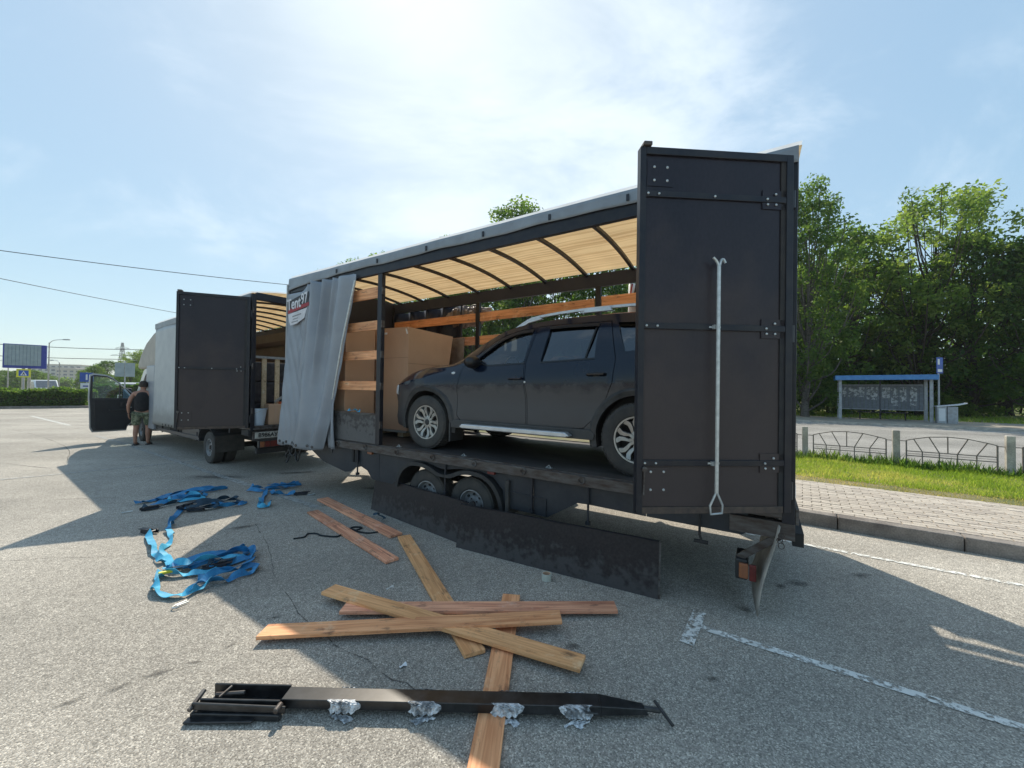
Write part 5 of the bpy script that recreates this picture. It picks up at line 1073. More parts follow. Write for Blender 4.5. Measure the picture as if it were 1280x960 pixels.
# ------------------------------------------------------------------ load beside the car
def at(mtx, x, y, z, rz=0): return mtx @ Matrix.Translation((x, y, z)) @ Matrix.Rotation(rz, 4, 'Z')
bx = empty('cardboard_box', mtx=at(TM, 4.76, -.77, .835)); tag(bx, 'huge brown cardboard box in front of the car, its top edge flaring outward', 'box')
def hexa(b, p):   # eight corners: bottom ring then top ring
    b.add(p, [(0, 3, 2, 1), (4, 5, 6, 7), (0, 1, 5, 4), (1, 2, 6, 5), (2, 3, 7, 6), (3, 0, 4, 7)])
b = MB(); hexa(b, [(0, 0, .10), (1.55, 0, .10), (1.55, -.74, .10), (0, -.74, .10), (0, 0, 1.69), (1.55, 0, 1.72), (1.6, -1.04, 1.70), (.02, -1.04, 1.66)]); b.build('carton', M['card'], bx, bev=.006)
b = MB(); b.box(-.02, 1.55, -.8, .03, .07, .099); b.build('base_sheet', M['tarplight'], bx)
for x in (.1, .7, 1.35): b = MB(); b.box(x, x + .12, -.75, -.02, 0, .07); b.build('skid', WOOD_L, bx)
b = MB(); b.box(-.004, .0, -.90, -.01, 1.13, 1.134); b.box(-.002, .8, .0005, .003, 1.22, 1.224); b.build('carton_seam', mat('seam', (.3, .19, .12), .8), bx)
b = MB(); b.box(.48, .56, .002, .012, 1.60, 1.63); b.bar((.04, .01, 1.66), (-.0, .02, 1.58), .02, .01); b.build('torn_tape', M['white'], bx)
b2 = empty('cardboard_box', mtx=at(TM, 5.42, -.16, .835)); tag(b2, 'paler tall cardboard carton standing behind the orange side boards near the grey curtain', 'box')
b = MB(); hexa(b, [(0, 0, 0), (1.15, 0, 0), (1.15, -.52, 0), (0, -.52, 0), (0, 0, 1.66), (1.15, 0, 1.66), (1.15, -.52, 1.66), (0, -.52, 1.66)]); b.build('carton', M['card2'], b2, bev=.006)
b = MB(); b.box(.30, .38, .0005, .003, .0, 1.66); b.build('carton_tape', M['card'], b2)
# crumpled bundle and blue strap
bu = empty('wrapped_bundle', mtx=at(TM, 4.85, -2.23, 2.86)); tag(bu, 'crumpled brown cloth and film bundle lying behind the large cardboard box', 'bundle')
b = MB()
def lump(u, v):
    a = u * 2 * math.pi; h = v * math.pi; r = 1 + .16 * math.sin(a * 5 + h * 3) + .10 * math.sin(a * 11 - h * 5) + .07 * math.sin(h * 17 + a * 3)
    return (.55 * r * math.cos(a) * math.sin(h), .10 * r * math.sin(a) * math.sin(h), .17 * r * math.cos(h) + .06)
b.grid(lump, 60, 30); b.build('wrap', mat('bundle_cloth', (.16, .115, .09), .55, (.30, .25, .22), 5, bump=.02, bscale=9), bu, smooth='all')
b = MB()
for k in range(5): q = catmull([(-.3 + k * .13, .08, -.02), (-.28 + k * .13, .11, .10), (-.22 + k * .12, .06, .20), (-.2 + k * .12, -.02, .2)], 5); b.tube(q, .016, 5)
b.build('fold', mat('bundle_film', (.30, .27, .26), .3, (.12, .1, .1), 9), bu, smooth='all')
tg = at(TM, 4.9, -1.6, .83); pb = empty('plywood_sheet', mtx=tg @ Matrix.Translation((-.15, -.35, 0))); tag(pb, 'narrow upright board leaning behind the large cardboard box', 'board')
b = MB(); hexa(b, [(-.02, 0, 0), (.4, 0, 0), (.4, -.02, 0), (-.02, -.02, 0), (-.10, 0, 1.66), (.4, 0, 1.66), (.4, -.02, 1.66), (-.10, -.02, 1.66)]); b.build('sheet', MATS['bundle_cloth'], pb)

# webbing straps
def ribbon(mb, pts, w=.045, tw=None, seed=0, z0=.012, n=9):
    rnd = random.Random(seed); q = catmull([(p[0], p[1], (p[2] if len(p) > 2 else z0)) for p in pts], n); k = len(q); vs = []
    ph = [rnd.uniform(0, 6.28) for _ in range(3)]
    for i, p in enumerate(q):
        d = (q[min(i + 1, k - 1)] - q[max(i - 1, 0)]); d.z = 0; d = d.normalized() if d.length > 1e-6 else Vector((1, 0, 0)); s_ = Vector((-d.y, d.x, 0))
        t = i / 9; a = .75 * math.sin(t * 1.7 + ph[0]) + .55 * math.sin(t * 3.1 + ph[1]) + (tw or 0)
        ww = s_ * math.cos(a) * w / 2 + Vector((0, 0, math.sin(a) * w / 2)); up_ = abs(math.sin(a)) * w / 2 + .004 + .006 * math.sin(t * 2.3 + ph[2]) ** 2
        c = p + Vector((0, 0, up_)); nrm = d.cross(ww).normalized() * .0015
        vs += [c - ww - nrm, c + ww - nrm, c + ww + nrm, c - ww + nrm]
    mb.add(vs, [(i * 4 + j, i * 4 + (j + 1) % 4, i * 4 + 4 + (j + 1) % 4, i * 4 + 4 + j) for i in range(k - 1) for j in range(4)] + [(0, 1, 2, 3), tuple((k - 1) * 4 + j for j in (3, 2, 1, 0))])
def strap_thing(name, label, webs, hw, cat='strap'):
    x0, y0 = webs[0][1][0][:2]; r = empty(name, (x0, y0, 0)); tag(r, label, cat, None)
    for i, (m, pts) in enumerate(webs):
        b = MB(); ribbon(b, [(p[0] - x0, p[1] - y0) + tuple(p[2:]) for p in pts], seed=i * 7 + int(abs(x0) * 10), w=.062); b.build('webbing', m, r, smooth=True)
    for kind, x, y, rz in hw:
        b = MB()
        if kind == 'ratchet':
            b.box(-.09, .09, -.03, -.025, .01, .045); b.box(-.09, .09, .025, .03, .01, .045); b.tube([(-.05, -.03, .03), (-.05, .03, .03)], .014, 8); b.tube([(.07, -.03, .03), (.07, .03, .03)], .008, 6); b.box(-.0, .13, -.026, .026, .046, .052); b.lathe([(.001, -.035), (.024, -.035), (.024, -.031), (.001, -.031)], 10, (-.05, 0, .03))
            o = b.build('ratchet', M['steel'], r, smooth=True)
        else:
            q = [(0, -.015, .012), (.05, -.01, .012), (.08, .0, .014), (.10, .022, .016), (.09, .045, .018), (.065, .045, .018)]; b.tube(catmull(q, 4), .005, 6); b.tube(catmull([(0, .015, .012), (.05, .012, .012), (.075, .02, .014)], 3), .005, 6)
            o = b.build('hook', M['galv'], r, smooth=True)
        o.location = (x - x0, y - y0, 0); o.rotation_euler = (0, 0, rz)
    return r
Bm, Cm, Dm = M['blue'], M['cyan'], M['dkblue']
strap_thing('ratchet_strap', 'blue ratchet strap in a loose heap, farthest left in the truck shadow', [
 (Bm, [(-5.13, 5.3), (-5.05, 5.55), (-5.0, 5.75), (-4.85, 5.95), (-4.72, 6.12), (-4.55, 6.2)]), (Bm, [(-4.55, 6.22), (-4.62, 6.0), (-4.80, 5.9), (-5.0, 5.8), (-5.06, 5.6), (-4.9, 5.45), (-4.75, 5.55), (-4.55, 5.62)]),
 (Cm, [(-4.85, 5.5), (-4.7, 5.35), (-4.6, 5.45), (-4.45, 5.6), (-4.55, 5.7), (-4.7, 5.75), (-4.85, 5.7)]), (Bm, [(-4.9, 5.3), (-4.78, 5.3), (-4.62, 5.5), (-4.5, 5.68), (-4.62, 5.85), (-4.8, 5.75, .04), (-4.7, 5.5, .04)]),
 (Dm, [(-4.85, 5.12), (-4.72, 5.08), (-4.68, 5.2), (-4.6, 5.35)]), (Bm, [(-5.08, 5.35), (-4.98, 5.6), (-4.8, 5.82, .05), (-4.6, 5.98, .03), (-4.45, 6.1)])],
 [('ratchet', -4.74, 5.1, 1.0), ('hook', -4.88, 5.02, 3.9)])
strap_thing('ratchet_strap', 'darkest blue strap with a ratchet, between the left heap and the sunlit wedge', [
 (Dm, [(-4.32, 5.2), (-4.2, 5.1), (-4.02, 5.12), (-3.9, 5.25), (-3.8, 5.42), (-3.92, 5.5), (-4.1, 5.38), (-4.25, 5.22)]), (Bm, [(-3.95, 5.18), (-3.8, 5.22), (-3.68, 5.32), (-3.72, 5.42), (-3.88, 5.36), (-4.0, 5.2)]),
 (Dm, [(-4.42, 5.3), (-4.3, 5.4), (-4.15, 5.5), (-4.05, 5.6), (-3.95, 5.62)]), (Dm, [(-4.3, 5.05), (-4.15, 5.02), (-4.0, 5.1, .03), (-3.9, 5.2, .03), (-4.05, 5.3)]),
 (Bm, [(-4.3, 5.1), (-4.2, 4.9), (-4.05, 4.65), (-3.93, 4.5), (-3.86, 4.38)])], [('ratchet', -4.1, 5.06, .2), ('ratchet', -4.36, 5.2, 1.4), ('hook', -4.2, 5.52, .6)])
strap_thing('ratchet_strap', 'blue strap heap at the tip of the sunlit wedge, nearest the trailer', [
 (Bm, [(-4.18, 6.26), (-4.05, 6.15), (-3.9, 6.2), (-3.75, 6.35), (-3.55, 6.5)]), (Bm, [(-3.95, 6.45), (-3.8, 6.3), (-3.6, 6.3), (-3.45, 6.4)]), (Bm, [(-4.1, 6.05), (-3.9, 6.0), (-3.7, 6.1), (-3.6, 6.25), (-3.75, 6.3, .04)]),
 (Bm, [(-3.85, 6.1), (-3.7, 5.85), (-3.55, 5.55), (-3.42, 5.3)]), (Cm, [(-3.6, 5.6), (-3.48, 5.42), (-3.36, 5.2), (-3.28, 5.25), (-3.35, 5.4)]), (Bm, [(-3.7, 6.0), (-3.55, 5.85), (-3.4, 5.82), (-3.25, 5.85)]), (Bm, [(-3.9, 6.25, .04), (-3.7, 6.2, .05), (-3.5, 6.3, .03), (-3.6, 6.45), (-3.8, 6.4)])],
 [('ratchet', -3.17, 5.86, .3), ('hook', -3.05, 5.83, .4)])
strap_thing('ratchet_strap', 'largest bright blue strap coil half in sunlight, with two long tails', [
 (Cm, [(-3.93, 4.22), (-3.78, 4.08), (-3.6, 3.92), (-3.42, 3.75), (-3.28, 3.62), (-3.15, 3.55)]), (Cm, [(-3.84, 4.36), (-3.66, 4.2), (-3.5, 4.0), (-3.4, 3.8), (-3.22, 3.65), (-3.05, 3.5)]),
 (Bm, [(-3.02, 3.42), (-2.95, 3.5), (-2.85, 3.6), (-2.72, 3.72), (-2.64, 3.86), (-2.58, 3.82), (-2.55, 3.7), (-2.68, 3.6), (-2.78, 3.5), (-2.85, 3.4)]),
 (Bm, [(-3.0, 3.4), (-2.85, 3.45, .03), (-2.68, 3.6, .04), (-2.52, 3.78, .03), (-2.46, 3.7), (-2.55, 3.52), (-2.66, 3.42)]), (Cm, [(-3.05, 3.45), (-2.9, 3.42, .05), (-2.75, 3.48, .06), (-2.62, 3.58, .05), (-2.5, 3.66, .03)]),
 (Cm, [(-3.0, 3.35), (-2.93, 3.25), (-2.84, 3.12), (-2.72, 3.02), (-2.58, 2.98), (-2.5, 3.02), (-2.46, 3.1), (-2.45, 3.2)]), (Cm, [(-2.98, 3.33), (-2.82, 3.32), (-2.7, 3.34), (-2.58, 3.42)]),
 (Bm, [(-2.58, 3.22), (-2.45, 3.3, .03), (-2.36, 3.42), (-2.3, 3.5), (-2.24, 3.42), (-2.28, 3.3), (-2.36, 3.22), (-2.46, 3.2)]), (Bm, [(-2.48, 3.02), (-2.48, 3.15, .04), (-2.44, 3.28, .05), (-2.36, 3.45, .04), (-2.4, 3.62)]),
 (Bm, [(-2.95, 3.4, .05), (-2.8, 3.55, .06), (-2.62, 3.7, .05), (-2.45, 3.72, .03), (-2.42, 3.6)]), (Dm, [(-2.7, 3.48, .03), (-2.6, 3.5, .05), (-2.52, 3.58, .04)])],
 [('ratchet', -2.62, 3.45, .5), ('hook', -2.42, 2.93, 4.2), ('hook', -4.0, 4.32, 2.6), ('ratchet', -3.97, 4.28, 2.9)])
yb = tag(MB().box(-.05, .05, -.012, .012, .03, .05).build('strap_label', M['signyellow'], None, bev=.004), 'small yellow tag on the bright blue strap coil', 'tag'); yb.location = (-2.92, 3.3, .012); yb.rotation_euler = (.2, .1, .9)
b = MB(); ribbon(b, [(0, 0, .0), (.06, .03, .01), (.12, -.02, .02), (.2, .03, .01), (.26, 0, 0)], w=.045); sb_ = b.build('blue_strap', M['cyan'], None, smooth=True); tag(sb_, 'scrap of bright blue strap on the low side panel in front of the carton', 'strap'); sb_.matrix_world = at(TM, 4.88, -.04, 1.245, 0)
# black rope
rp_ = MB(); q = catmull([(0, 0, .008), (.09, .05, .008), (.08, .14, .008), (.17, .15, .008), (.24, .10, .008), (.36, .07, .008), (.45, .08, .01), (.46, .25, .01), (.5, .35, .012), (.6, .34, .01), (.56, .26, .01), (.48, .3, .016), (.6, .22, .01), (.75, .18, .008), (.9, .26, .008), (1.0, .22, .008)], 6)
rp_.tube(q, .009, 6); o = rp_.build('rope', M['rope'], None, smooth='all'); o.location = (-2.32, 4.16, 0); tag(o, 'thin black cord snaking under the two short upper boards', 'rope')
# tape roll
tr_ = empty('tape_roll', (.31, 3.33, 0)); tag(tr_, 'pale roll of tape lying on the asphalt in front of the long dark panel', 'tape')
b = MB(); b.lathe([(.034, 0), (.042, 0), (.042, .055), (.034, .055)], 24, axis='z', close=True); b.build('roll', M['tape'], tr_, smooth=True)
b = MB(); b.lathe([(.031, .001), (.0335, .001), (.0335, .054), (.031, .054)], 24, axis='z', close=True); b.build('core', M['card'], tr_, smooth=True)

# loose boards on the asphalt
def plank(p, q, w, z0, z1, m, label, th=.025, roll_=0, ends=True):
    p, q = Vector((*p, z0)), Vector((*q, z1)); L_ = (q - p).length; d = (q - p).normalized()
    b = MB(); hexa(b, [(-L_ / 2, -w / 2, 0), (L_ / 2 - .003, -w / 2, 0), (L_ / 2 + .004, w / 2, 0), (-L_ / 2 + .006, w / 2, 0), (-L_ / 2, -w / 2, th), (L_ / 2 - .003, -w / 2, th), (L_ / 2 + .004, w / 2, th), (-L_ / 2 + .006, w / 2, th)])
    o = b.build('wooden_board', m, None, bev=.0025); o.location = (p + q) / 2; o.rotation_euler = (roll_, -math.asin(d.z), math.atan2(d.y, d.x))
    tag(o, label, 'board', 'loose orange boards on the asphalt'); return o
plank((-2.73, 5.63), (-1.25, 4.25), .15, .004, .004, WOOD_P, 'short reddish board nearest the left end of the dark panel')
plank((-2.57, 5.04), (-1.10, 3.63), .13, .004, .004, WOOD_P, 'short reddish board lying across the black cord, left of the other one')
plank((-1.16, 4.23), (-.21, 2.37), .135, .004, .004, WOOD_Y, 'yellowish board running diagonally under the crossed pile')
plank((.01, 3.04), (-.165, .98), .135, .004, .004, WOOD, 'board pointing straight at the camera, under the pile and the black beam')
plank((-1.20, 2.80), (.77, 2.84), .125, .031, .031, WOOD_P, 'pinkish horizontal board at the back of the pile')
plank((-1.40, 3.00), (.42, 2.25), .13, .060, .034, WOOD_Y, 'knotty board crossing the pile from upper left to lower right')
plank((-1.60, 2.52), (.345, 2.65), .13, .030, .068, WOOD, 'front horizontal board on top of the pile, longest to the left')

# drop sides leaning on the trailer wheels
def dropside(p, q, h, label, lean=.16, th=.018):
    p, q = Vector((*p, 0)), Vector((*q, 0)); L_ = (q - p).length; a = math.atan2((q - p).y, (q - p).x)
    r = empty('drop_side_panel', p, a); tag(r, label, 'side panel')
    n = 14; vs = []
    b = MB()
    for k in (0, 1):
        for j in (0, 1):
            for i in range(n + 1):
                x = L_ * i / n; y = lean * h * j + k * th; vs.append((x, y, .0 + h * j - .004 * math.sin(i) * j))
    f = []
    for i in range(n):
        f += [(i, i + 1, n + 1 + i + 1, n + 1 + i), (2 * (n + 1) + i, 3 * (n + 1) + i, 3 * (n + 1) + i + 1, 2 * (n + 1) + i + 1), (n + 1 + i, n + 2 + i, 3 * (n + 1) + i + 1, 3 * (n + 1) + i), (i, 2 * (n + 1) + i, 2 * (n + 1) + i + 1, i + 1)]
    f += [(0, n + 1, 3 * (n + 1), 2 * (n + 1)), (n, 2 * n + 1 + 1 + n, 3 * n + 2 + n + 1, 2 * n + 1)][:1]
    f += [(n, 3 * (n + 1) - 1, 4 * (n + 1) - 1, 2 * (n + 1) - 1)]
    b.add(vs, f); b.build('panel', M['plydirty'], r)
    b = MB(); b.bar((L_ + .004, th / 2, .0), (L_ + .004, lean * h + th / 2, h), .02, .004, (0, 1, 0)); b.build('end_strip', M['rail'], r)
    b = MB(); b.bar((.0, lean * h + th / 2, h + .004), (L_, lean * h + th / 2, h + .004), th + .004, .007); b.build('top_strip', M['frame'], r)
    return r
dropside((-1.88, 5.22), (-.50, 4.05), .42, 'short dirty dark side panel leaning in front of the first trailer wheel')
dropside((-.56, 3.99), (1.145, 3.03), .42, 'long dark side panel standing on the asphalt below the trailer deck')

# black steel beam with cling film
bmE = empty('steel_beam', (-1.55, 1.99, .03), math.atan2(-.04, 2.25)); tag(bmE, 'long black steel beam with hinged bracket and four lumps of cling film', 'beam')
b = MB(); b.box(.42, 2.0, -.042, .042, .0, .046); b.box(.02, .42, -.052, -.0421, -.02, .046); b.box(.02, .42, .0421, .052, -.02, .05); b.box(.02, .42, -.042, .042, -.02, -.012); b.build('channel', M['blackmetal'], bmE, bev=.003)
b = MB(); hexa(b, [(2.0, -.042, 0), (2.24, -.02, -.01), (2.24, .02, -.01), (2.0, .042, 0), (2.0, -.042, .046), (2.22, -.02, .02), (2.22, .02, .02), (2.0, .042, .046)]); b.build('tapered_end', M['blackmetal'], bmE, bev=.003)
b = MB(); b.box(.0, .44, -.088, -.062, -.026, .004); b.bar((.0, -.074, .03), (.46, -.070, .018), .012, .034); b.bar((-.01, -.10, -.02), (.32, -.092, -.014), .036, .010); b.build('hinged_arm', M['blackmetal'], bmE, bev=.004)
b = MB(); b.lathe([(.001, -.104), (.012, -.102), (.014, -.094), (.014, -.06)], 12, (.43, 0, .035)); b.tube([(.06, 0, .03), (.2, .01, .035)], .009, 6); b.tube([(.1, -.03, .04), (.12, .03, .05)], .006, 6); b.tube([(-.0, -.09, .02), (-.0, .0, .05)], .012, 6); b.build('bolt', M['rail'], bmE, smooth=True)
b = MB(); b.tube([(2.22, 0, .01), (2.30, .0, .0)], .012, 8); b.tube([(2.285, .035, .02), (2.335, -.075, -.01)], .008, 8); b.tube([(1.92, -.06, .03), (1.98, -.062, .03)], .005, 5); b.build('hook', M['blackmetal'], bmE, smooth=True)
for i, x in enumerate((.73, 1.13, 1.54, 1.88)):
    rnd = random.Random(i); ph = [rnd.uniform(0, 6) for _ in range(4)]
    def wrap(u, v):   # crinkled film stretched over the front side of the beam
        a = -.95 + v * 2.1; env = min(1, 6 * u, 6 * (1 - u)) * min(1, 5 * v, 5 * (1 - v))
        t = u * 2.2 + a * .9
        ex = env * (.003 + .010 * abs(math.sin(t * 6.1 + ph[0] + math.sin(a * 4 + ph[1]))) + .006 * abs(math.sin(u * 19 - a * 9 + ph[2])) + .004 * abs(math.sin(u * 43 + a * 17)))
        cy, cz = math.cos(a), math.sin(a)
        return (x - .075 + .15 * u + .012 * math.sin(a * 3.3 + ph[3]), -(.042 + ex) * math.copysign(abs(cy) ** .3, cy), .022 + (.025 + ex * .7) * math.copysign(abs(cz) ** .5, cz))
    b = MB(); b.grid(wrap, 44, 26); b.build('cling_film', WRAP, bmE, smooth=True, ang=18)
    b = MB(); b.grid(lambda u, v: (x - .045 + .09 * u + .02 * math.sin(v * 4 + ph[0]), -.050 - .03 * v * (1 + .4 * math.sin(u * 7 + ph[2])), .006 * (1 - v) + .007 * abs(math.sin(u * 11 + v * 6 + ph[1])) - .026), 18, 8); b.build('film_flap', WRAP, bmE, smooth=True, ang=18)
    b = MB(); b.grid(lambda u, v: (x - .05 + .09 * u + .015 * math.sin(v * 5 + ph[2]), .043 + .035 * v, .042 + .010 * abs(math.sin(u * 11 + v * 5 + ph[0])) - .05 * v), 12, 6); b.build('film_flap', WRAP, bmE, smooth=True, ang=20)

# small litter
for (x, y, sz, lb, m) in ((-.62, 2.28, .022, 'small white paper scrap on the shaded asphalt left of the crossed boards', M['white']), (-.93, 3.02, .03, 'little metal catch lying on the knotty diagonal board', M['galv'])):
    zz = .012 if m == M['white'] else .083
    b = MB(); b.grid(lambda u, v: ((u - .5) * sz * 2, (v - .5) * sz, .004 + .006 * math.sin(u * 5) * math.sin(v * 4 + 1)), 5, 4); o = b.build('litter', m, None, solid=.002); o.location = (x, y, zz - .008); o.rotation_euler = (0, 0, .7); tag(o, lb, 'litter' if m == M['white'] else 'catch'); o.name = 'paper_scrap' if m == M['white'] else 'metal_catch'
b = MB(); ribbon(b, [(0, 0, 0), (.06, .05, .02), (.13, .02, .03), (.2, .07, .01), (.27, .02, 0)], w=.03, seed=4); o = b.build('cord', M['dkblue'], None, smooth=True); o.location = (-1.72, 4.86, .03); o.rotation_euler = (0, 0, -.9); tag(o, 'scrap of dark blue cord on the end of the upper short board', 'cord')

# ------------------------------------------------------------------ truck
TK = empty('box_truck', mtx=KM); tag(TK, 'grey curtain sided truck parked ahead of the trailer with rear and cab doors open', 'truck')
KL, KW = 6.1, 2.15
b = MB(); b.box(.0, KL, -KW, 0, .86, .92); b.build('deck', M['deck'], TK)
b = MB(); b.box(-.03, -.001, -KW, 0, .84, .93); b.box(-.06, -.031, -KW + .05, -.05, .86, .885); b.build('rear_sill', M['rail'], TK, bev=.004)
b = MB(); b.grid(lambda u, v: (.06 + u * (KL - .06), .015 + .014 * math.sin(u * 15 + v * 1.4) * (1 - .4 * v) + .02 * (1 - v) ** 3, (lambda zb: zb + (3.16 - zb) * v)(.62 if u > .62 else .88 if u < .55 else .88 - .26 * (u - .55) / .07)), 90, 24); b.build('side_curtain', M['tarplight'], TK, smooth='all', solid=.003)
b = MB(); b.grid(lambda u, v: (.06 + u * (KL - .06), -KW - .015, .62 + (3.16 - .62) * v), 30, 6); b.build('side_curtain', M['tarplight'], TK, smooth='all', solid=.003)
b = MB()
for k in range(9): b.box(3.9 + k * .25, 3.92 + k * .25, .034, .044, .63, .68)
b.build('curtain_buckle', M['plastic'], TK)
for y in (-.0, -KW): b = MB(); b.box(.0, KL, y - .03, y + .028, 3.16, 3.30); b.build('top_rail', M['hem'] if y > -1 else M['frame'], TK, bev=.006)
for x in (.0, KL):
    for y in (-.035, -KW + .035): b = MB(); b.box(x - .04, x + .04, y - .035, y + .035, .84, 3.30); b.build('corner_post', M['frame'], TK, bev=.005)
for z in (1.2, 2.0, 3.0): b = MB(); b.tube([(-.045, -.02, z - .05), (-.045, -.02, z + .05)], .014, 8); b.build('hinge', M['rail'], TK, smooth=True)
b = MB(); b.box(-.04, .04, -KW + .071, -.071, 3.20, 3.33); b.build('rear_header', M['frame'], TK, bev=.004)
b = MB(); b.box(KL - .04, KL, -KW, 0, .86, 3.3); b.build('front_wall', M['ply'], TK)
roof(TK, KL, KW, 3.29, .12); bows(TK, [.35 + .62 * k for k in range(10)], KW, 3.26, .12)
for z in (1.5, 1.95, 2.4, 2.85):
    board(TK, .08, 3.0, -KW + .06, z, .13, M['ply']); board(TK, 3.05, 6.0, -KW + .06, z, .13, M['ply'])
board(TK, .08, 3.0, -KW + .07, 2.45, .13, WOOD)
b = MB(); b.box(.1, 6.0, -KW + .02, -KW + .04, .9, 3.15); b.build('lining', mat('inner_curtain', (.13, .12, .11), .7, (.1, .09, .085), 3), TK)
D3 = swing_door(TK, (-.03, .02, 0), R(57.5), 1.055, .90, 3.225, [(.946, 1.93), (1.932, 3.175)], (1.94,), name='rear_door')
D4 = swing_door(TK, (-.03, -KW - .05, 0), R(-4), 1.055, .90, 3.225, [(.946, 1.93), (1.932, 3.175)], (1.94,), name='rear_door')
# frame, tank, guards
b = MB()
for y in (-.6, -KW + .6): b.box(-.1, 8.6, y - .04, y + .04, .50, .70)
for k in range(8): b.box(.3 + k * .8, .38 + k * .8, -KW + .08, -.08, .72, .86)
b.build('chassis', M['dull'], TK)
b = MB(); b.box(2.75, 4.0, -.35, -.06, .42, .78); b.build('tool_box', M['skirt'], TK, bev=.02)
b = MB(); b.box(4.1, 5.1, -.4, -.08, .40, .74); b.build('fuel_tank', M['dull'], TK, bev=.05)
for z in (.45, .62): b = MB(); b.box(2.7, 5.9, -.05, -.03, z, z + .08); b.build('side_guard', M['skirt'], TK, bev=.006)
for x in (2.9, 4.3, 5.6): b = MB(); b.box(x, x + .04, -.08, -.051, .42, .84); b.build('guard_bracket', M['dull'], TK)
for s_, yy in ((1, -.16), (-1, -KW + .16)):
    steel_wheel(TK, (2.21, yy, .335), .335, .19, s_); steel_wheel(TK, (2.21, yy - s_ * .23, .335), .333, .19, s_)
    steel_wheel(TK, (7.85, yy, .335), .335, .19, s_)
    b = MB(); q = [(1.70, .36), (1.72, .52), (1.80, .66), (1.95, .74), (2.2, .77), (2.45, .74), (2.6, .66), (2.68, .52)]; qq = [Vector((p[0], 0, p[1])) for p in q]
    for u, v in zip(qq[:-1], qq[1:]): b.add([(u.x, yy - .38 * s_, u.z), (u.x, yy + .15 * s_, u.z), (v.x, yy + .15 * s_, v.z), (v.x, yy - .38 * s_, v.z)], [(0, 1, 2, 3)])
    b.build('mudguard', M['plastic'], TK, solid=.012)
    b = MB(); b.box(1.68, 1.70, min(yy - .38 * s_, yy + .15 * s_), max(yy - .38 * s_, yy + .15 * s_), .28, .62); b.build('mud_flap', M['rubber'], TK)
b = MB(); b.tube([(2.21, -KW + .2, .335), (2.21, -.2, .335)], .06, 8); b.lathe([(.001, -.2), (.16, -.08), (.16, .08), (.001, .2)], 12, (2.21, -KW / 2, .335)); b.build('axle', M['dull'], TK)
b = MB(); b.box(-.06, .02, -KW + .25, -.10, .42, .52); b.build('rear_bumper', M['dull'], TK, bev=.008)
pf = MB(); pf.box(-.085, -.06, -.62, -.03, .69, .83); pf = pf.build('plate_holder', M['rail'], TK, bev=.003)
b = MB(); b.box(-.090, -.086, -.595, -.06, .705, .815); pl2 = b.build('number_plate', M['plate'], TK)
PM = Matrix.Translation((-.0915, -.33, .76)) @ Matrix.Rotation(R(-90), 4, 'Z') @ Matrix.Rotation(R(90), 4, 'X')
text('B986AУ', .105, M['logoblack'], pl2, PM @ Matrix.Translation((-.055, -.002, 0)), 'plate_lettering', .92)
text('196', .06, M['logoblack'], pl2, PM @ Matrix.Translation((.205, .012, 0)), 'plate_lettering', .9)
for y0, y1 in ((-.50, -.12), (-KW + .12, -KW + .5)):
    b = MB(); b.box(-.10, -.03, y0, y1, .53, .66); h = b.build('lamp_housing', M['plastic'], TK, bev=.008)
    b = MB(); b.box(-.112, -.1005, y0 + .02, (y0 + y1) / 2, .545, .645); b.build('tail_lamp', M['red'], h, bev=.004)
    b = MB(); b.box(-.112, -.1005, (y0 + y1) / 2 + .01, y1 - .1, .545, .645); b.build('brake_lamp', M['red'], h, bev=.004)
    b = MB(); b.box(-.112, -.1005, y1 - .09, y1 - .02, .545, .645); b.build('indicator_lamp', M['amber'], h, bev=.004)
b = MB(); b.box(-.045, .25, -.02, .03, .76, .86); b.build('rear_bracket', M['dull'], TK)
# cab: shell with an open door
CP_ = [(6.18, .42), (6.18, 2.12), (7.55, 2.14), (7.75, 2.08), (8.62, 1.36), (9.30, 1.12), (9.50, .95), (9.52, .45), (8.35, .42), (8.22, .62), (8.02, .75), (7.72, .75), (7.5, .62), (7.36, .42)]
cab = MB(); cab.prism([(x, z) for x, z in CP_], -KW + .1, -.08); cab = cab.build('cab', M['cabpaint'], TK)
hole = MB(); hole.prism([(6.26, .80), (6.26, 2.05), (7.55, 2.06), (8.42, 1.42), (8.30, .80)], -KW + .16, -.14); h1 = tmp(hole); h1.matrix_world = KM; bpy.context.view_layer.update(); boolean(cab, h1, 'DIFFERENCE'); kill(h1)
hole = MB(); hole.prism([(6.95, .66), (6.95, 1.98), (7.50, 1.98), (8.30, 1.40), (8.30, 1.0), (8.05, .80), (7.55, .66)], -.6, .4); h1 = tmp(hole); h1.matrix_world = KM; bpy.context.view_layer.update(); boolean(cab, h1, 'DIFFERENCE'); kill(h1)
hole = MB(); hole.prism([(-KW + .25, 1.42), (-.23, 1.42), (-.30, 2.0), (-KW + .32, 2.0)], 7.7, 9.0, 'x'); h1 = tmp(hole); h1.matrix_world = KM; bpy.context.view_layer.update(); boolean(cab, h1, 'DIFFERENCE'); kill(h1)
for p in cab.data.polygons: p.material_index = 0
cab.data.materials.clear(); cab.data.materials.append(M['cabpaint']); cab.modifiers.new('bevel', 'BEVEL').width = .025
b = MB(); b.add([(8.60, -.2, 1.38), (8.60, -KW + .22, 1.38), (7.72, -KW + .28, 2.06), (7.72, -.26, 2.06)], [(0, 1, 2, 3)]); b.build('windscreen', G_SCREEN, TK, solid=.006)
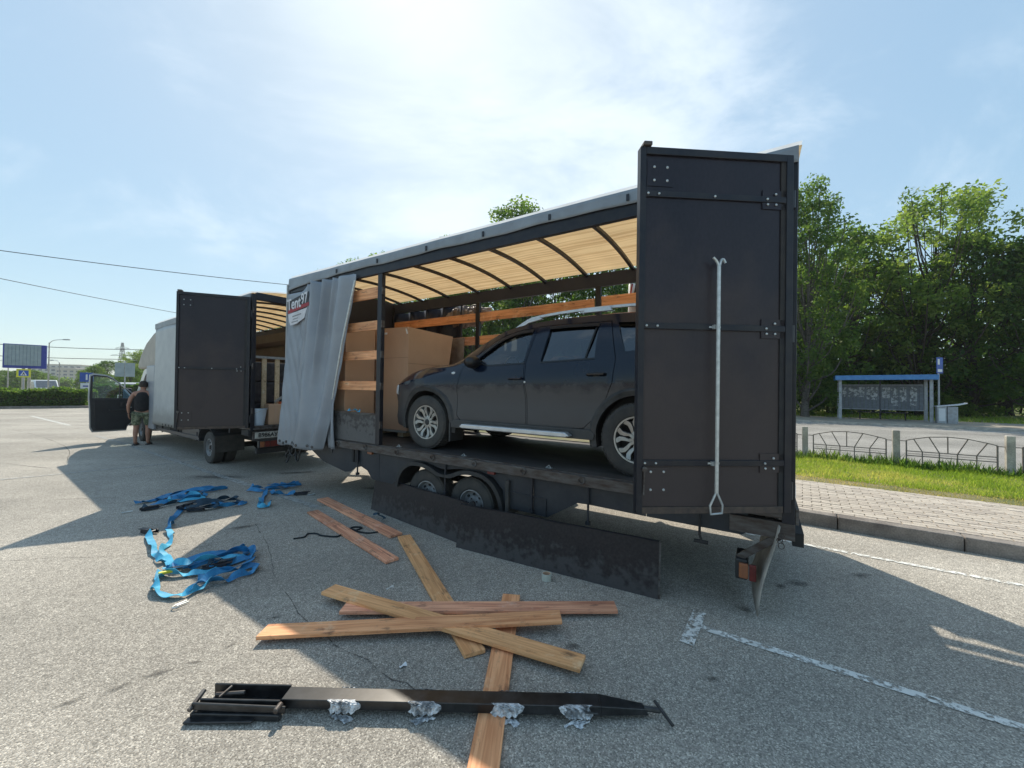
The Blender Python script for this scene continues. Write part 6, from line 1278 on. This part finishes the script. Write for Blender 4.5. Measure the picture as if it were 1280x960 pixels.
b = MB(); b.prism([(6.4, .8), (6.95, .8), (6.9, 1.15), (6.65, 1.2), (6.5, 1.85), (6.35, 1.85)], -.75, -.2); b.prism([(6.4, .8), (6.95, .8), (6.9, 1.15), (6.65, 1.2), (6.5, 1.85), (6.35, 1.85)], -KW + .2, -.85); b.build('cab_seat', CARP['interior'], TK, bev=.03)
b = MB(); b.box(7.95, 8.3, -KW + .18, -.16, .85, 1.38); b.build('dashboard', CARP['interior'], TK, bev=.04)
b = MB(); b.box(6.16, 6.98, -.075, .012, .45, 2.2); b.build('cab_rear_cover', M['tarp'], TK, bev=.03)
b = MB(); b.prism([(6.15, 2.15), (6.15, 3.16), (6.6, 3.10), (7.35, 2.88), (7.95, 2.55), (8.22, 2.32), (8.26, 2.20), (8.1, 2.14)], -KW + .12, -.04); b.build('sleeper_fairing', mat('fairing_cloth', (.42, .39, .34), .6, (.34, .31, .27), 4, bump=.003, bscale=6), TK, bev=.06)
b = MB(); b.prism([(7.36, .42), (7.0, .36), (6.3, .40), (6.3, .60), (7.36, .60)], -.3, -.07); b.build('cab_step', M['plastic'], TK, bev=.01)
b = MB(); b.box(9.45, 9.56, -KW + .1, -.08, .35, .62); b.build('front_bumper', M['plastic'], TK, bev=.03)
# cab door, swung square out
cdr = empty('cab_door'); cdr.parent = TK; cdr.location = (8.33, -.05, 0); cdr.rotation_euler = (0, 0, R(90))
outl = [(0, .58), (0, 1.30), (.10, 1.42), (.52, 1.86), (.66, 1.95), (.92, 1.98), (.99, 1.94), (1.01, 1.30), (.985, .95), (.97, .42), (.92, .30), (.22, .30), (.20, .42), (.10, .52)]
wino = [(.10, 1.30), (.30, 1.60), (.52, 1.80), (.66, 1.88), (.93, 1.90), (.93, 1.28), (.10, 1.26)]
dm = MB(); dm.prism(outl, -.035, .035); dm = dm.build('door_shell', M['cabpaint'], cdr)
hw_ = MB(); hw_.prism(wino, -.2, .2); hw_ = tmp(hw_); bpy.context.view_layer.update(); hw_.matrix_world = dm.matrix_world; bpy.context.view_layer.update(); boolean(dm, hw_, 'DIFFERENCE'); kill(hw_)
dm.data.materials.clear(); dm.data.materials.append(M['cabpaint'])
tm = MB(); tm.prism(shrink(outl, .05), .0355, .055); tm = tm.build('door_trim', M['plastic'], cdr)
hw2 = MB(); hw2.prism(wino, -.2, .2); hw2 = tmp(hw2); bpy.context.view_layer.update(); hw2.matrix_world = tm.matrix_world; bpy.context.view_layer.update(); boolean(tm, hw2, 'DIFFERENCE'); kill(hw2)
tm.data.materials.clear(); tm.data.materials.append(M['plastic'])
b = MB(); b.prism([(.06, .60), (.06, 1.22), (.90, 1.22), (.885, .46), (.84, .38), (.26, .38), (.22, .50)], .036, .075); b.build('door_card', CARP['interior'], cdr, bev=.015)
b = MB(); b.bar((.10, .088, .92), (.6, .088, .92), .03, .05); b.box(.3, .36, .076, .092, 1.02, 1.14); b.build('armrest', M['plastic'], cdr, bev=.01)
b = MB(); b.box(.12, .17, .078, .086, .98, 1.0); b.box(.19, .24, .078, .086, 1.03, 1.1); b.build('door_switch', M['galv'], cdr)
b = MB(); b.box(.08, .94, -.006, .0, 1.27, 1.90); b.v = [v if not (v[0] < .5 and v[2] > 1.5) else (.50, v[1], 1.82) for v in b.v]; b.build('door_glass', G_CLEAR, cdr)
b = MB(); b.box(.36, .385, -.02, .03, 1.27, 1.70); b.build('glass_divider', M['plastic'], cdr)
b = MB(); b.box(.08, .30, -.22, -.14, 1.22, 1.56); w2 = b.build('wing_mirror', M['plastic'], cdr, bev=.03)
b = MB(); b.box(.10, .28, -.139, -.134, 1.25, 1.53); b.build('mirror_glass', mat('mirror_face', (.35, .55, .8), .08, metal=.9), w2)
# load in the back of the truck
fr_ = empty('timber_frame', mtx=at(KM, .25, -.06, .925)); tag(fr_, 'pale timber frame of two uprights with a grey top bar standing inside the truck', 'frame')
for y in (-.27, -.50): b = MB(); b.box(0, .03, y - .04, y + .04, .0, 1.24); b.build('upright', WOOD_L, fr_, bev=.003)
b = MB(); b.box(-.02, .05, -1.3, .03, 1.242, 1.285); b.build('top_bar', M['galv'], fr_)
b = MB(); b.bar((-.02, -.45, .42), (-.02, -1.0, .8), .02, .04); b.build('brace', M['galv'], fr_)
pk = empty('packed_crates', mtx=at(KM, .62, -.12, .925)); tag(pk, 'dark film wrapped stack of goods behind the timber frame in the truck', 'goods')
for z0, z1 in ((0, .38), (.39, .80), (.81, 1.2)): b = MB(); b.box(0, 1.1, -1.7, 0, z0, z1); b.build('bale', mat('bale_film', (.035, .035, .04), .3, (.10, .10, .11), 7, bump=.02, bscale=8), pk, bev=.03)
bk_ = empty('bucket', mtx=at(KM, .10, -.17, .925)); tag(bk_, 'white plastic bucket at the rear edge of the truck floor', 'bucket')
b = MB(); b.lathe([(.001, .0), (.105, .0), (.145, .29), (.155, .29), (.155, .305), (.138, .305), (.10, .01), (.001, .01)], 24, axis='z'); b.build('pail', M['bucket'], bk_, smooth=True)
b = MB(); b.tube([(.15 * math.cos(t), .15 * math.sin(t) , .27 - .12 * math.sin(t) ** 2 * (1 if t < 3.2 else 0)) for t in [i * math.pi / 10 for i in range(11)]], .004, 5); b.build('bail_handle', M['galv'], bk_, smooth=True)
c3 = empty('cardboard_box', mtx=at(KM, .06, -.34, .925)); tag(c3, 'small cardboard box beside the white bucket in the truck', 'box')
b = MB(); b.box(0, .35, -.24, 0, 0, .38); b.build('carton', M['card'], c3, bev=.004); b = MB(); b.box(-.003, .0, -.14, -.10, 0, .38); b.build('carton_tape', M['card2'], c3)
oc = empty('orange_case', mtx=at(KM, .10, -.585, .925)); tag(oc, 'orange plastic case at the edge of the truck floor beside the small box', 'case')
b = MB(); b.box(0, .3, -.35, 0, 0, .42); b.build('case_body', M['orange'], oc, bev=.03); b = MB(); b.box(.1, .2, -.25, -.1, .421, .45); b.build('case_handle', M['plastic'], oc)

# ------------------------------------------------------------------ the man at the cab door
def skin_body(name, joints, edges, m, parent, sub=2, root=0):
    me = bpy.data.meshes.new(name); me.from_pydata([j[:3] for j in joints], edges, []); o = bpy.data.objects.new(name, me); COL.objects.link(o)
    sk = o.modifiers.new('skin', 'SKIN'); sk.use_smooth_shade = True
    me.skin_vertices  # layer made by the modifier
    for i, j in enumerate(joints):
        v = me.skin_vertices[0].data[i]; v.radius = (j[3], j[4] if len(j) > 4 else j[3]); v.use_root = (i == root)
    ss = o.modifiers.new('sub', 'SUBSURF'); ss.levels = sub; ss.render_levels = sub
    bpy.context.view_layer.update(); dg = bpy.context.evaluated_depsgraph_get(); me2 = bpy.data.meshes.new_from_object(o.evaluated_get(dg), depsgraph=dg); me2.name = name
    bpy.data.objects.remove(o); r = bpy.data.objects.new(name, me2); COL.objects.link(r); me2.materials.clear(); me2.materials.append(m); r.parent = parent
    me2.polygons.foreach_set('use_smooth', [True] * len(me2.polygons)); return r
PE = empty('person', (-10.22, 10.72, 0), R(30)); tag(PE, 'man in black tank top and camouflage shorts, back turned, at the open cab door', 'person')
# local frame: +y is where he faces, x to his right
J = [(0, 0, .94, .13, .10), (0, .01, 1.12, .125, .095), (0, .02, 1.30, .16, .105), (0, .03, 1.42, .14, .09), (0, .055, 1.50, .055), (0, .075, 1.56, .06), (0, .08, 1.60, .078, .088), (0, .08, 1.66, .082, .092), (0, .075, 1.72, .06, .07),   # 0-8 trunk, neck, head
     (-.17, .02, 1.42, .062), (-.235, -.01, 1.30, .052), (-.275, -.03, 1.12, .043), (-.285, .0, .98, .036), (-.285, .04, .88, .026),      # 9-13 left arm, hanging
     (.17, .04, 1.42, .062), (.24, .12, 1.32, .052), (.26, .30, 1.22, .043), (.24, .50, 1.24, .034), (.23, .58, 1.26, .026),            # 14-18 right arm, reaching into the cab
     (-.10, .0, .86, .098), (-.115, .015, .66, .078), (-.12, .01, .48, .060), (-.125, -.02, .34, .060), (-.125, -.02, .18, .042), (-.125, -.02, .08, .040), (-.13, .07, .035, .034), (-.135, .15, .03, .028),
     (.10, .02, .86, .098), (.11, .05, .66, .078), (.115, .06, .48, .060), (.12, .03, .34, .060), (.12, .03, .18, .042), (.12, .03, .08, .040), (.13, .12, .035, .034), (.135, .20, .03, .028)]
E_ = [(i, i + 1) for i in range(8)] + [(3, 9), (9, 10), (10, 11), (11, 12), (12, 13), (3, 14), (14, 15), (15, 16), (16, 17), (17, 18), (0, 19), (0, 27)] + [(i, i + 1) for i in range(19, 26)] + [(i, i + 1) for i in range(27, 34)]
skin_body('body', J, E_, M['skin'], PE)
skin_body('tank_top', [(0, .0, .87, .185, .15), (0, .01, 1.10, .185, .145), (0, .02, 1.28, .205, .155), (0, .03, 1.40, .165, .135), (0, .04, 1.47, .10, .10)], [(0, 1), (1, 2), (2, 3), (3, 4)], M['blackcloth'], PE)
skin_body('shorts', [(0, .0, .93, .155, .122), (-.105, .0, .84, .118), (-.125, .012, .66, .108), (-.13, .012, .52, .102), (.105, .02, .84, .118), (.12, .045, .66, .108), (.125, .055, .52, .102)], [(0, 1), (1, 2), (2, 3), (0, 4), (4, 5), (5, 6)], M['camo'], PE)
b = MB(); b.lathe([(.001, .115), (.05, .105), (.085, .06), (.098, .0), (.095, -.04), (.085, -.065)], 16, (0, .068, 1.665), axis='z'); b.build('hair', M['hair'], PE, smooth='all')
b = MB()
for s_ in (-1, 1): b.lathe([(.001, -.012), (.022, -.008), (.024, .004), (.001, .012)], 10, (s_ * .088, .075, 1.645), axis='x')
b.lathe([(.001, .03), (.012, .02), (.018, -.01), (.001, -.02)], 8, (0, .165, 1.635), axis='z'); b.build('ear_and_nose', M['skin'], PE, smooth='all')
for (hx, hy, hz, dx, dy, dz) in ((-.285, .04, .87, 0, .25, -1), (.23, .60, 1.265, 0, 1, -.15)):
    d = Vector((dx, dy, dz)).normalized(); side = Vector((0, 1, 0)) if abs(dz) > .5 else Vector((1, 0, 0)); c = Vector((hx, hy, hz)); jj = [(*(c - d * .01), .022, .030), (*(c + d * .045), .016, .036), (*(c + d * .085), .014, .034)]; ed = [(0, 1), (1, 2)]
    for k, ln in enumerate((.055, .068, .072, .062)):
        o_ = side * (-.030 + .020 * k); i0 = len(jj); jj += [(*(c + d * .09 + o_), .0085), (*(c + d * (.09 + ln * .55) + o_ + Vector((.008, 0, 0))), .0075), (*(c + d * (.09 + ln) + o_ + Vector((.022, 0, -.004))), .006)]; ed += [(2, i0), (i0, i0 + 1), (i0 + 1, i0 + 2)]
    i0 = len(jj); jj += [(*(c + d * .05 + side * .042), .010), (*(c + d * .085 + side * .058), .008)]; ed += [(1, i0), (i0, i0 + 1)]
    skin_body('hand', jj, ed, M['skin'], PE, sub=1)
for x, y in ((-.13, .04), (.13, .09)):
    b = MB(); b.prism([(x - .045, y - .13), (x + .045, y - .13), (x + .055, y + .05), (x + .045, y + .15), (x - .04, y + .15), (x - .052, y + .05)], 0, .028, 'z'); b.bar((x - .055, y + .05, .03), (x + .055, y + .05, .075), .05, .01); b.bar((x + .055, y + .05, .03), (x - .0, y + .05, .08), .05, .01); b.build('sandal', M['plastic'], PE, bev=.006)

# ------------------------------------------------------------------ far left: hedge, board, signs, vans, city
def hedge(label, p, q, w, h, n, leaf=.05, m=LEAF_A):
    p, q = Vector((*p, 0)), Vector((*q, 0)); L_ = (q - p).length; r = empty('hedge', p, math.atan2((q - p).y, (q - p).x)); tag(r, label, 'hedge')
    x = NP.uniform(0, L_, n); a = NP.uniform(0, 2 * np.pi, n); top = h * (1 + .06 * np.sin(x * 1.9) + .05 * np.sin(x * 4.7)); sq = lambda c: np.sign(c) * np.abs(c) ** .5
    c = np.stack([x, sq(np.cos(a)) * w / 2 * (1 + .08 * np.sin(x * 3)) + NP.normal(0, .04, n), top * .5 * (1 + sq(np.sin(a))) + NP.normal(0, .05, n)], 1); c[:, 2] = np.maximum(c[:, 2], .12)
    t = NP.normal(size=(n, 3)); t /= np.linalg.norm(t, axis=1)[:, None]; u = np.cross(t, NP.normal(size=(n, 3))); u /= np.linalg.norm(u, axis=1)[:, None]; s = leaf * NP.uniform(.6, 1.5, n)[:, None]
    v = np.empty((n * 4, 3)); v[0::4] = c - t * s; v[1::4] = c - u * s * .6; v[2::4] = c + t * s; v[3::4] = c + u * s * .6
    rawmesh('foliage', v, np.arange(n * 4).reshape(-1, 4), m, r)
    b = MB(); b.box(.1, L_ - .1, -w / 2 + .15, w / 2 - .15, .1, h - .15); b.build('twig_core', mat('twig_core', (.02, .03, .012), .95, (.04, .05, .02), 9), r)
    return r
HA, HB = Vector((-40, 25.0, 0)), Vector((-31.6, 29.6, 0))
hedge('long clipped hedge along the far left kerb of the parking lot', (-43, 23.4), (-31.9, 29.5), 1.6, 1.30, 26000, .085)
hedge('short low hedge behind the long one, left of the pedestrian railing', (-48, 44), (-41, 47.5), 1.4, 1.7, 5000, .12, LEAF_B)
slab2 = MB(); d_ = (HB - HA).normalized(); nn_ = Vector((-d_.y, d_.x, 0)); A0 = HA - d_ * 6 - nn_ * 1.3; A1 = HB + d_ * 1.4 - nn_ * 1.3; A2 = A1 + nn_ * 5; A3 = A0 + nn_ * 5
slab2.add([(*A0.xy, 0), (*A1.xy, 0), (*A2.xy, 0), (*A3.xy, 0), (*A0.xy, .16), (*A1.xy, .16), (*A2.xy, .16), (*A3.xy, .16)], [(4, 5, 6, 7), (0, 1, 5, 4), (1, 2, 6, 5), (2, 3, 7, 6), (3, 0, 4, 7)]); struct(slab2.build('hedge_bed', M['kerb']))
b = MB(); b.add([(*(A0 + d_ * .2 + nn_ * .2).xy, .165), (*(A1 - d_ * .2 + nn_ * .2).xy, .165), (*(A2 - d_ * .2).xy, .165), (*(A3).xy, .165)], [(0, 1, 2, 3)]); struct(b.build('bed_soil', M['soil']))
sheet('side_street', [(-34, 31), (-21, 29), (-40, 95), (-120, 130), (-140, 110), (-62, 44)], .012, ROADM)
# billboard
bb = empty('billboard', (-45.3, 36, 0), R(44)); tag(bb, 'blank grey slatted billboard with a blue frame on two poles beyond the hedge', 'billboard')
b = MB(); b.box(-1.28, 1.28, -.2, .2, 3.2, 5.42); b.build('case', M['bluepaint'], bb, bev=.03)
for k in range(10): b = MB(); b.box(-1.18 + k * .215, -1.18 + k * .215 + .203, -.24, -.202, 3.45, 5.36); b.build('slat', M['panelgrey'], bb)
for x in (-.1, .25): b = MB(); b.tube([(x, 0, -.05), (x, 0, 3.25)], .10, 10); b.build('pole', M['concrete'], bb, smooth=True)
def signpost(label, x, y, H, rz, parts):
    r = empty('road_sign', (x, y, 0), rz); tag(r, label, 'sign'); b = MB(); b.tube([(0, 0, -.05), (0, 0, H)], .045, 8); b.build('pole', M['shelterpost'], r, smooth=True)
    for nm, m, a in parts: b = MB(); b.box(*a); b.build(nm, m, r)
    return r
s1 = signpost('small yellow edged pedestrian crossing sign below the billboard', -44.4, 35.2, 3.1, R(40), [('board', M['signyellow'], (-.42, .42, -.06, -.04, 2.35, 3.1)), ('sign_face', M['signblue'], (-.29, .29, -.065, -.061, 2.46, 2.98))])
b = MB(); b.prism([(-.20, 2.52), (.20, 2.52), (0, 2.93)], -.072, -.067); b.build('triangle', M['white'], s1)
b = MB(); b.prism([(-.03, 2.75), (.03, 2.75), (.09, 2.55), (.05, 2.55), (0, 2.66), (-.05, 2.55), (-.09, 2.55)], -.078, -.074); b.disc((0, -.076, 2.78), .03, 8); b.build('pictogram', M['logoblack'], s1)
signpost('blue arrow road sign seen left of the open cab door', -34.6, 31.5, 2.75, R(40), [('sign_face', M['signblue'], (-.38, .38, -.06, -.04, 1.95, 2.7)), ('arrow', M['white'], (-.05, .05, -.068, -.061, 2.1, 2.55)), ('lower_plate', M['white'], (-.34, .34, -.06, -.04, 1.4, 1.85)), ('plate_print', M['bluepaint'], (-.2, .1, -.068, -.061, 1.55, 1.65))])
signpost('pair of grey backed signs above the open cab door', -29.5, 29.5, 3.5, R(35), [('sign_back', M['panelgrey'], (-.55, -.05, -.05, -.03, 2.35, 3.4)), ('sign_back', M['panelgrey'], (.0, .55, -.05, -.03, 2.35, 3.4))])
# pedestrian railing seen through the cab door window
rg = empty('pedestrian_railing', (-29.5, 29.0, 0), R(18)); tag(rg, 'white pedestrian railing seen through the window of the open cab door', 'railing')
for z in (.35, .95): b = MB(); b.bar((0, 0, z), (9, 0, z), .05, .05); b.build('rail', M['whitepaint'], rg)
for k in range(41): b = MB(); b.bar((k * .225, 0, .0 if k % 8 == 0 else .35), (k * .225 + (.0 if k % 8 == 0 else .1), 0, .98), .03, .03); b.build('bar', M['whitepaint'], rg)
# vans
def van(label, x, y, rz, m, L_=5.2, H=2.3):
    r = empty('van', (x, y, 0), rz); tag(r, label, 'van')
    prof = [(0, .4), (0, H - .25), (.15, H), (L_ - 1.9, H), (L_ - 1.0, 1.35), (L_ - .15, 1.1), (L_, .8), (L_, .35)]
    b = MB(); b.prism(prof, -.95, .95); b.build('body', m, r, bev=.08)
    for s_ in (-1, 1):
        b = MB(); b.prism([(.3, 1.25), (.3, H - .25), (L_ - 2.0, H - .25), (L_ - 1.25, 1.35), (L_ - 1.25, 1.25)], s_ * .951, s_ * .965); b.build('side_window', M['window'], r)
        for xx in (.9, L_ - .95): b = MB(); b.lathe([(.001, .12 * s_), (.2, .12 * s_), (.34, .10 * s_), (.34, -.1 * s_)], 16, (xx, s_ * .86, .34)); b.build('wheel', M['rubber'], r)
    b = MB(); b.add([(L_ - 1.82, -.8, H - .10), (L_ - 1.82, .8, H - .10), (L_ - .98, .85, 1.42), (L_ - .98, -.85, 1.42)], [(0, 1, 2, 3)]); b.build('windscreen', M['window'], r, solid=.03)
    b = MB(); b.box(L_ - .02, L_ + .02, -.8, -.5, .7, .9); b.box(L_ - .02, L_ + .02, .5, .8, .7, .9); b.build('headlight', M['white'], r)
    b = MB(); b.box(L_ - .03, L_ + .05, -.9, .9, .32, .55); b.build('bumper', M['plastic'], r, bev=.03)
    return r
van('white van under the billboard, its windscreen facing the camera', -60.5, 49.5, R(-30), M['whitepaint'])
van('smaller white van behind the low hedge, right of the billboard pole', -51, 51.0, R(-35), M['whitepaint'], 4.6, 2.1)
# lamp posts and pylon
def lampost(label, x, y, H, rz=0):
    r = empty('street_lamp', (x, y, 0), rz); tag(r, label, 'street lamp'); b = MB(); b.tube([(0, 0, -.05), (0, 0, H)], [.08, .045], 8); b.build('pole', M['concrete'], r, smooth=True)
    b = MB(); b.tube(catmull([(0, 0, H - .1), (.5, 0, H + .25), (1.7, 0, H + .35)], 4), .035, 6); b.build('arm', M['galv'], r); b = MB(); b.box(1.6, 2.2, -.12, .12, H + .28, H + .40); b.build('lamp_head', M['shelterpost'], r, bev=.03)
lampost('street lamp arm sticking out to the right of the billboard', -51.5, 43, 6.4, R(0))
lampost('thin concrete lamp pole left of the billboard legs', -62.5, 48, 4.4, R(200))
lampost('lamp pole between the billboard and the white van', -58.5, 50, 4.6, R(160))
py = empty('transmission_pylon', px(152, 270) * Vector((1, 0, 0)) + Vector((0, 270, 0)), .3); tag(py, 'lattice power pylon with three crossarms above the far trees', 'pylon')
b = MB(); H = 32
for sx in (-1, 1):
    for sy in (-1, 1): b.bar((sx * 2.6, sy * 2.6, 0), (sx * .35, sy * .35, H), .28, .28)
for k in range(9):
    z0, z1 = k * H / 9, (k + 1) * H / 9; w0, w1 = 2.6 - 2.25 * z0 / H, 2.6 - 2.25 * z1 / H
    for s_ in (-1, 1): b.bar((-w0, s_ * w0, z0), (w1, s_ * w1, z1), .16, .16); b.bar((w0, s_ * w0, z0), (-w1, s_ * w1, z1), .16, .16); b.bar((s_ * w0, -w0, z0), (s_ * w1, w1, z1), .16, .16)
b.build('lattice', M['rimgrey'], py)
for z, w_ in ((17.5, 5.5), (23, 6.5), (28, 4)): b = MB(); b.bar((-w_, 0, z), (w_, 0, z), .3, .3); b.bar((-w_, 0, z), (0, 0, z + 1.5), .18, .18); b.bar((w_, 0, z), (0, 0, z + 1.5), .18, .18); b.build('crossarm', M['rimgrey'], py)
def cable(label, a, c, sag, r=.022):
    a, c = Vector(a), Vector(c); b = MB(); b.tube([a.lerp(c, t) - Vector((0, 0, sag * 4 * t * (1 - t))) - a for t in [i / 24 for i in range(25)]], r, 5, cap=False); o = b.build('overhead_cable', M['logoblack'], None, smooth='all'); o.location = a; tag(o, label, 'cable')
cable('upper overhead cable crossing the sky to the front corner of the trailer roof', (-36, 18.5, 9.6), (-12, 32, 9.6), .3)
cable('lower overhead cable running behind the top of the truck', (-34.5, 14, 8.8), (-30.0, 42, 8.6), .3)
cable('faint cable in the far left behind the billboard', (-100, 60, 9.5), (-30, 75, 10.5), 2.0, .05)
cable('second faint cable in the far left, lower than the other', (-100, 62, 7.2), (-30, 78, 9), 1.6, .05)
# city
def block(label, p, Y, w, h, m, nx, nz, d=14):
    r = empty('apartment_building', (px(p, Y), Y, 0), R(20)); tag(r, label, 'building')
    b = MB(); b.box(-w / 2, w / 2, 0, d, 0, h); b.build('wall', m, r); b = MB(); b.box(-w / 2 - .3, w / 2 + .3, -.3, d + .3, h, h + .8); b.build('roof', M['facade2'], r)
    cw, ch_ = w / nx, (h - 1) / nz; pr = None
    for i in range(nx):
        for j in range(nz):
            if pr is None: q = MB(); q.box(-cw * .28, cw * .28, -.08, .02, 0, ch_ * .5); o = pr = q.build('window', M['window'], r)
            else: o = pr.copy(); COL.objects.link(o)
            o.location = (-w / 2 + cw * (i + .5), 0, 1 + ch_ * (j + .25))
block('pale apartment block left of the far trees', 66, 300, 26, 15, M['facade'], 7, 5)
block('taller pale apartment block in the middle of the far skyline', 78, 330, 24, 19, M['facade'], 6, 6)
block('warm toned apartment block right of the taller one', 93, 300, 22, 14, M['facade2'], 6, 5)
block('low block hidden behind the far trees at the left edge', 36, 320, 34, 12, M['facade2'], 8, 4)
FT = [('mid', 5, 90, 5.2, 1.6, 'tree at the left edge of the frame beyond the vans'), ('broad', 22, 85, 4.8, 1.7, 'dark tree behind the legs of the billboard'), ('mid', 42, 80, 4.9, 1.7, 'yellowish tree right of the billboard legs'), ('mid', 55, 100, 5.0, 1.7, 'small round tree in the middle of the far left tree line'),
      ('birch', 102, 80, 4.9, 1.5, 'slim conical tree just left of the blue arrow sign'), ('mid', 118, 62, 5.0, 1.5, 'light green tree above the left part of the cab door'), ('broad', 134, 68, 6.0, 1.5, 'rounded dark tree behind the grey backed signs'), ('mid', 148, 55, 3.4, 1.4, 'low bright tree seen through the cab door window'),
      ('open', 172, 60, 7.2, 1.1, 'tree with a loose top behind the sleeper fairing'), ('broad', 180, 70, 7.0, 1.3, 'dark tree directly behind the cab roof'), ('mid', 195, 75, 6.8, 1.2, 'tree hidden behind the truck'), ('mid', -15, 85, 6, 1.3, 'tree just outside the left edge of the frame'), ('broad', 162, 52, 4.4, 1.3, 'low dark tree right behind the man at the cab')]
for (k, p, Y, H, w, lb) in FT:
    pr, h0 = PR[k]; o = place_tree(pr, k not in used, px(p, Y), Y, H, h0, random.uniform(0, 6.28), lb, w); o['group'] = 'distant trees at the far left'; used.add(k)
fm = rawmesh('woodland', *leafcloud([(px(p, 150), 150 + (p % 7), z) for p in range(-60, 330, 6) for z in (1.0, 2.8)], [2.2] * 130, [160] * 130, .45), LEAF_A); tag(fm, 'hazy belt of distant foliage on the left horizon', 'woodland', kind='stuff')

# ------------------------------------------------------------------ summer haze
hz = MB(); hz.box(-905, 905, -905, 1205, -1.05, 35); hz = hz.build('haze', None); hm = bpy.data.materials.new('haze_air'); hm.use_nodes = True; hn = hm.node_tree; hn.nodes.clear()
pvn = hn.nodes.new('ShaderNodeVolumePrincipled'); pvn.inputs['Color'].default_value = (.93, .96, 1, 1); pvn.inputs['Density'].default_value = .0004; pvn.inputs['Anisotropy'].default_value = .3
ho = hn.nodes.new('ShaderNodeOutputMaterial'); hn.links.new(pvn.outputs[0], ho.inputs['Volume']); hz.data.materials.append(hm); hz['kind'] = 'stuff'; hz['label'] = 'thin pale summer haze over the parking lot and street'; hz['category'] = 'haze'
